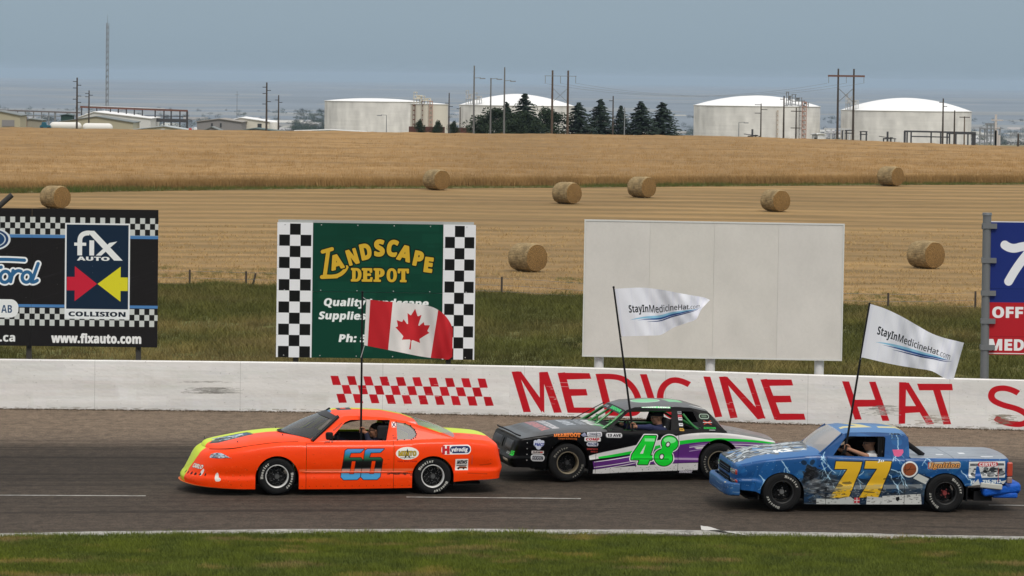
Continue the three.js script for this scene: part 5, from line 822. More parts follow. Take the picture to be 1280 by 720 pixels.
  const win1 = [[-0.23, 0.912], [0.74, 0.912], [0.83, 1.238], [0.16, 1.238], [0.06, 1.2]], win2 = [[0.93, 0.925], [1.17, 0.93], [1.24, 0.97], [1.262, 1.02], [1.235, 1.09], [1.17, 1.15], [1.08, 1.185], [0.93, 1.205]];
  for (const s of [1, -1]) sideFrame(t, 'pillar_frame', outl, [win1, win2], zb, yb, lean, s, H, s > 0 ? skin : lime);
  const zAt = (y) => zb - lean * (y - yb) - lean * 0.5 * Math.max(0, y - yb - 0.25);
  roofGrid(t, [[-0.03, 1.27, zAt(1.27)], [0.06, 1.294, zAt(1.294)], [0.3, 1.298, zAt(1.298)], [0.75, 1.272, zAt(1.272)], [1.1, 1.215, zAt(1.215)], [1.3, 1.16, zAt(1.16)]], topM, 0.07, 0.14);
  glassPane(t, 'windshield', [-1.05, -0.5, 0.93, 0.885, 0.83], [-0.17, -0.025, 1.325, 1.268, zAt(1.27)], tintM, 0.03);
  part('windshield_trim', merge([0, 1].map((k) => tube([0, 0.5, 1].map((v) => V3(lerp(-0.5, -0.03, v) - 0.02, lerp(0.89, 1.275, v) + 0.02, (k ? -1 : 1) * lerp(0.83, zAt(1.27), v))), 0.032, 6))), trimM, t);
  part('windshield_band', gridGeo(3, 15, (i, j) => { const v = lerp(0.84, 1, i / 2), s = -1 + j / 7, q = s * s; return [lerp(lerp(-1.05, -0.5, q), lerp(-0.17, -0.025, q), v) - 0.004 - 0.03 * 2 * v * (1 - v), lerp(lerp(0.93, 0.885, q), lerp(1.325, 1.268, q), v) + 0.006 + 0.12 * v * (1 - v), s * lerp(0.83, zAt(1.27), v)]; }), trimM, t);
  glassPane(t, 'rear_window', [1.98, 1.93, 0.96, 0.935, 0.72], [1.29, 1.31, 1.21, 1.155, zAt(1.16)], phys(lrgb(0.7, 0.73, 0.75), 0.12, { transmission: 1, thickness: 0 }), 0.02);
  part('quarter_window', gridGeo(2, 2, (i, j) => { const x = i ? 1.27 : 0.92, y = j ? 1.21 : 0.92; return [x, y, zAt(y) - 0.014]; }), phys(lrgb(0.75, 0.76, 0.76), 0.25, { transmission: 0.8, thickness: 0 }), t);
  for (let k = 0; k < 12; k++) { const p = win2[k % win2.length], q = win2[(k + 1) % win2.length], m = k < 8 ? 0 : 0.5, x = lerp(p[0], q[0], m), y = lerp(p[1], q[1], m); part('rivet', new THREE.SphereGeometry(0.011, 6, 5).translate(x, y, zAt(y) + 0.002), blackM, t); }
  // nose details: printed headlights, grille slots, ducts, hood pins, side moulding, tail lights
  const lampTex = canvasTex(256, 128, (c, w, h) => { srand(2); c.fillStyle = '#7f8d98'; c.fillRect(0, 0, w, h); for (let i = 0; i < 60; i++) { c.fillStyle = ['#dbe3ea', '#3c5370', '#9fb6cc', '#20262e', '#c08a58'][i % 5]; c.beginPath(); c.ellipse(rr(0, w), rr(0, h), rr(4, 26), rr(3, 18), rr(0, 3), 0, 7); c.fill(); } c.strokeStyle = '#5d2412'; c.lineWidth = 8; c.strokeRect(0, 0, w, h); });
  for (const s of [1, -1]) part('headlight', H.patch('0.5', '0.86', (q) => 0.585 + 0.03 * q + 0.04 * Math.abs(q - 0.5), (q) => 0.6 + 0.115 * Math.sin(Math.PI * (0.2 + 0.78 * q)), 0.006, s, 12, 6), phys(0xffffff, 0.2, { map: lampTex, clearcoat: 1 }), t);
  for (let k = 0; k < 6; k++) part('grille_slot', H.patch(String(0.1 + k * 0.085), String(0.145 + k * 0.085), 0.28, 0.37, 0.003, 1, 3, 4), blackM, t);
  for (let k = 0; k < 3; k++) part('grille_slot', H.patch(String(0.1 + k * 0.085), String(0.145 + k * 0.085), 0.28, 0.37, 0.003, -1, 3, 4), blackM, t);
  part('brake_duct', H.patch('0.66', '0.74', 0.27, 0.36, -0.012, 1, 5, 5, 0), mat(lrgb(0.16, 0.03, 0.01), 0.8), t);
  part('splitter', gridGeo(25, 2, (i, j) => { const q = (i - 12) / 12, c = H.cols[Math.round(Math.abs(q) * H.NF)], p = c.curve[0]; return [p[0] - (j ? 0.045 : -0.05) * (1 - 0.6 * Math.abs(q)), p[1] - 0.006, p[2] * Math.sign(q) * (j ? 1.0 : 0.93)]; }), mat(lrgb(0.7, 0.16, 0.03), 0.6), t);
  for (const [x, z] of [[-2.2, -0.5], [-1.75, 0.62], [-0.98, -0.55], [-0.98, 0.52]]) part('hood_pin', cyl(0.012, 0.008, 0.05, 8, x, top(x) + crown(x) * (1 - Math.pow(z / 0.84, 2)), z), M.steelDark, t);
  part('side_moulding', H.patch(-0.72, 1.15, 0.375, 0.405, 0.008, 1, 24, 4), coat(null, { color: new THREE.Color('#ff5a22') }), t);
  part('tail_light', H.patch(2.19, 2.2, 0.5, 0.7, 0.004), M.red, t);
  for (const s of [1, -1]) part('tail_light', box(0.03, 0.16, 0.3, 2.68, 0.68, s * 0.55), mat(lrgb(0.18, 0.01, 0.01), 0.3), t);
  part('bumper_bracket', new THREE.TorusGeometry(0.06, 0.018, 6, 14, 4.2).rotateY(1.1).translate(2.68, 0.48, 0.72), skin, t);
  // inside: cage, seat, dash, wheel, mirror pod
  const blk = mat(lrgb(0.02, 0.02, 0.02), 0.5);
  cage(t, blk, [[[-0.55, 0.3, 0.66], [-0.42, 0.85, 0.72], [0.1, 1.2, 0.54], [0.8, 1.2, 0.54], [0.95, 0.85, 0.66], [1.0, 0.2, 0.66]], [[-0.55, 0.3, -0.66], [-0.42, 0.85, -0.72], [0.1, 1.2, -0.54], [0.8, 1.2, -0.54], [0.95, 0.85, -0.66], [1.0, 0.2, -0.66]], [[0.1, 1.21, 0.54], [0.1, 1.25, 0], [0.1, 1.21, -0.54]], [[0.8, 1.21, 0.54], [0.8, 1.25, 0], [0.8, 1.21, -0.54]], [[0.8, 1.18, 0.5], [0.85, 0.75, 0], [0.95, 0.3, -0.6]], [[0.82, 1.15, 0.3], [1.3, 0.95, 0.35], [1.8, 0.7, 0.4]], [[0.82, 1.15, -0.3], [1.3, 0.95, -0.35], [1.8, 0.7, -0.4]], [[-0.4, 0.86, 0.72], [0.94, 0.84, 0.66]]], 0.023);
  part('dashboard', rbox(0.3, 0.2, 1.5, 0.03, -0.5, 0.8, 0), interiorM, t);
  part('seat', merge([rbox(0.5, 0.14, 0.5, 0.05, 0.36, 0.32, 0.36), new RoundedBoxGeometry(0.14, 0.82, 0.52, 3, 0.05).rotateZ(-0.28).translate(0.72, 0.68, 0.36), rbox(0.2, 0.24, 0.06, 0.03, 0.72, 1.02, 0.56), rbox(0.2, 0.24, 0.06, 0.03, 0.72, 1.02, 0.14)]), interiorM, t);
  part('steering_wheel', new THREE.TorusGeometry(0.17, 0.016, 8, 28).rotateY(Math.PI / 2).rotateZ(-0.45).translate(-0.08, 0.84, 0.36), blackM, t);
  part('door_panel', box(1.45, 0.5, 0.03, 0.12, 0.62, 0.86), interiorM, t); part('door_panel', box(1.45, 0.5, 0.03, 0.12, 0.62, -0.86), interiorM, t);
  part('rear_bulkhead', box(0.04, 0.55, 1.5, 1.35, 0.65, 0), interiorM, t); part('package_shelf', box(0.6, 0.03, 1.5, 1.65, 0.92, 0), interiorM, t);
  part('mirror_pod', rbox(0.12, 0.13, 0.1, 0.03, -0.22, 0.985, 0.78), blackM, t);
  // wheels: bare steel discs
  const steel = phys(lrgb(0.74, 0.73, 0.71), 0.4, { metalness: 0.25 }), tm = mat(0xffffff, 0.8, { map: tyreTex('Hoosier', [-1.05, 2.0]) });
  for (const [x, s] of [[-1.107, 1], [1.53, 1], [-1.107, -1], [1.53, -1]]) makeWheel(t, x, 0.318, s * 0.79, s, 0.318, 0.25, 0.19, { rimM: steel, tyreM: tm, dish: 0.04, spin: x < 0 ? 0.1 : -0.5, hubM: phys(lrgb(0.2, 0.2, 0.2), 0.35, { metalness: 0.8 }) });
}
// ---------------------------------------------------------------- black street stock with purple and white swoosh, number 48
const car48 = placeCar('stock_car', 'black stock car numbered 48 in green with purple and white swooshes, no windshield', 'race car', [706.5, 603.4], [899, 600], 0.245, -1.36, 1.36, 0.86);
{
  const t = car48, S = 71.6, SY = 73.8, cx = 803.5, ground = (px) => 603.6 - (px - 706) * 0.0185;
  const top = smooth([[-2.2, 0.745], [-1.95, 0.785], [-1.55, 0.835], [-1.0, 0.86], [-0.5, 0.87], [0.6, 0.86], [1.2, 0.855], [1.55, 0.83], [2.0, 0.765], [2.42, 0.68]]);
  const bot = smooth([[-2.2, 0.25], [-1.9, 0.24], [-1.6, 0.2], [-0.9, 0.14], [0.9, 0.14], [1.75, 0.2], [2.4, 0.3]]);
  const mix = (f) => (x) => lerp(bot(x), top(x), f), w = (a) => smooth([[-2.1, a - 0.03], [-1.5, a], [1.6, a], [2.4, a - 0.05]]);
  const sp = { XS: -2.06, XE: 2.15, arches: [[-1.36, 0.36, 0.375], [1.36, 0.36, 0.375]], seams: [-0.86, 0.62], floor: [-1.9, 2.2], ten: 0.6, rearUp: 0.14,
    levels: [{ y: bot, w: w(0.87), xf: -2.33, xr: 2.47, pf: 9 }, { y: mix(0.12), w: w(0.885), xf: -2.37, xr: 2.5, pf: 9 }, { y: mix(0.34), w: w(0.9), xf: -2.38, xr: 2.52, pf: 9 }, { y: mix(0.4), w: w(0.885), xf: -2.33, xr: 2.52, pf: 9 }, { y: mix(0.7), w: w(0.9), xf: -2.30, xr: 2.51, pf: 9 }, { y: mix(0.95), w: w(0.893), xf: -2.25, xr: 2.5, pf: 9 }, { y: top, w: w(0.868), xf: -2.21, xr: 2.47, pf: 9 }] };
  const H = hull(sp);
  const tex = livery(H, S, cx, ground, SY, (c, { raw, U, Y }) => {
    srand(48); raw((k) => { k.fillStyle = '#0b0b0d'; k.fillRect(0, 0, CW, CH); for (let i = 0; i < 50; i++) { k.fillStyle = `rgba(60,60,64,${rr(0.05, 0.2)})`; k.fillRect(rr(0, CW), rr(100, CH), rr(10, 120), rr(2, 9)); } });
    const PU = '#5f2f78', WH = '#d9d6d4', GR = '#22c83c';
    // swoosh along the side
    fillP(c, PU, [[738, 577], [775, 572, 812, 562, 845, 553], [880, 545, 940, 546, 990, 553], [990, 572], [905, 566], [890, 570, 884, 579, 874, 578], [820, 579], [780, 581, 750, 586, 740, 587]]);
    fillP(c, WH, [[733, 570], [742, 566, 775, 560, 800, 553], [838, 544.5], [865, 535, 920, 534, 990, 550], [990, 552.5], [925, 541, 870, 544, 838, 551], [800, 560.5], [770, 568, 745, 574, 734, 575]]);
    fillP(c, GR, [[745, 571], [775, 566, 800, 560, 838, 551], [870, 543.5, 925, 541, 990, 552], [990, 553.5], [920, 545, 880, 546.5, 838, 556], [800, 564, 770, 571, 746, 573]]);
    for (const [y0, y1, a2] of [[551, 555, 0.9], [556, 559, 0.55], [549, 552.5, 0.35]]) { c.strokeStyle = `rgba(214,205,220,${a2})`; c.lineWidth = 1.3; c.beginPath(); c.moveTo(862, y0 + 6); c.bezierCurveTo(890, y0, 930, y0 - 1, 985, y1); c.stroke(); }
    for (const [a, b] of [[572.5, 571], [579.5, 577.5], [583, 580]]) { c.strokeStyle = '#e6e3e1'; c.lineWidth = 0.9; c.beginPath(); c.moveTo(740, a + 5); c.quadraticCurveTo(775, a, 800, b - 4); c.stroke(); }
    fillP(c, '#d9d6d4', [[868, 557], [890, 553, 920, 552, 950, 556], [920, 554.5, 895, 556, 872, 559]]);
    fillP(c, '#b9a06a', [[930, 555.5], [940, 556], [940, 557.6], [930, 557]]);
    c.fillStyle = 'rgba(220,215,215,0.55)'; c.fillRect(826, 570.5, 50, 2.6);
    fillP(c, '#17151a', [[740, 588], [800, 581], [876, 575.5], [876, 578], [800, 584], [740, 591]]);
    fillP(c, WH, [[739, 587.5], [775, 583, 830, 578, 876, 576.5], [874, 586], [830, 588, 780, 590, 739, 593.5]]);
    raw((k) => { k.fillStyle = 'rgba(30,28,28,0.6)'; for (let i = 0; i < 90; i++) k.fillRect(U(rr(-0.8, 1)), Y(rr(0.14, 0.3)), rr(1, 5), rr(1, 4)); });
    // number 48 with white and black edge
    const N = (f) => { for (const [col, w2] of [['#e9e9e6', 5.4], ['#141414', 2.9], ['#1fd83a', 0.8]]) { c.strokeStyle = c.fillStyle = col; c.lineWidth = w2; c.lineJoin = 'round'; f(); c.stroke(); if (col === '#1fd83a') c.fill(); } };
    N(() => pathOf(c, [[804, 543], [818.5, 543], [811.5, 568.5], [815, 568.5], [813.5, 573.5], [810.5, 573.5], [808.5, 579.5], [796.5, 579.5], [798.5, 573.5], [787.5, 573.5], [788.8, 567.5]]));
    c.fillStyle = '#e9e9e6'; pathOf(c, [[805.5, 553.5], [798.6, 566], [802.6, 566]]); c.fill();
    N(() => { c.beginPath(); c.ellipse(836.5, 552, 10.2, 9.2, 0.25, 0, 7); c.closePath(); }); N(() => { c.beginPath(); c.ellipse(829, 570.5, 11.4, 10.2, 0.25, 0, 7); c.closePath(); }); c.fillStyle = '#1fd83a'; c.beginPath(); c.ellipse(833.5, 560.5, 8, 7, 0.3, 0, 7); c.fill();
    c.fillStyle = 'rgba(10,120,30,0.55)'; c.fillRect(790, 571.5, 46, 2); c.fillStyle = '#8ff09c'; c.fillRect(804, 546, 13, 4); c.beginPath(); c.ellipse(836.5, 548, 8, 4, 0, 0, 7); c.fill();
    for (const [x, y, r] of [[834.2, 553.5, 3.1], [826.8, 569.3, 3.3]]) { c.fillStyle = '#141414'; c.beginPath(); c.ellipse(x, y, r, r * 1.2, 0.3, 0, 7); c.fill(); c.fillStyle = '#e9e9e6'; c.beginPath(); c.ellipse(x, y, r * 0.65, r * 0.85, 0.3, 0, 7); c.fill(); }
    // sponsor decals
    fitText(c, 'DEERFOOT', 687.5, 545.6, 34, 4.6, { fill: '#e8803a', font: 'serif', bold: 9 }); fitText(c, 'Carpet & Flooring', 693, 549, 24, 1.9, { fill: '#cf6d2e', bold: 5 });
    const pill = (x, y, w2, h2, bg, s, fg, r = 1.5, bd) => { c.fillStyle = bg; c.beginPath(); c.roundRect(x, y, w2, h2, r); c.fill(); if (bd) { c.strokeStyle = bd; c.lineWidth = 0.7; c.stroke(); } fitText(c, s, x + w2 * 0.08, y + h2 * 0.78, w2 * 0.84, h2 * 0.56, { fill: fg, bold: 6, skew: 0.1 }); };
    pill(730, 539, 19, 6, '#c9c8cc', 'CONNECTS', '#55555f'); fillP(c, '#8d8fa8', [[722, 543], [727, 540], [730, 544], [725, 545.5]]); pill(726.5, 545.6, 21, 5.6, '#dcdad8', 'COMP', '#b02230'); pill(729.5, 552, 15, 5.4, '#cfcfd6', 'PRO-LINE', '#3a3f66', 2.6); fitText(c, 'SIMPSON', 730, 562, 14, 2, { fill: '#c8443e', bold: 5 }); fitText(c, 'MSD', 735, 565.3, 9, 2, { fill: '#b33b36', bold: 5 });
    pill(754, 540, 21, 6, '#d9d7d9', '13 AVE', '#222', 2.6, '#777');
    c.fillStyle = '#c9cfe0'; for (const [x, y, r] of [[666, 555.5, 4], [671, 555, 4.4], [668.5, 559.5, 3.4], [664.5, 553, 2.4], [673.5, 553, 2.2], [669, 552.4, 3]]) { c.beginPath(); c.arc(x, y, r, 0, 7); c.fill(); } fitText(c, 'PMCI', 663, 558.2, 11.5, 3.6, { fill: '#33408c', skew: 0.2, bold: 6 });
    pill(660, 564.4, 15.5, 3.8, '#d8d2d0', 'HAWK', '#33292a', 0.6); c.fillStyle = '#c0392f'; c.fillRect(671, 565.4, 3, 1.6); pill(659.5, 569.4, 16.5, 8, '#a9abb0', 'DIXSON', '#2a2b30', 3.6, '#d6d6d8');
    fitText(c, 'Hoosier', 850, 590, 17, 4, { fill: '#d9d4dc', font: 'serif', skew: 0.15, bold: 5 });
    c.fillStyle = '#7dff98'; c.fillRect(805, 506, 37.5, 3.2); fitText(c, 'Shawn Lewis', 805.6, 509, 36, 2.7, { fill: '#f4fff6', stroke: '#10913a', sw: 10, skew: 0.15, bold: 6 });
    for (const [y, bg] of [[512.5, '#8d8b8f'], [517, '#cf4a55'], [520, '#c9c7c9'], [527, '#d9d9dc'], [533, '#c99a3c']]) { c.fillStyle = bg; c.fillRect(850.6, y, 6, 3.6); c.fillStyle = 'rgba(20,20,20,.6)'; c.fillRect(851.4, y + 1, 4, 1); }
    c.strokeStyle = '#9fb3a2'; c.lineWidth = 1; c.beginPath(); c.roundRect(878.5, 515.6, 12, 5.4, 2.6); c.stroke(); c.fillStyle = '#59705c'; c.fillRect(881, 517, 7, 2.6); c.strokeStyle = '#c2412c'; c.lineWidth = 1.2; c.beginPath(); c.moveTo(883, 523.5); c.lineTo(893, 528); c.moveTo(893, 523.5); c.lineTo(883, 528); c.stroke(); c.fillStyle = '#d8d8d8'; c.fillRect(882, 525.2, 12, 0.8); fitText(c, 'SUNDOWN', 882, 533.4, 16, 2.2, { fill: '#2bbf4a', skew: 0.1, bold: 6 }); c.fillStyle = '#bfbfc2'; c.fillRect(889, 534.4, 8, 0.8); c.fillRect(897, 541, 7, 0.6);
    // nose print
    raw((k) => { const Pn = (u, y) => [u * PPM, Y(y)]; k.save(); k.translate(...Pn(0.38, 0.45)); fitText(k, 'MOTION', 0, 0, 60, 12, { fill: '#aab0b4', skew: 0.15, bold: 6 }); k.restore(); k.save(); k.translate(...Pn(0.62, 0.45)); fitText(k, '55', 0, 0, 52, 22, { fill: '#2fe04a', skew: 0.3, bold: 8 }); k.restore(); });
  });
  const skin = coat(tex, { roughness: 0.4, specularIntensity: 0.12, clearcoat: 0.1 }), blk = coat(null, { color: lrgb(0.008, 0.008, 0.009), roughness: 0.4, specularIntensity: 0.12, clearcoat: 0.1 });
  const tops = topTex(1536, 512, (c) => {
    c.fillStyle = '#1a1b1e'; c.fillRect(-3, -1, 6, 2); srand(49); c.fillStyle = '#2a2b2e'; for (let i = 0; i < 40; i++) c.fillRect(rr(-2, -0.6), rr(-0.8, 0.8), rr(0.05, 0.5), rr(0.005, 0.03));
    const word = (s, x, z, w2, h2, col, rot = -Math.PI / 2) => { c.save(); c.translate(x, z); c.scale(1, -1); c.rotate(-rot); fitText(c, s, 0, 0, w2, h2, { fill: col, bold: 6 }); c.restore(); };
    word('TREMBLAY', -1.62, -0.62, 1.25, 0.15, '#b5524e', Math.PI / 2); word('COLLISION', -1.45, -0.6, 1.2, 0.12, '#c9c3c4', Math.PI / 2); word('TRAX', -1.08, -0.5, 0.8, 0.16, '#a9adb3', Math.PI / 2); word('RACING', -0.88, -0.45, 0.75, 0.11, '#8f949a', Math.PI / 2); word('NVTR', -0.66, -0.35, 0.8, 0.17, '#d9dcdc', Math.PI / 2);
    c.strokeStyle = '#1fae46'; c.lineWidth = 0.07; c.beginPath(); c.moveTo(-0.78, 0.35); c.lineTo(-0.62, 0.62); c.lineTo(-0.5, 0.2); c.stroke();
    // roof number, laid to be read from the side
    c.fillStyle = '#38383c'; c.fillRect(-0.35, -0.75, 1.7, 1.5); c.fillStyle = '#63bd80'; c.strokeStyle = '#a9cdb2'; c.lineWidth = 0.03; c.beginPath(); c.ellipse(0.2, 0.16, 0.25, 0.17, 0, 0, 7); c.fill(); c.stroke(); c.beginPath(); c.moveTo(0.52, 0.0); c.lineTo(0.84, 0.0); c.lineTo(0.86, 0.26); c.lineTo(0.6, 0.3); c.closePath(); c.fill();
    c.fillStyle = '#d9d7d4'; c.beginPath(); c.moveTo(0.9, 0.45); c.lineTo(1.3, 0.3); c.lineTo(1.3, 0.42); c.fill();
    c.fillStyle = '#4a4a4e'; c.fillRect(1.42, -0.9, 1.2, 1.8); for (let i = 0; i < 120; i++) { c.fillStyle = ['#77777b', '#2d2d30', '#8e5a5c', '#9a9a9c'][i % 4]; c.fillRect(rr(1.45, 2.4), rr(-0.75, 0.75), rr(0.02, 0.2), rr(0.01, 0.04)); }
  });
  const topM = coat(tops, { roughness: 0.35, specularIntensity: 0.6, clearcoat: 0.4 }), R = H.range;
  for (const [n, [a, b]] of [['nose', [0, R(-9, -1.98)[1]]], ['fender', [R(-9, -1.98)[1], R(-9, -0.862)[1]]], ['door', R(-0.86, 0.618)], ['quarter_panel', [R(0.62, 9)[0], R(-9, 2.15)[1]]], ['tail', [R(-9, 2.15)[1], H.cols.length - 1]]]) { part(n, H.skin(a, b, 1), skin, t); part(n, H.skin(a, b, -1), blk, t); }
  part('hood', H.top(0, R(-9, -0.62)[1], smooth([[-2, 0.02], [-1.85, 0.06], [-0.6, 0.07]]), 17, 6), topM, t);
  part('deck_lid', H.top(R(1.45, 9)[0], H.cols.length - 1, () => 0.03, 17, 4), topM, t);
  underbody(t, sp, 0.9, 0.2);
  const zb = 0.82, yb = 0.86, lean = 0.5, zAt = (y) => zb - lean * (y - yb) - lean * 0.5 * Math.max(0, y - yb - 0.25);
  const outl = [[-0.72, 0.855], [-0.6, 0.855], [1.4, 0.84], [1.52, 0.84], [1.2, 1.195], [0.9, 1.255], [0.3, 1.275], [-0.1, 1.262], [-0.26, 1.215]];
  const win1 = [[-0.62, 0.885], [0.5, 0.885], [0.56, 1.205], [-0.12, 1.205], [-0.24, 1.175]], win2 = [[0.73, 0.9], [1.06, 0.9], [0.94, 1.19], [0.73, 1.2]];
  for (const s of [1, -1]) sideFrame(t, 'pillar_frame', outl, [win1, win2], zb, yb, lean, s, H, s > 0 ? skin : blk);
  roofGrid(t, [[-0.28, 1.21, zAt(1.21)], [-0.1, 1.262, zAt(1.262)], [0.3, 1.275, zAt(1.275)], [0.7, 1.266, zAt(1.266)], [0.95, 1.248, zAt(1.248)], [1.22, 1.185, zAt(1.185)]], topM, 0.075, 0.06);
  const band = canvasTex(512, 96, (c, w2, h2) => { c.fillStyle = '#2a2d30'; c.fillRect(0, 0, w2, h2); fitText(c, 'SUNDOWN', 270, 70, 200, 50, { fill: '#37d877', bold: 6 }); c.save(); fitText(c, 'Racing', 60, 66, 150, 36, { fill: '#b9bcc8', skew: 0.2 }); c.restore(); });
  part('visor_band', gridGeo(4, 15, (i, j) => { const v = i / 3, s = -1 + j / 7; return [-0.345 - 0.09 * v - 0.06 * (1 - s * s) + 0.07, 1.208 - 0.075 * v + 0.04 * (1 - s * s), s * (zAt(1.21) + 0.02 * v), (s + 1) / 2, 1 - v]; }), mat(0xffffff, 0.5, { map: band }), t);
  part('cowl_panel', box(0.5, 0.02, 1.5, -0.55, 0.86, 0), mat(lrgb(0.05, 0.12, 0.06), 0.6), t);
  glassPane(t, 'rear_window', [1.62, 1.5, 0.86, 0.845, 0.72], [1.2, 1.21, 1.22, 1.185, zAt(1.19)], tintM, 0.02);
  // green cage
  const grn = phys(lrgb(0.03, 0.22, 0.05), 0.4, { clearcoat: 0.4 });
  const cg = []; for (const s of [1, -1]) cg.push([[-0.82, 0.84, s * 0.74], [-0.55, 1.0, s * 0.69], [-0.28, 1.18, s * 0.6], [0.1, 1.2, s * 0.57], [0.58, 1.2, s * 0.58]], [[0.58, 1.2, s * 0.58], [0.62, 0.8, s * 0.7], [0.62, 0.25, s * 0.72]], [[0.62, 1.12, s * 0.5], [1.0, 0.92, s * 0.5], [1.55, 0.7, s * 0.5]], [[-0.55, 0.86, s * 0.66], [0.6, 0.84, s * 0.7]], [[-0.5, 1.03, s * 0.45], [-0.5, 0.86, s * 0.4]]);
  cg.push([[-0.28, 1.19, 0.58], [-0.29, 1.22, 0], [-0.28, 1.19, -0.58]], [[0.6, 1.2, 0.56], [0.6, 1.23, 0], [0.6, 1.2, -0.56]], [[-0.3, 1.2, 0.12], [-0.6, 1.0, 0.2], [-0.8, 0.86, 0.25]], [[-0.3, 1.2, -0.12], [-0.6, 1.0, -0.2], [-0.8, 0.86, -0.25]], [[-0.62, 0.9, 0.7], [-0.62, 0.92, 0], [-0.62, 0.9, -0.7]], [[0.6, 1.15, -0.5], [0.62, 0.6, 0.1], [0.62, 0.3, 0.6]], [[0.75, 1.15, 0.66], [0.9, 0.98, 0.69], [1.05, 0.86, 0.72]]);
  cage(t, grn, cg, 0.021);
  part('antenna_rod', rod(V3(-1.0, 0.9, -0.5), V3(-0.33, 1.22, -0.6), 0.008, 5), blackM, t);
  part('dashboard', rbox(0.22, 0.12, 1.4, 0.03, -0.42, 0.84, 0), interiorM, t);
  part('seat', merge([rbox(0.5, 0.14, 0.5, 0.05, 0.1, 0.3, 0.36), new RoundedBoxGeometry(0.12, 0.8, 0.5, 3, 0.04).rotateZ(-0.22).translate(0.45, 0.66, 0.36), rbox(0.18, 0.24, 0.06, 0.03, 0.47, 1.03, 0.13)]), interiorM, t);
  part('steering_wheel', new THREE.TorusGeometry(0.17, 0.016, 8, 28).rotateY(Math.PI / 2).rotateZ(-0.45).translate(-0.24, 0.85, 0.36), blackM, t);
  part('door_panel', box(1.4, 0.5, 0.03, -0.1, 0.6, 0.84), interiorM, t); part('door_panel', box(1.4, 0.5, 0.03, -0.1, 0.6, -0.84), interiorM, t); part('rear_bulkhead', box(0.04, 0.5, 1.5, 1.1, 0.6, 0), interiorM, t); part('package_shelf', box(0.5, 0.03, 1.4, 1.3, 0.84, 0), interiorM, t);
  part('hood_lip', tube([-0.82, -0.6, -0.3, 0, 0.3, 0.6, 0.82].map((z) => V3(-2.23 + (Math.abs(z) > 0.8 ? 0.03 : 0), top(-2) + 0.012 + 0.02 * (1 - z * z), z)), 0.014, 6, 30), blackM, t);
  // nose: headlamp recesses, grille, turn signals, green lip
  const gl = phys(lrgb(0.022, 0.022, 0.026), 0.35, { specularIntensity: 0.5 });
  for (const s of [1, -1]) { part('headlight_cover', H.patch('0.012', '0.2', 0.5, 0.7, 0.014, s, 8, 6), gl, t); part('headlight_cover', H.patch('0.0', '0.003', 0.5, 0.69, 0.006, s, 6, 6), mat(lrgb(0.004, 0.004, 0.005), 0.9), t); part('turn_signal', H.patch('0.03', '0.2', 0.32, 0.385, 0.012, s, 6, 4), phys(lrgb(0.35, 0.28, 0.24), 0.3, {}), t); part('lip', H.patch('0.0', '0.95', 0.235, 0.262, 0.02, s, 22, 3), phys(lrgb(0.03, 0.4, 0.06), 0.5), t); }
  srand(5); for (let k = 0; k < 4; k++) part('rivet', new THREE.SphereGeometry(0.009, 6, 4).translate(-2.09, 0.68 - k * 0.1, 0.887), M.steelPale, t);
  for (const s of [1, -1]) part('tail_light', box(0.03, 0.1, 0.4, 2.515, 0.58, s * 0.5), mat(lrgb(0.2, 0.01, 0.01), 0.3), t);
  const rimM = phys(lrgb(0.025, 0.025, 0.026), 0.4), tm = mat(0xffffff, 0.85, { map: tyreTex('Hoosier', [-1.15, 1.7], '#85827a', 36) }), lip = phys(lrgb(0.2, 0.165, 0.11), 0.45);
  for (const [x, s] of [[-1.36, 1], [1.36, 1], [-1.36, -1], [1.36, -1]]) makeWheel(t, x, 0.33, s * 0.775, s, 0.33, 0.25, 0.19, { rimM, lipM: lip, tyreM: tm, dish: 0.09, spin: x * 0.4 });
}
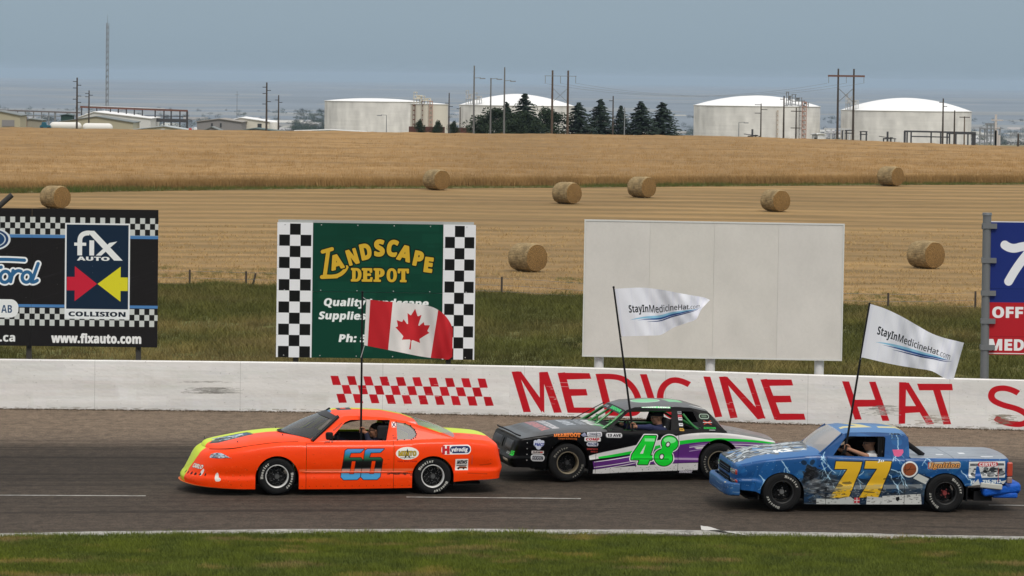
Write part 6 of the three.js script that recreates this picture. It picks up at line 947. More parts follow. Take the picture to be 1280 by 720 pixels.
// ---------------------------------------------------------------- blue race pickup with lightning, number 77
const truck77 = placeCar('race_truck', 'blue race pickup truck numbered 77 in yellow with lightning artwork', 'race truck', [977, 638.2], [1181, 642.6], 0.135, -1.38, 1.38, 0.87);
{
  const t = truck77, S = 76.5, cx = 1079, ground = (px) => 638 + (px - 977) * 0.0235;
  const top = smooth([[-2.12, 0.76], [-1.97, 0.785], [-1.7, 0.845], [-1.2, 0.905], [-0.72, 0.94], [-0.4, 0.925], [0.6, 0.9], [0.8, 0.905], [2.4, 0.905]]);
  const bot = smooth([[-2.6, 0.4], [-2.05, 0.36], [-1.75, 0.33], [-1.7, 0.3], [-0.95, 0.13], [0.95, 0.14], [1.65, 0.44], [1.9, 0.47], [2.5, 0.5]]);
  const mix = (f) => (x) => lerp(bot(x), top(x), f), w = (a) => smooth([[-2.4, a - 0.05], [-1.5, a], [0.7, a], [2.4, a - 0.03]]);
  const sp = { XS: -1.9, XE: 2.2, arches: [[-1.33, 0.30, 0.355], [1.33, 0.32, 0.345]], seams: [-0.62, 0.66], floor: [-1.85, 2.2], ten: 0.7, rearUp: 0.3,
    levels: [{ y: bot, w: w(0.88), xf: -2.07, xr: 2.4, pf: 5, pr: 5 }, { y: mix(0.2), w: w(0.885), xf: -2.09, xr: 2.41, pf: 5, pr: 5 }, { y: mix(0.36), w: w(0.895), xf: -2.11, xr: 2.42, pf: 5, pr: 5 }, { y: mix(0.42), w: w(0.87), xf: -2.11, xr: 2.42, pf: 5, pr: 5 }, { y: mix(0.7), w: w(0.885), xf: -2.11, xr: 2.42, pf: 5, pr: 5 }, { y: mix(0.94), w: w(0.878), xf: -2.09, xr: 2.41, pf: 5, pr: 5 }, { y: top, w: w(0.845), xf: -2.07, xr: 2.39, pf: 5, pr: 5 }] };
  const H = hull(sp);
  const bolt = (c, pts, w2, depth = 2) => { c.lineJoin = 'miter'; const p = []; for (let i = 0; i < pts.length - 1; i++) { const [a, b] = [pts[i], pts[i + 1]]; for (let s = 0; s < 4; s++) p.push([lerp(a[0], b[0], s / 4) + rr(-1, 1) * 1.1, lerp(a[1], b[1], s / 4) + rr(-1, 1) * 1.1]); } p.push(pts[pts.length - 1]); for (const [col, q] of [['rgba(110,180,225,0.22)', w2 * 4], ['rgba(150,200,230,0.4)', w2 * 1.9], ['#d5e6f0', w2 * 0.85]]) { c.strokeStyle = col; c.lineWidth = q; c.beginPath(); p.forEach((v, i) => i ? c.lineTo(...v) : c.moveTo(...v)); c.stroke(); } if (depth) for (let k = 0; k < 2; k++) { const v = p[2 + Math.floor(rnd() * (p.length - 4))]; bolt(c, [v, [v[0] + rr(-9, 9), v[1] + rr(3, 12)]], w2 * 0.6, depth - 1); } };
  const tex = livery(H, S, cx, ground, S, (c, { raw, U, Y }) => {
    srand(77); raw((k) => { k.fillStyle = '#174d86'; k.fillRect(0, 0, CW, CH); for (let i = 0; i < 140; i++) { k.fillStyle = ['rgba(40,120,190,.22)', 'rgba(15,60,120,.25)', 'rgba(70,150,205,.15)'][i % 3]; k.beginPath(); k.ellipse(rr(0, CW), rr(60, CH), rr(10, 90), rr(6, 40), rr(0, 3), 0, 7); k.fill(); } });
    // storm cloud artwork and lower dark band
    fillP(c, '#17283c', [[1003, 590], [1018, 578, 1024, 585, 1040, 592], [1090, 600], [1120, 596, 1150, 590, 1170, 600], [1160, 634], [1000, 634]]);
    for (let i = 0; i < 240; i++) { const x = rr(1000, 1160), y = rr(588, 622); c.fillStyle = ['rgba(20,28,38,.35)', 'rgba(90,100,110,.22)', 'rgba(28,70,110,.3)', 'rgba(150,155,158,.13)'][i % 4]; c.beginPath(); c.ellipse(x, y, rr(2, 12), rr(1, 4.5), rr(-0.3, 0.3), 0, 7); c.fill(); }
    for (let i = 0; i < 190; i++) { const q = rnd() * rnd(), a2 = rr(0, 6.28); c.fillStyle = ['rgba(24,26,30,.62)', 'rgba(14,15,18,.6)', 'rgba(70,74,80,.25)', 'rgba(150,156,160,.16)'][i % 4]; c.beginPath(); c.ellipse(1013 + Math.cos(a2) * 16 * q, 590 + Math.sin(a2) * 20 * q, rr(1, 5), rr(0.6, 3.4), rr(-1, 1), 0, 7); c.fill(); }
    c.fillStyle = 'rgba(120,124,126,.75)'; c.fillRect(1010, 605.8, 142, 5);
    for (const b of [[[1025, 575], [1032, 590], [1040, 604], [1046, 612]], [[1024, 568], [1033, 580], [1043, 590]], [[1060, 606], [1070, 596], [1078, 588]], [[1092, 600], [1108, 590], [1116, 601], [1122, 612]], [[1112, 586], [1124, 590], [1134, 610]], [[1098, 602], [1088, 612], [1082, 622]], [[1120, 538], [1122, 552], [1121, 566], [1112, 580]], [[1105, 538], [1114, 536], [1130, 536]], [[1200, 590], [1210, 600], [1215, 604]], [[976, 573], [980, 580], [986, 588]], [[948, 590], [956, 600], [958, 610]], [[1144, 571], [1156, 572], [1164, 578]], [[1030, 563], [1024, 573]], [[1056, 577], [1050, 583], [1060, 590]]]) bolt(c, b, 0.55);
    // numbers
    const seven = (o) => { pathOf(c, [[1043 + o, 575], [1075.5 + o, 576.3], [1073.5 + o, 585.5], [1046.5 + o + 13.5, 621.5], [1036 + o, 621.5], [1057.5 + o, 585], [1041.5 + o, 584.6]]); c.strokeStyle = '#10202e'; c.lineWidth = 2.4; c.lineJoin = 'round'; c.stroke(); c.fillStyle = '#e0b02a'; c.fill(); fillP(c, 'rgba(150,140,110,.5)', [[1042 + o, 606], [1064 + o, 606], [1061.5 + o, 611], [1040 + o, 611]]); }; seven(0); seven(37);
    scuffs(c, 70, 1036, 1076, 602, 622, ['rgba(60,60,55,.4)', 'rgba(230,225,210,.3)'], [0.5, 3], [0.3, 1]);
    for (let i = 0; i < 150; i++) { const x = rr(1003, 1048) + (i % 5 ? 0 : rr(0, 100)); c.fillStyle = ['rgba(18,20,24,.5)', 'rgba(150,152,152,.28)', 'rgba(30,34,40,.5)', 'rgba(205,206,202,.22)'][i % 4]; c.beginPath(); c.ellipse(x, rr(598, 630), rr(1, 9), rr(0.4, 2.6), rr(-0.25, 0.25), 0, 7); c.fill(); }
    // dirty white rocker panel
    fillP(c, '#b6b8b4', [[1020, 622], [1045, 623], [1062, 620], [1075, 630], [1075, 634], [1020, 634]]); fillP(c, '#c4c4c0', [[1083, 620], [1102, 622], [1102, 634], [1082, 634]]); fillP(c, '#c8c8c4', [[1102, 620], [1150, 618], [1152, 634], [1102, 634]]);
    scuffs(c, 260, 1010, 1152, 610, 632, ['rgba(40,40,42,.5)', 'rgba(90,85,78,.4)', 'rgba(200,200,196,.4)'], [0.4, 4], [0.3, 1.6]); fillP(c, '#1c1c1e', [[1119, 622], [1123, 621], [1124, 625], [1121, 627], [1119, 625]]);
    c.fillStyle = '#b7363f'; c.fillRect(1067, 621.5, 7, 7); c.strokeStyle = '#dcd6d2'; c.lineWidth = 0.9; c.beginPath(); c.moveTo(1067, 625); c.lineTo(1074, 625); c.moveTo(1070.5, 621.5); c.lineTo(1070.5, 628.5); c.stroke();
    // ball, decals, writing
    c.fillStyle = '#e4e4e2'; c.beginPath(); c.arc(1135.2, 586.5, 10.4, 0, 7); c.fill(); c.fillStyle = '#8d4a2c'; c.beginPath(); c.arc(1135.2, 586.5, 8.4, 0, 7); c.fill(); c.strokeStyle = '#2b1710'; c.lineWidth = 0.5; c.beginPath(); c.arc(1128, 580, 9, 0.2, 1.4); c.moveTo(1127, 587); c.lineTo(1143.4, 586); c.stroke();
    fillP(c, '#a92a2e', [[1158, 578], [1164, 577], [1164, 587], [1158, 586]]); c.fillStyle = '#c7b39a'; c.beginPath(); c.roundRect(1159, 577.5, 40, 9, 3); c.fill(); fitText(c, 'Ignition', 1160.5, 585, 37, 6, { fill: '#7d4a2a', stroke: '#2b1a12', sw: 16, skew: 0.25, bold: 6 }); fitText(c, 'Ignition', 1160.5, 585, 37, 6, { fill: '#d99a5a', skew: 0.25, bold: 2 });
    c.fillStyle = '#d9dad8'; c.fillRect(1209.6, 578, 46, 21); c.fillStyle = '#5a5c60'; c.fillRect(1211, 580.5, 43, 3); c.fillStyle = '#b92a34'; c.beginPath(); c.roundRect(1221, 578.8, 25, 5.6, 2.4); c.fill(); fitText(c, 'CERTUS', 1222.5, 583.7, 22, 4, { fill: '#e9dada', bold: 6 });
    for (let i = 0; i < 46; i++) { c.fillStyle = ['#2b2d30', '#6f7376', '#3a3e44'][i % 3]; c.beginPath(); c.ellipse(rr(1212, 1253), rr(587, 596.5), rr(0.8, 4), rr(0.6, 2.4), 0, 0, 7); c.fill(); }
    fitText(c, '(403) 735-2912', 1213, 606, 38, 4.2, { fill: '#e3e5e4', bold: 6 });
    fillP(c, '#1f5aa8', [[1219, 584], [1222, 584], [1228, 606], [1222, 612], [1217, 606]]); fillP(c, '#cfcfca', [[1214, 608], [1222, 600], [1226, 612], [1216, 614]]); fillP(c, '#d4d4d0', [[1250, 604], [1260, 602], [1254, 608]]); fillP(c, '#c9cbc6', [[1146, 592], [1160, 599], [1156, 606], [1140, 598]]);
    fillP(c, '#d25a86', [[1114.5, 562], [1128, 562], [1128.5, 565.5], [1125.5, 569.6], [1121.5, 571], [1116.5, 569.6]]);
    fitText(c, 'Darren Pike Sloan', 1066, 540.2, 37, 2.8, { fill: '#f2f6f8', font: 'serif', skew: 0.2, bold: 5 }); fitText(c, 'SRS', 1113, 544.2, 12, 2.6, { fill: '#202c3a', bold: 6 }); fitText(c, 'Repairs', 1113, 547.4, 12, 2.2, { fill: '#31465c' }); fitText(c, '770-1121', 1113, 550.4, 13, 1.8, { fill: '#31465c' });
    fitText(c, 'Jo', 1095, 576.5, 8, 3, { fill: '#dfe7ec', font: 'serif', skew: 0.3 });
    scuffs(c, 60, 930, 1000, 572, 620, ['rgba(210,218,224,.6)', 'rgba(18,30,48,.6)', 'rgba(200,210,215,.5)'], [0.3, 1.3], [0.3, 0.9]); scuffs(c, 120, 1140, 1262, 574, 606, ['rgba(210,220,225,.45)', 'rgba(18,38,70,.45)'], [0.4, 2.4], [0.3, 1]);
    raw((k) => { for (let i = 0; i < 120; i++) { k.fillStyle = ['rgba(205,212,214,.45)', 'rgba(12,20,32,.6)', 'rgba(20,70,130,.5)'][i % 3]; k.fillRect(rr(0, 1.25) * PPM, Y(rr(0.34, 0.82)), rr(1, 5), rr(1, 3)); } });
  });
  const skin = coat(tex, { clearcoat: 0.25, roughness: 0.5 }), blue = coat(null, { color: new THREE.Color('#174d86'), roughness: 0.5 });
  const tops = topTex(1536, 512, (c) => {
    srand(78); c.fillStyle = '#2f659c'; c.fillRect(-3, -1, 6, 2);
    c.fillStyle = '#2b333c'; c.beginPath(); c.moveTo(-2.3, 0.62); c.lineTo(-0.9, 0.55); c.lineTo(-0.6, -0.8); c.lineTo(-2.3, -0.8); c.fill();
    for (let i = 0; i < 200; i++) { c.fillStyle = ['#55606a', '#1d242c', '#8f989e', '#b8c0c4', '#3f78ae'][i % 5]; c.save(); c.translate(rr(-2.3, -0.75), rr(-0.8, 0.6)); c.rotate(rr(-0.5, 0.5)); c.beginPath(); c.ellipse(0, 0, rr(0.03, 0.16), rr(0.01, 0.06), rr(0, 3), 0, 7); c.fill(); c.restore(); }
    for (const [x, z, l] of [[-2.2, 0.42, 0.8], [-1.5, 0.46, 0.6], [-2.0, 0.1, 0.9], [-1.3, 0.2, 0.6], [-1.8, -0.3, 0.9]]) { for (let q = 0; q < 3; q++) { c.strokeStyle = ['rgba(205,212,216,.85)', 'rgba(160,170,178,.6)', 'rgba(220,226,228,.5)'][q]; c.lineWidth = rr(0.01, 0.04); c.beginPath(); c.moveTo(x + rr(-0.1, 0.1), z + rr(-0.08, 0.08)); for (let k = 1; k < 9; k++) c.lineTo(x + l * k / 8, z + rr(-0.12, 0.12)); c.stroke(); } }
    c.save(); c.translate(-1.42, 0.36); c.scale(1, -1); fitText(c, 'KZ', 0, 0, 0.3, 0.22, { fill: '#e8ecec', bold: 6 }); c.restore();
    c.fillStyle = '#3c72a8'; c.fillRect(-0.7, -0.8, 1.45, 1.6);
    // roof number laid flat
    c.fillStyle = '#cfc489'; for (const o of [0, 0.62]) { c.beginPath(); c.moveTo(-0.3 + o, 0.32); c.lineTo(0.22 + o, 0.3); c.lineTo(0.16 + o, 0.16); c.lineTo(-0.02 + o, -0.4); c.lineTo(-0.2 + o, -0.38); c.lineTo(0.0 + o, 0.14); c.lineTo(-0.3 + o, 0.18); c.fill(); }
    c.fillStyle = '#8d949c'; c.fillRect(0.76, -0.9, 1.7, 1.8); for (let i = 0; i < 120; i++) { c.fillStyle = ['rgba(170,176,182,.4)', 'rgba(110,118,128,.4)', 'rgba(70,80,95,.3)'][i % 3]; c.fillRect(rr(0.8, 2.3), rr(-0.8, 0.8), rr(0.03, 0.4), rr(0.01, 0.06)); } c.fillStyle = '#d9dce0'; c.fillRect(1.66, 0.2, 0.1, 0.16); c.fillRect(1.25, 0.42, 0.12, 0.08); c.fillRect(1.95, 0.62, 0.2, 0.05); c.fillStyle = '#5b636d'; c.fillRect(1.45, -0.9, 0.015, 1.8);
  });
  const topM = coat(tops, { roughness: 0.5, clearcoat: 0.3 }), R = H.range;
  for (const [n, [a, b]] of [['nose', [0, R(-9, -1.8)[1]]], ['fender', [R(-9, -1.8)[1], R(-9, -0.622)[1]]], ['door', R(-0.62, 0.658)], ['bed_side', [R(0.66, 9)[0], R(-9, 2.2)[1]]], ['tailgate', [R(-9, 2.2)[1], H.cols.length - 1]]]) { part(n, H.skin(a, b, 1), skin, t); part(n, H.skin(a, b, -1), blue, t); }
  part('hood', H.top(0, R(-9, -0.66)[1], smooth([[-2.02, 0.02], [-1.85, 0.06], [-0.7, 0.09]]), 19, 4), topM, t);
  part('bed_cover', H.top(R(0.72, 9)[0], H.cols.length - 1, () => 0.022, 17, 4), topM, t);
  underbody(t, sp, 0.885, 0.19);
  // cab
  const zb = 0.815, yb = 0.91, lean = 0.3, zAt = (y) => zb - lean * (y - yb) - lean * 0.5 * Math.max(0, y - yb - 0.25);
  const outl = [[-0.8, 0.92], [-0.66, 0.915], [0.70, 0.885], [0.74, 0.9], [0.735, 1.2], [0.7, 1.27], [0.6, 1.298], [-0.2, 1.305], [-0.33, 1.28]];
  const win = [[-0.505, 0.93], [0.33, 0.912], [0.36, 1.22], [0.34, 1.245], [-0.22, 1.245], [-0.3, 1.215]];
  for (const s of [1, -1]) sideFrame(t, 'cab_side', outl, [win], zb, yb, lean, s, H, s > 0 ? skin : blue);
  roofGrid(t, [[-0.34, 1.275, zAt(1.275)], [-0.2, 1.305, zAt(1.305)], [0.2, 1.308, zAt(1.308)], [0.6, 1.298, zAt(1.298)], [0.7, 1.272, zAt(1.272)], [0.735, 1.2, zAt(1.2)]], topM, 0.055, 0.04);
  part('cab_back', gridGeo(2, 9, (i, j) => { const s = -1 + j / 4; return [0.735, i ? 1.24 : 0.88, s * zAt(i ? 1.24 : 0.9)]; }), blue, t);
  glassPane(t, 'windshield', [-0.86, -0.72, 0.97, 0.93, 0.8], [-0.38, -0.335, 1.325, 1.275, zAt(1.275)], phys(lrgb(0.6, 0.6, 0.61), 0.2, { transmission: 0.62, thickness: 0 }), 0.03);
  part('windshield_trim', merge([0, 1].map((k) => tube([0, 0.5, 1].map((v) => V3(lerp(-0.72, -0.335, v) - 0.012, lerp(0.93, 1.275, v) + 0.015, (k ? -1 : 1) * lerp(0.8, zAt(1.275), v))), 0.014, 6))), blue, t);
  // front: grille opening, twin headlights, bumper
  const lampT = canvasTex(128, 96, (c, w2, h2) => { srand(9); c.fillStyle = '#5f6469'; c.fillRect(0, 0, w2, h2); for (let i = 0; i < 40; i++) { c.fillStyle = ['#a9b0b4', '#2b2d30', '#7b4a42', '#d5d9da'][i % 4]; c.fillRect(rr(0, 80), rr(0, h2), rr(4, 22), rr(4, 18)); } c.fillStyle = '#a8332c'; c.fillRect(92, 0, 36, h2); c.fillStyle = '#c9b5b0'; for (let i = 0; i < 12; i++) c.fillRect(rr(92, 124), rr(0, 90), 4, 4); });
  const lampM = phys(0xffffff, 0.25, { map: lampT, clearcoat: 0.8 });
  for (const s of [1, -1]) { part('headlight', H.patch('0.1', '0.72', 0.585, 0.70, 0.008, s, 8, 4), lampM, t); part('headlight', H.patch('0.1', '0.72', 0.44, 0.535, 0.008, s, 8, 4), lampM, t);  }
  for (const [y0, y1] of [[0.585, 0.7], [0.43, 0.54]]) { part('grille', box(0.05, y1 - y0, 0.9, -2.098, (y0 + y1) / 2, 0), mat(lrgb(0.004, 0.005, 0.008), 0.9), t); for (let k = 1; k < 3; k++) part('grille_bar', box(0.012, 0.008, 0.9, -2.128, lerp(y0, y1, k / 3), 0), mat(lrgb(0.03, 0.05, 0.08), 0.6), t); }
  const bump = (xf, xs, hw, y0, y1, dep, m, nm) => part(nm, gridGeo(41, 7, (i, j) => { const a = -Math.PI / 2 + Math.PI * i / 40, q = Math.pow(Math.abs(Math.sin(a)), 0.4) * Math.sign(Math.sin(a)), f = Math.pow(Math.abs(Math.cos(a)), 0.4), pr = [[0.1, 0], [0.02, 0.0], [0, 0.12], [0, 0.5], [0, 0.88], [0.02, 1], [0.1, 1]][j]; return [lerp(xs, xf, f) + pr[0] * f, lerp(y0, y1, pr[1]) + 0.004 * Math.sin(i * 1.7), q * (hw - pr[0] * (1 - f))]; }), m, t);
  const bumpT = canvasTex(512, 128, (c, w2, h2) => { srand(10); c.fillStyle = '#2a5688'; c.fillRect(0, 0, w2, h2); for (let i = 0; i < 160; i++) { c.fillStyle = ['rgba(60,105,150,.4)', 'rgba(25,45,70,.4)', 'rgba(190,196,196,.3)'][i % 3]; c.fillRect(rr(0, w2), rr(0, h2), rr(2, 40), rr(1, 6)); } c.fillStyle = '#a7a294'; c.fillRect(330, 20, 26, 18); });
  bump(-2.25, -2.02, 0.89, 0.26, 0.47, 0.1, coat(bumpT, { roughness: 0.55 }), 'front_bumper');
  // bent rear bumper, tail lights, hitch bits
  const bB = coat(null, { color: new THREE.Color('#1a5cc0'), roughness: 0.5 });
  const rb = new RoundedBoxGeometry(0.66, 0.15, 0.24, 4, 0.05), rp = rb.attributes.position; for (let i = 0; i < rp.count; i++) { const x = rp.getX(i); rp.setY(i, rp.getY(i) + 0.12 * x * 0.5 + 0.02 * Math.sin(x * 9)); rp.setZ(i, rp.getZ(i) - 0.15 * sstep(0.1, 0.33, x)); } rb.computeVertexNormals();
  part('rear_bumper', rb.translate(2.28, 0.38, 0.78), bB, t); part('rear_bumper', rbox(0.2, 0.2, 1.5, 0.05, 2.5, 0.4, -0.02), bB, t); part('bumper_bracket', rbox(0.42, 0.09, 0.1, 0.03, 2.34, 0.285, 0.74), bB, t); part('bumper_tear', new RoundedBoxGeometry(0.36, 0.09, 0.06, 3, 0.02).rotateZ(-0.1).translate(2.08, 0.455, 0.885), mat(lrgb(0.5, 0.5, 0.46), 0.7), t);
  part('frame_rail', merge([box(0.7, 0.1, 0.08, 1.98, 0.3, 0.45), box(0.3, 0.16, 0.5, 1.98, 0.27, 0.5)]), blackM, t);
  for (const s of [1, -1]) { part('tail_light', H.patch(2.19, 2.2, 0.5, 0.8, 0.006, s), M.red, t); part('tail_light', rbox(0.09, 0.24, 0.07, 0.025, 2.385, 0.73, s * 0.84), phys(lrgb(0.5, 0.06, 0.03), 0.3, { clearcoat: 0.6 }), t); part('reverse_light', rbox(0.085, 0.11, 0.065, 0.02, 2.385, 0.55, s * 0.84), phys(lrgb(0.3, 0.2, 0.18), 0.3, {}), t); }
  for (const s of [1, -1]) part('bed_brace', rod(V3(0.74, 1.12, s * 0.55), V3(1.02, 0.92, s * 0.55), 0.045, 10), blackM, t);
  // inside
  const blk = mat(lrgb(0.018, 0.018, 0.018), 0.6);
  cage(t, blk, [1, -1].flatMap((s) => [[[-0.7, 0.4, s * 0.68], [-0.6, 0.9, s * 0.72], [-0.22, 1.22, s * 0.64], [0.42, 1.24, s * 0.64], [0.5, 0.9, s * 0.7], [0.5, 0.3, s * 0.7]], [[-0.6, 0.88, s * 0.71], [0.48, 0.86, s * 0.71]]]).concat([[[-0.22, 1.23, 0.62], [-0.22, 1.25, 0], [-0.22, 1.23, -0.62]], [[0.44, 1.24, 0.62], [0.44, 1.26, 0], [0.44, 1.24, -0.62]], [[0.46, 1.2, -0.6], [0.5, 0.7, 0], [0.5, 0.4, 0.6]]]), 0.024);
  part('dashboard', rbox(0.26, 0.16, 1.5, 0.03, -0.6, 0.84, 0), interiorM, t);
  part('seat', merge([rbox(0.48, 0.14, 0.5, 0.05, 0.14, 0.34, 0.38), new RoundedBoxGeometry(0.12, 0.82, 0.5, 3, 0.04).rotateZ(-0.16).translate(0.46, 0.72, 0.38), rbox(0.2, 0.28, 0.06, 0.03, 0.44, 1.08, 0.6), rbox(0.2, 0.28, 0.06, 0.03, 0.44, 1.08, 0.14)]), interiorM, t);
  part('steering_wheel', new THREE.TorusGeometry(0.17, 0.016, 8, 28).rotateY(Math.PI / 2).rotateZ(-0.45).translate(-0.32, 0.9, 0.38), blackM, t);
  part('window_net', merge([0, 1, 2, 3].map((k) => box(0.03, 0.34, 0.012, 0.26 + k * 0.04, 1.07, 0.68))), blackM, t);
  part('passenger_panel', gridGeo(2, 2, (i, j) => [0.0 + 0.42 * i, 0.88 + 0.38 * j, -zAt(0.88 + 0.38 * j) + 0.03]), interiorM, t);
  part('rear_panel', box(0.03, 0.6, 1.4, 0.66, 0.95, 0), interiorM, t); part('door_panel', box(1.2, 0.5, 0.03, -0.02, 0.62, 0.83), interiorM, t); part('door_panel', box(1.2, 0.5, 0.03, -0.02, 0.62, -0.83), interiorM, t);
  const rimM = phys(lrgb(0.018, 0.018, 0.018), 0.42), tm = mat(0xffffff, 0.85, { map: tyreTex('Hoosier', [0.9, -2.2], '#bdbbb3', 42) });
  for (const [x, s] of [[-1.33, 1], [1.33, 1], [-1.33, -1], [1.33, -1]]) makeWheel(t, x, 0.325, s * 0.77, s, 0.325, 0.25, 0.185, { rimM, tyreM: tm, dish: 0.09, spin: x < 0 ? 0.2 : -0.1, hubM: x > 0 ? phys(lrgb(0.2, 0.03, 0.03), 0.4) : phys(lrgb(0.12, 0.12, 0.12), 0.35) });
  for (const o of t.children) { if (o.isMesh) o.geometry.scale(1.035, 1, 1); else o.position.x *= 1.035; }
}
// ---------------------------------------------------------------- drivers and their flags
function sdfGeo(prims, res, k, material = blackM) {       // prims: [a, b, ra, rb] tapered capsules or {c, r} ellipsoids, joined by a smooth minimum
  const lo = V3(1e9, 1e9, 1e9), hi = V3(-1e9, -1e9, -1e9);
  for (const p of prims) { if (p.c) { lo.min(V3(p.c[0] - p.r[0], p.c[1] - p.r[1], p.c[2] - p.r[2])); hi.max(V3(p.c[0] + p.r[0], p.c[1] + p.r[1], p.c[2] + p.r[2])); } else { const m = Math.max(p[2], p[3]); for (const q of [p[0], p[1]]) { lo.min(V3(q[0] - m, q[1] - m, q[2] - m)); hi.max(V3(q[0] + m, q[1] + m, q[2] + m)); } } }
  const c = lo.clone().add(hi).multiplyScalar(0.5), half = Math.max(hi.x - lo.x, hi.y - lo.y, hi.z - lo.z) / 2 * 1.12 + 0.01, mc = new MarchingCubes(res, material, false, false, 60000), h = res / 2;
  mc.isolation = 0;
  for (let z = 0; z < res; z++) for (let y = 0; y < res; y++) for (let x = 0; x < res; x++) {
    const px = c.x + (x - h) / h * half, py = c.y + (y - h) / h * half, pz = c.z + (z - h) / h * half; let d = 1e3;
    for (const p of prims) {
      let e;
      if (p.c) { const ax = (px - p.c[0]) / p.r[0], ay = (py - p.c[1]) / p.r[1], az = (pz - p.c[2]) / p.r[2], l = Math.sqrt(ax * ax + ay * ay + az * az); e = (l - 1) * Math.min(...p.r); }
      else { const [a, b, ra, rb] = p, bx = b[0] - a[0], by = b[1] - a[1], bz = b[2] - a[2], t = clamp(((px - a[0]) * bx + (py - a[1]) * by + (pz - a[2]) * bz) / (bx * bx + by * by + bz * bz + 1e-9), 0, 1); e = Math.hypot(px - a[0] - bx * t, py - a[1] - by * t, pz - a[2] - bz * t) - lerp(ra, rb, t); }
      const q = clamp(0.5 + 0.5 * (d - e) / k, 0, 1); d = d + (e - d) * q - k * q * (1 - q);
    }
    mc.field[x + y * res + z * res * res] = -d;
  }
  mc.update(); const n = mc.count, g = new THREE.BufferGeometry(); g.setAttribute('position', new THREE.Float32BufferAttribute(Array.from(mc.positionArray.slice(0, n * 3)), 3)); g.scale(half, half, half).translate(c.x, c.y, c.z);
  const w = mergeVertices(g, 1e-5); w.computeVertexNormals(); return w.toNonIndexed();
}
function headGeo(h, yawH = 0, tilt = 0) {                 // face towards -x, 0.235 tall, centred on h
  const p = [{ c: [0.012, 0.035, 0], r: [0.094, 0.085, 0.073] }, { c: [-0.02, -0.02, 0], r: [0.07, 0.085, 0.062] }, [[-0.045, -0.085, 0], [-0.02, -0.07, 0], 0.03, 0.045], [[-0.085, 0.012, 0], [-0.102, -0.024, 0], 0.009, 0.015], [[-0.078, 0.028, 0.03], [-0.078, 0.028, -0.03], 0.014, 0.014], [[-0.086, -0.052, 0.016], [-0.086, -0.052, -0.016], 0.011, 0.011], [[-0.07, -0.012, 0.04], [-0.05, -0.03, 0.045], 0.018, 0.018], [[-0.07, -0.012, -0.04], [-0.05, -0.03, -0.045], 0.018, 0.018], [[0.012, 0.01, 0.074], [0.018, -0.025, 0.072], 0.016, 0.012], [[0.012, 0.01, -0.074], [0.018, -0.025, -0.072], 0.016, 0.012], [[0.03, -0.06, 0], [0.05, -0.19, 0], 0.056, 0.06]];
  return sdfGeo(p, 44, 0.018).rotateZ(tilt).rotateY(yawH).translate(...h);
}
function gripGeo(c, axis, palmDir, rPole, flip = 1) {     // hand closed round a pole: palm, four bent fingers of different lengths, thumb
  const A = axis.clone().normalize(), P = palmDir.clone().addScaledVector(A, -palmDir.dot(A)).normalize(), Q = A.clone().cross(P).multiplyScalar(flip), prims = [], C = V3(...c);
  const pt = (ang, r, up) => C.clone().addScaledVector(P, Math.cos(ang) * r).addScaledVector(Q, Math.sin(ang) * r).addScaledVector(A, up).toArray();
  prims.push([pt(0.15, rPole + 0.022, 0.034), pt(0.15, rPole + 0.022, -0.034), 0.019, 0.017], [pt(0, rPole + 0.045, 0.02), pt(0, rPole + 0.05, -0.022), 0.018, 0.017]);
  [[0.034, 1], [0.012, 1.08], [-0.011, 1.02], [-0.033, 0.86]].forEach(([u, l]) => { const a = [0.5, 1.5 * l, 2.5 * l, 3.3 * l]; for (let i = 0; i < 3; i++) prims.push([pt(a[i], rPole + 0.0105, u), pt(a[i + 1], rPole + 0.0095, u - 0.002), 0.0095 - i * 0.0008, 0.0088 - i * 0.0008]); });
  prims.push([pt(-0.2, rPole + 0.04, 0.03), pt(-1.0, rPole + 0.018, 0.048), 0.013, 0.011], [pt(-1.0, rPole + 0.018, 0.048), pt(-1.9, rPole + 0.012, 0.05), 0.011, 0.009]);
  return sdfGeo(prims, 52, 0.006);
}
function gripWrist(c, axis, palmDir, rPole) { const A = axis.clone().normalize(), P = palmDir.clone().addScaledVector(A, -palmDir.dot(A)).normalize(); return V3(...c).addScaledVector(P, rPole + 0.085).toArray(); }
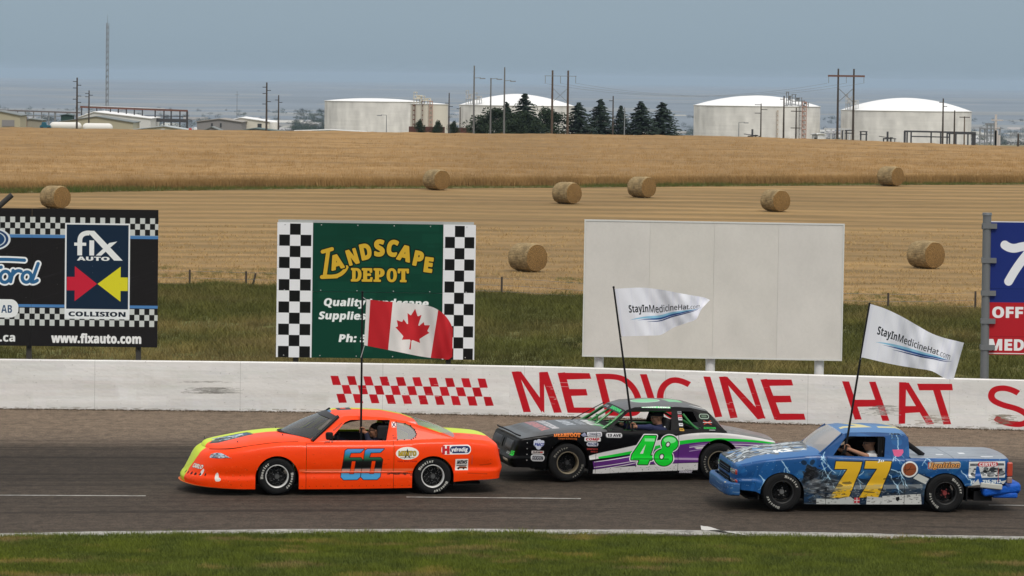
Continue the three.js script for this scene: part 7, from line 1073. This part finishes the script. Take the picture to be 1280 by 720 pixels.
function driver(car, label, o) {
  const base = V3(o.hip[0], o.hip[1] - 0.06, o.hip[2]), t = thing('person', label, 'person', car.localToWorld(base.clone())); t.rotation.copy(car.rotation);
  const L = (g) => g.translate(-base.x, -base.y, -base.z), h = o.head, sh = (s) => [h[0] + 0.06, h[1] - 0.215, h[2] + s * 0.19], chest = [h[0] + 0.06, h[1] - 0.33, h[2]], hip = o.hip, wristL = o.wrist, kn = (s) => [hip[0] - 0.46, hip[1] + 0.14, hip[2] + s * 0.13], ft = (s) => [hip[0] - 0.8, hip[1] - 0.12, hip[2] + s * 0.1];
  const dir = V3(...o.wrist).sub(V3(...sh(1))), el = o.elbow, wheelHand = o.wheel, elR = [(sh(-1)[0] + wheelHand[0]) / 2 + 0.02, (sh(-1)[1] + wheelHand[1]) / 2 - 0.13, sh(-1)[2] - 0.03];
  const legs = [1, -1].flatMap((s) => [[[hip[0], hip[1], hip[2] + s * 0.09], kn(s), 0.085, 0.06], [kn(s), ft(s), 0.058, 0.042], [ft(s), [ft(s)[0] - 0.14, ft(s)[1] + 0.05, ft(s)[2]], 0.04, 0.032]]);
  const torso = [[hip, [(hip[0] + chest[0]) / 2, (hip[1] + chest[1]) / 2, hip[2]], 0.135, 0.13], [[chest[0], chest[1], chest[2] - 0.05], [chest[0], chest[1], chest[2] + 0.05], 0.135, 0.135], [[(hip[0] + chest[0]) / 2, (hip[1] + chest[1]) / 2, hip[2]], chest, 0.13, 0.135], [sh(1), sh(-1), 0.068, 0.068], [[h[0] + 0.04, h[1] - 0.13, h[2]], [h[0] + 0.055, h[1] - 0.21, h[2]], 0.062, 0.085]];
  const cuff = o.bare ? 0.3 : 1, mixp = (a, b, q) => a.map((v, i) => lerp(v, b[i], q));
  const sleeve = o.bare ? [[sh(1), mixp(sh(1), el, 0.75), 0.066, 0.06]] : [[sh(1), el, 0.066, 0.052], [el, mixp(el, o.wrist, 0.92), 0.05, 0.04]];
  const sleeveR = o.bare ? [[sh(-1), mixp(sh(-1), elR, 0.75), 0.066, 0.06]] : [[sh(-1), elR, 0.066, 0.052], [elR, wheelHand, 0.05, 0.04]];
  const skinM = mat(o.skin, 0.6), cloth = mat(o.suit, 0.85);
  const axis = o.poleAxis, flesh = [headGeo(h, o.turn || 0, o.tilt || 0), gripGeo(o.hand, axis, V3(...o.wrist).sub(V3(...o.hand)), 0.014), sdfGeo([[sh(1), el, 0.048, 0.042], [el, o.wrist, 0.041, 0.029], [o.wrist, mixp(o.wrist, o.hand, 0.4), 0.028, 0.026]], 40, 0.02), sdfGeo([[sh(-1), elR, 0.048, 0.042], [elR, wheelHand, 0.041, 0.03], [wheelHand, [wheelHand[0] - 0.06, wheelHand[1] + 0.02, wheelHand[2] + 0.02], 0.034, 0.026]], 36, 0.02), sdfGeo(torso.map(([a, b, r, q]) => [a, b, r - 0.02, q - 0.02]).concat(legs.map(([a, b, r, q]) => [a, b, r - 0.012, q - 0.012])), 44, 0.05)];
  part('body', L(merge(flesh)), skinM, t);
  part('clothing', L(sdfGeo(torso.concat(sleeve, sleeveR), 72, 0.045)), cloth, t); part('trousers', L(sdfGeo(legs, 44, 0.03)), mat(o.trousers || o.suit, 0.9), t);
  if (o.cap) { const g = new THREE.SphereGeometry(0.108, 24, 10, 0, 6.2832, 0, 1.5).scale(1, 0.92, 0.84).translate(0.012, 0.03, 0), b = new THREE.CylinderGeometry(0.075, 0.075, 0.01, 20, 1, false, Math.PI, Math.PI).rotateY(0).scale(1.25, 1, 1).translate(-0.07, 0.045, 0); part('cap', L(merge([g, b]).rotateZ(o.tilt || 0).rotateY(o.turn || 0).translate(...h)), mat(o.cap, 0.8), t); }
  else part('hair', L(new THREE.SphereGeometry(0.103, 24, 12, 0, 6.2832, 0, 1.75).scale(1, 0.95, 0.82).rotateZ(-0.5).translate(0.02, 0.03, 0).rotateY(o.turn || 0).translate(...h)), mat(lrgb(0.012, 0.01, 0.009), 0.9), t);
  const gl = []; for (const s of [1, -1]) gl.push(new THREE.SphereGeometry(0.024, 12, 8).scale(0.35, 0.75, 1.15).translate(-0.089, 0.006, s * 0.032), rod(V3(-0.08, 0.012, s * 0.058), V3(0.015, 0.016, s * 0.079), 0.004, 5)); gl.push(rod(V3(-0.094, 0.012, -0.012), V3(-0.094, 0.012, 0.012), 0.004, 5));
  part('sunglasses', L(merge(gl).rotateZ(o.tilt || 0).rotateY(o.turn || 0).translate(...h)), phys(lrgb(0.008, 0.008, 0.01), 0.12, { clearcoat: 1 }), t);
  for (const [p, w, hh, m] of o.patches || []) { const g = new THREE.BoxGeometry(w, hh, 0.006); part('patch', L(g.rotateX(-0.3).translate(...p)), mat(m, 0.8), t); }
  return t;
}
// ---- flags: pole from a to b, cloth between a top and a bottom edge with a real billow
function flag(label, foot, head, topPix, botPix, depth, tex, group, ties, seed) {
  const t = thing('flag', label, 'flag', foot, 0, group), L = (v) => v.clone().sub(foot);
  part('pole', rod(L(foot), L(head), 0.02, 10, 0.016), mat(lrgb(0.012, 0.012, 0.013), 0.45), t); part('pole_cap', new THREE.SphereGeometry(0.02, 10, 8).translate(...L(head).toArray()), blackM, t);
  const curve = (pts) => new THREE.CatmullRomCurve3(pts.map(([x, y]) => V3(x, y, 0)), false, 'centripetal'), T = curve(topPix), B = curve(botPix), nu = 64, nv = 30;
  const g = gridGeo(nu, nv, (i, j) => { const u = i / (nu - 1), v = j / (nv - 1), p = T.getPointAt(u).lerp(B.getPointAt(u), v), d = depth(p) - (0.075 * Math.sin(u * 9.2 - v * 1.8 + seed) + 0.03 * Math.sin(u * 21 + v * 3.1 + seed * 2) + 0.012 * Math.sin(u * 40 - v * 9)) * Math.min(1, u * 2.2); const q = L(at(p.x, p.y, d)); return [q.x, q.y, q.z, u, 1 - v]; });
  part('cloth', g, phys(0xffffff, 0.9, { map: tex, transmission: 0.22, thickness: 0 }), t);
  for (const [a, b] of ties) part('tie', rod(L(a), L(b), 0.006, 5), M.steelPale, t);
  return t;
}
const handsOf = (car, p) => car.localToWorld(V3(...p));
const townTex = canvasTex(1024, 512, (c, w, h) => {
  c.fillStyle = '#efeff6'; c.fillRect(0, 0, w, h); srand(30); for (let i = 0; i < 30; i++) { c.fillStyle = 'rgba(222,224,238,.25)'; c.fillRect(rr(0, w), 0, rr(4, 30), h); }
  fitText(c, 'StayIn', 118, 262, 222, 78, { fill: '#22262e', bold: 2 }); fitText(c, 'MedicineHat', 340, 262, 458, 78, { fill: '#22262e', style: 'normal', bold: 3 }); fitText(c, '.com', 800, 262, 130, 78, { fill: '#22262e', style: 'normal' });
  fillP(c, '#8fc6e2', [[120, 340], [400, 268, 700, 300, 900, 268], [700, 345, 420, 312, 120, 340]]); fillP(c, '#1f4f93', [[200, 348], [480, 300, 720, 336, 940, 262], [730, 372, 470, 326, 200, 348]]); fillP(c, '#12306b', [[300, 366], [520, 330, 760, 362, 960, 270], [760, 392, 520, 350, 300, 366]]);
  c.fillStyle = '#e2e2ec'; c.fillRect(0, 0, 14, h);
});
const leafTex = canvasTex(1024, 512, (c, w, h) => {
  c.fillStyle = '#ece7e4'; c.fillRect(0, 0, w, h); c.fillStyle = '#c9101f'; c.fillRect(42, 0, 236, h); c.fillRect(768, 0, 256, h);
  const half = [[4890, 4430], [4845, 3567], [4956, 3469], [5815, 3620], [5699, 3300], [5719, 3227], [6660, 2465], [6448, 2366], [6414, 2287], [6600, 1715], [6058, 1830], [5985, 1792], [5880, 1545], [5457, 1999], [5346, 1942], [5550, 890], [5223, 1079], [5132, 1052], [4800, 400]], all = half.concat(half.slice().reverse().slice(1).map(([x, y]) => [9600 - x, y]));
  pathOf(c, all.map(([x, y]) => [522 + (x - 4800) * 0.101, (y - 2400) * 0.102 + 256])); c.fill(); c.fillStyle = 'rgba(200,195,195,.5)'; c.fillRect(34, 0, 5, h);
});
{ // 66
  const hand = [0.33, 1.07, 0.665], H = handsOf(car66, hand), d0 = -H.z, head = at(453, 365, d0 - 0.1), foot = H.clone().addScaledVector(H.clone().sub(head).normalize(), 0.16), ax = head.clone().sub(foot), la = ax.clone().applyQuaternion(car66.quaternion.clone().invert());
  driver(car66, 'person in a dark suit driving the orange car, gripping the flag pole', { head: [0.60, 1.03, 0.37], hip: [0.33, 0.42, 0.37], hand, wrist: [0.42, 1.02, 0.64], elbow: [0.47, 0.86, 0.63], wheel: [-0.06, 0.9, 0.26], skin: lrgb(0.36, 0.17, 0.1), suit: lrgb(0.03, 0.032, 0.055), poleAxis: la });
  flag('red and white maple leaf flag flying from the orange car', foot, head, [[458, 374], [475, 376], [497, 378], [522, 380], [541, 384], [554, 392], [562, 402], [566, 411]], [[455, 431.5], [478, 436], [503, 441], [523, 445], [540, 447.5], [553, 448.5], [560, 449.5], [565.5, 446]], () => d0 - 0.1, leafTex, 'flags flown from the race cars', [[at(453, 371, d0 - 0.1), at(458, 375, d0 - 0.1)], [at(451, 447, d0 - 0.1), at(455.5, 432, d0 - 0.1)]], 0.4);
}
{ // 48
  const hand = [-0.21, 0.965, 0.835], H = handsOf(car48, hand), d0 = -H.z, head = at(767, 359, d0), foot = H.clone().addScaledVector(H.clone().sub(head).normalize(), 0.09), la = head.clone().sub(foot).applyQuaternion(car48.quaternion.clone().invert());
  driver(car48, 'person in dark blue suit, cap and sunglasses driving the black car', { head: [0.36, 1.055, 0.40], hip: [0.12, 0.42, 0.37], hand, wrist: [-0.12, 0.945, 0.82], elbow: [0.12, 0.93, 0.78], wheel: [-0.2, 0.92, 0.26], skin: lrgb(0.36, 0.19, 0.12), suit: lrgb(0.025, 0.03, 0.075), cap: lrgb(0.012, 0.012, 0.014), poleAxis: la, patches: [[[0.47, 0.92, 0.595], 0.07, 0.022, lrgb(0.7, 0.7, 0.72)], [[0.36, 0.905, 0.615], 0.05, 0.02, lrgb(0.6, 0.6, 0.64)]] });
  flag('white flag with dark lettering and blue waves flying from the black car', foot, head, [[768.5, 361], [785, 360], [803, 359.5], [826, 362], [850, 366.5], [870, 370], [881, 372], [887.5, 375]], [[777, 420.5], [793, 420], [810, 419.5], [826, 418.5], [841, 410], [857, 404], [870, 399], [876, 387]], () => d0 - 0.06, townTex, 'flags flown from the race cars', [[at(775.5, 423, d0), at(777.5, 420, d0 - 0.06)]], 1.9);
}
{ // 77
  const hand = [-0.31, 1.065, 0.79], H = handsOf(truck77, hand), d0 = -H.z, head = at(1087, 379.5, d0), foot = H.clone().addScaledVector(H.clone().sub(head).normalize(), 0.1), la = head.clone().sub(foot).applyQuaternion(truck77.quaternion.clone().invert());
  driver(truck77, 'person in white shirt and sunglasses in the blue truck, bare forearm raised to the pole', { head: [0.17, 1.085, 0.40], hip: [0.04, 0.46, 0.38], hand, wrist: [-0.235, 1.03, 0.78], elbow: [0.05, 0.92, 0.74], wheel: [-0.26, 0.95, 0.28], skin: lrgb(0.38, 0.2, 0.13), suit: lrgb(0.6, 0.6, 0.6), trousers: lrgb(0.03, 0.03, 0.035), bare: true, cap: lrgb(0.014, 0.014, 0.016), poleAxis: la });
  flag('white flag with dark lettering and blue waves flying from the blue truck', foot, head, [[1088, 380], [1103, 384.5], [1124, 394], [1147, 407], [1163, 416], [1179, 422], [1195, 426], [1205, 428.5]], [[1076.5, 446.5], [1092, 450], [1109, 454], [1127, 457.5], [1146, 460.5], [1165, 464], [1183, 473.5], [1192, 474]], () => d0 - 0.06, townTex, 'flags flown from the race cars', [[at(1075.5, 450, d0), at(1077, 447, d0 - 0.06)]], 3.3);
}
renderer.render(scene, camera);
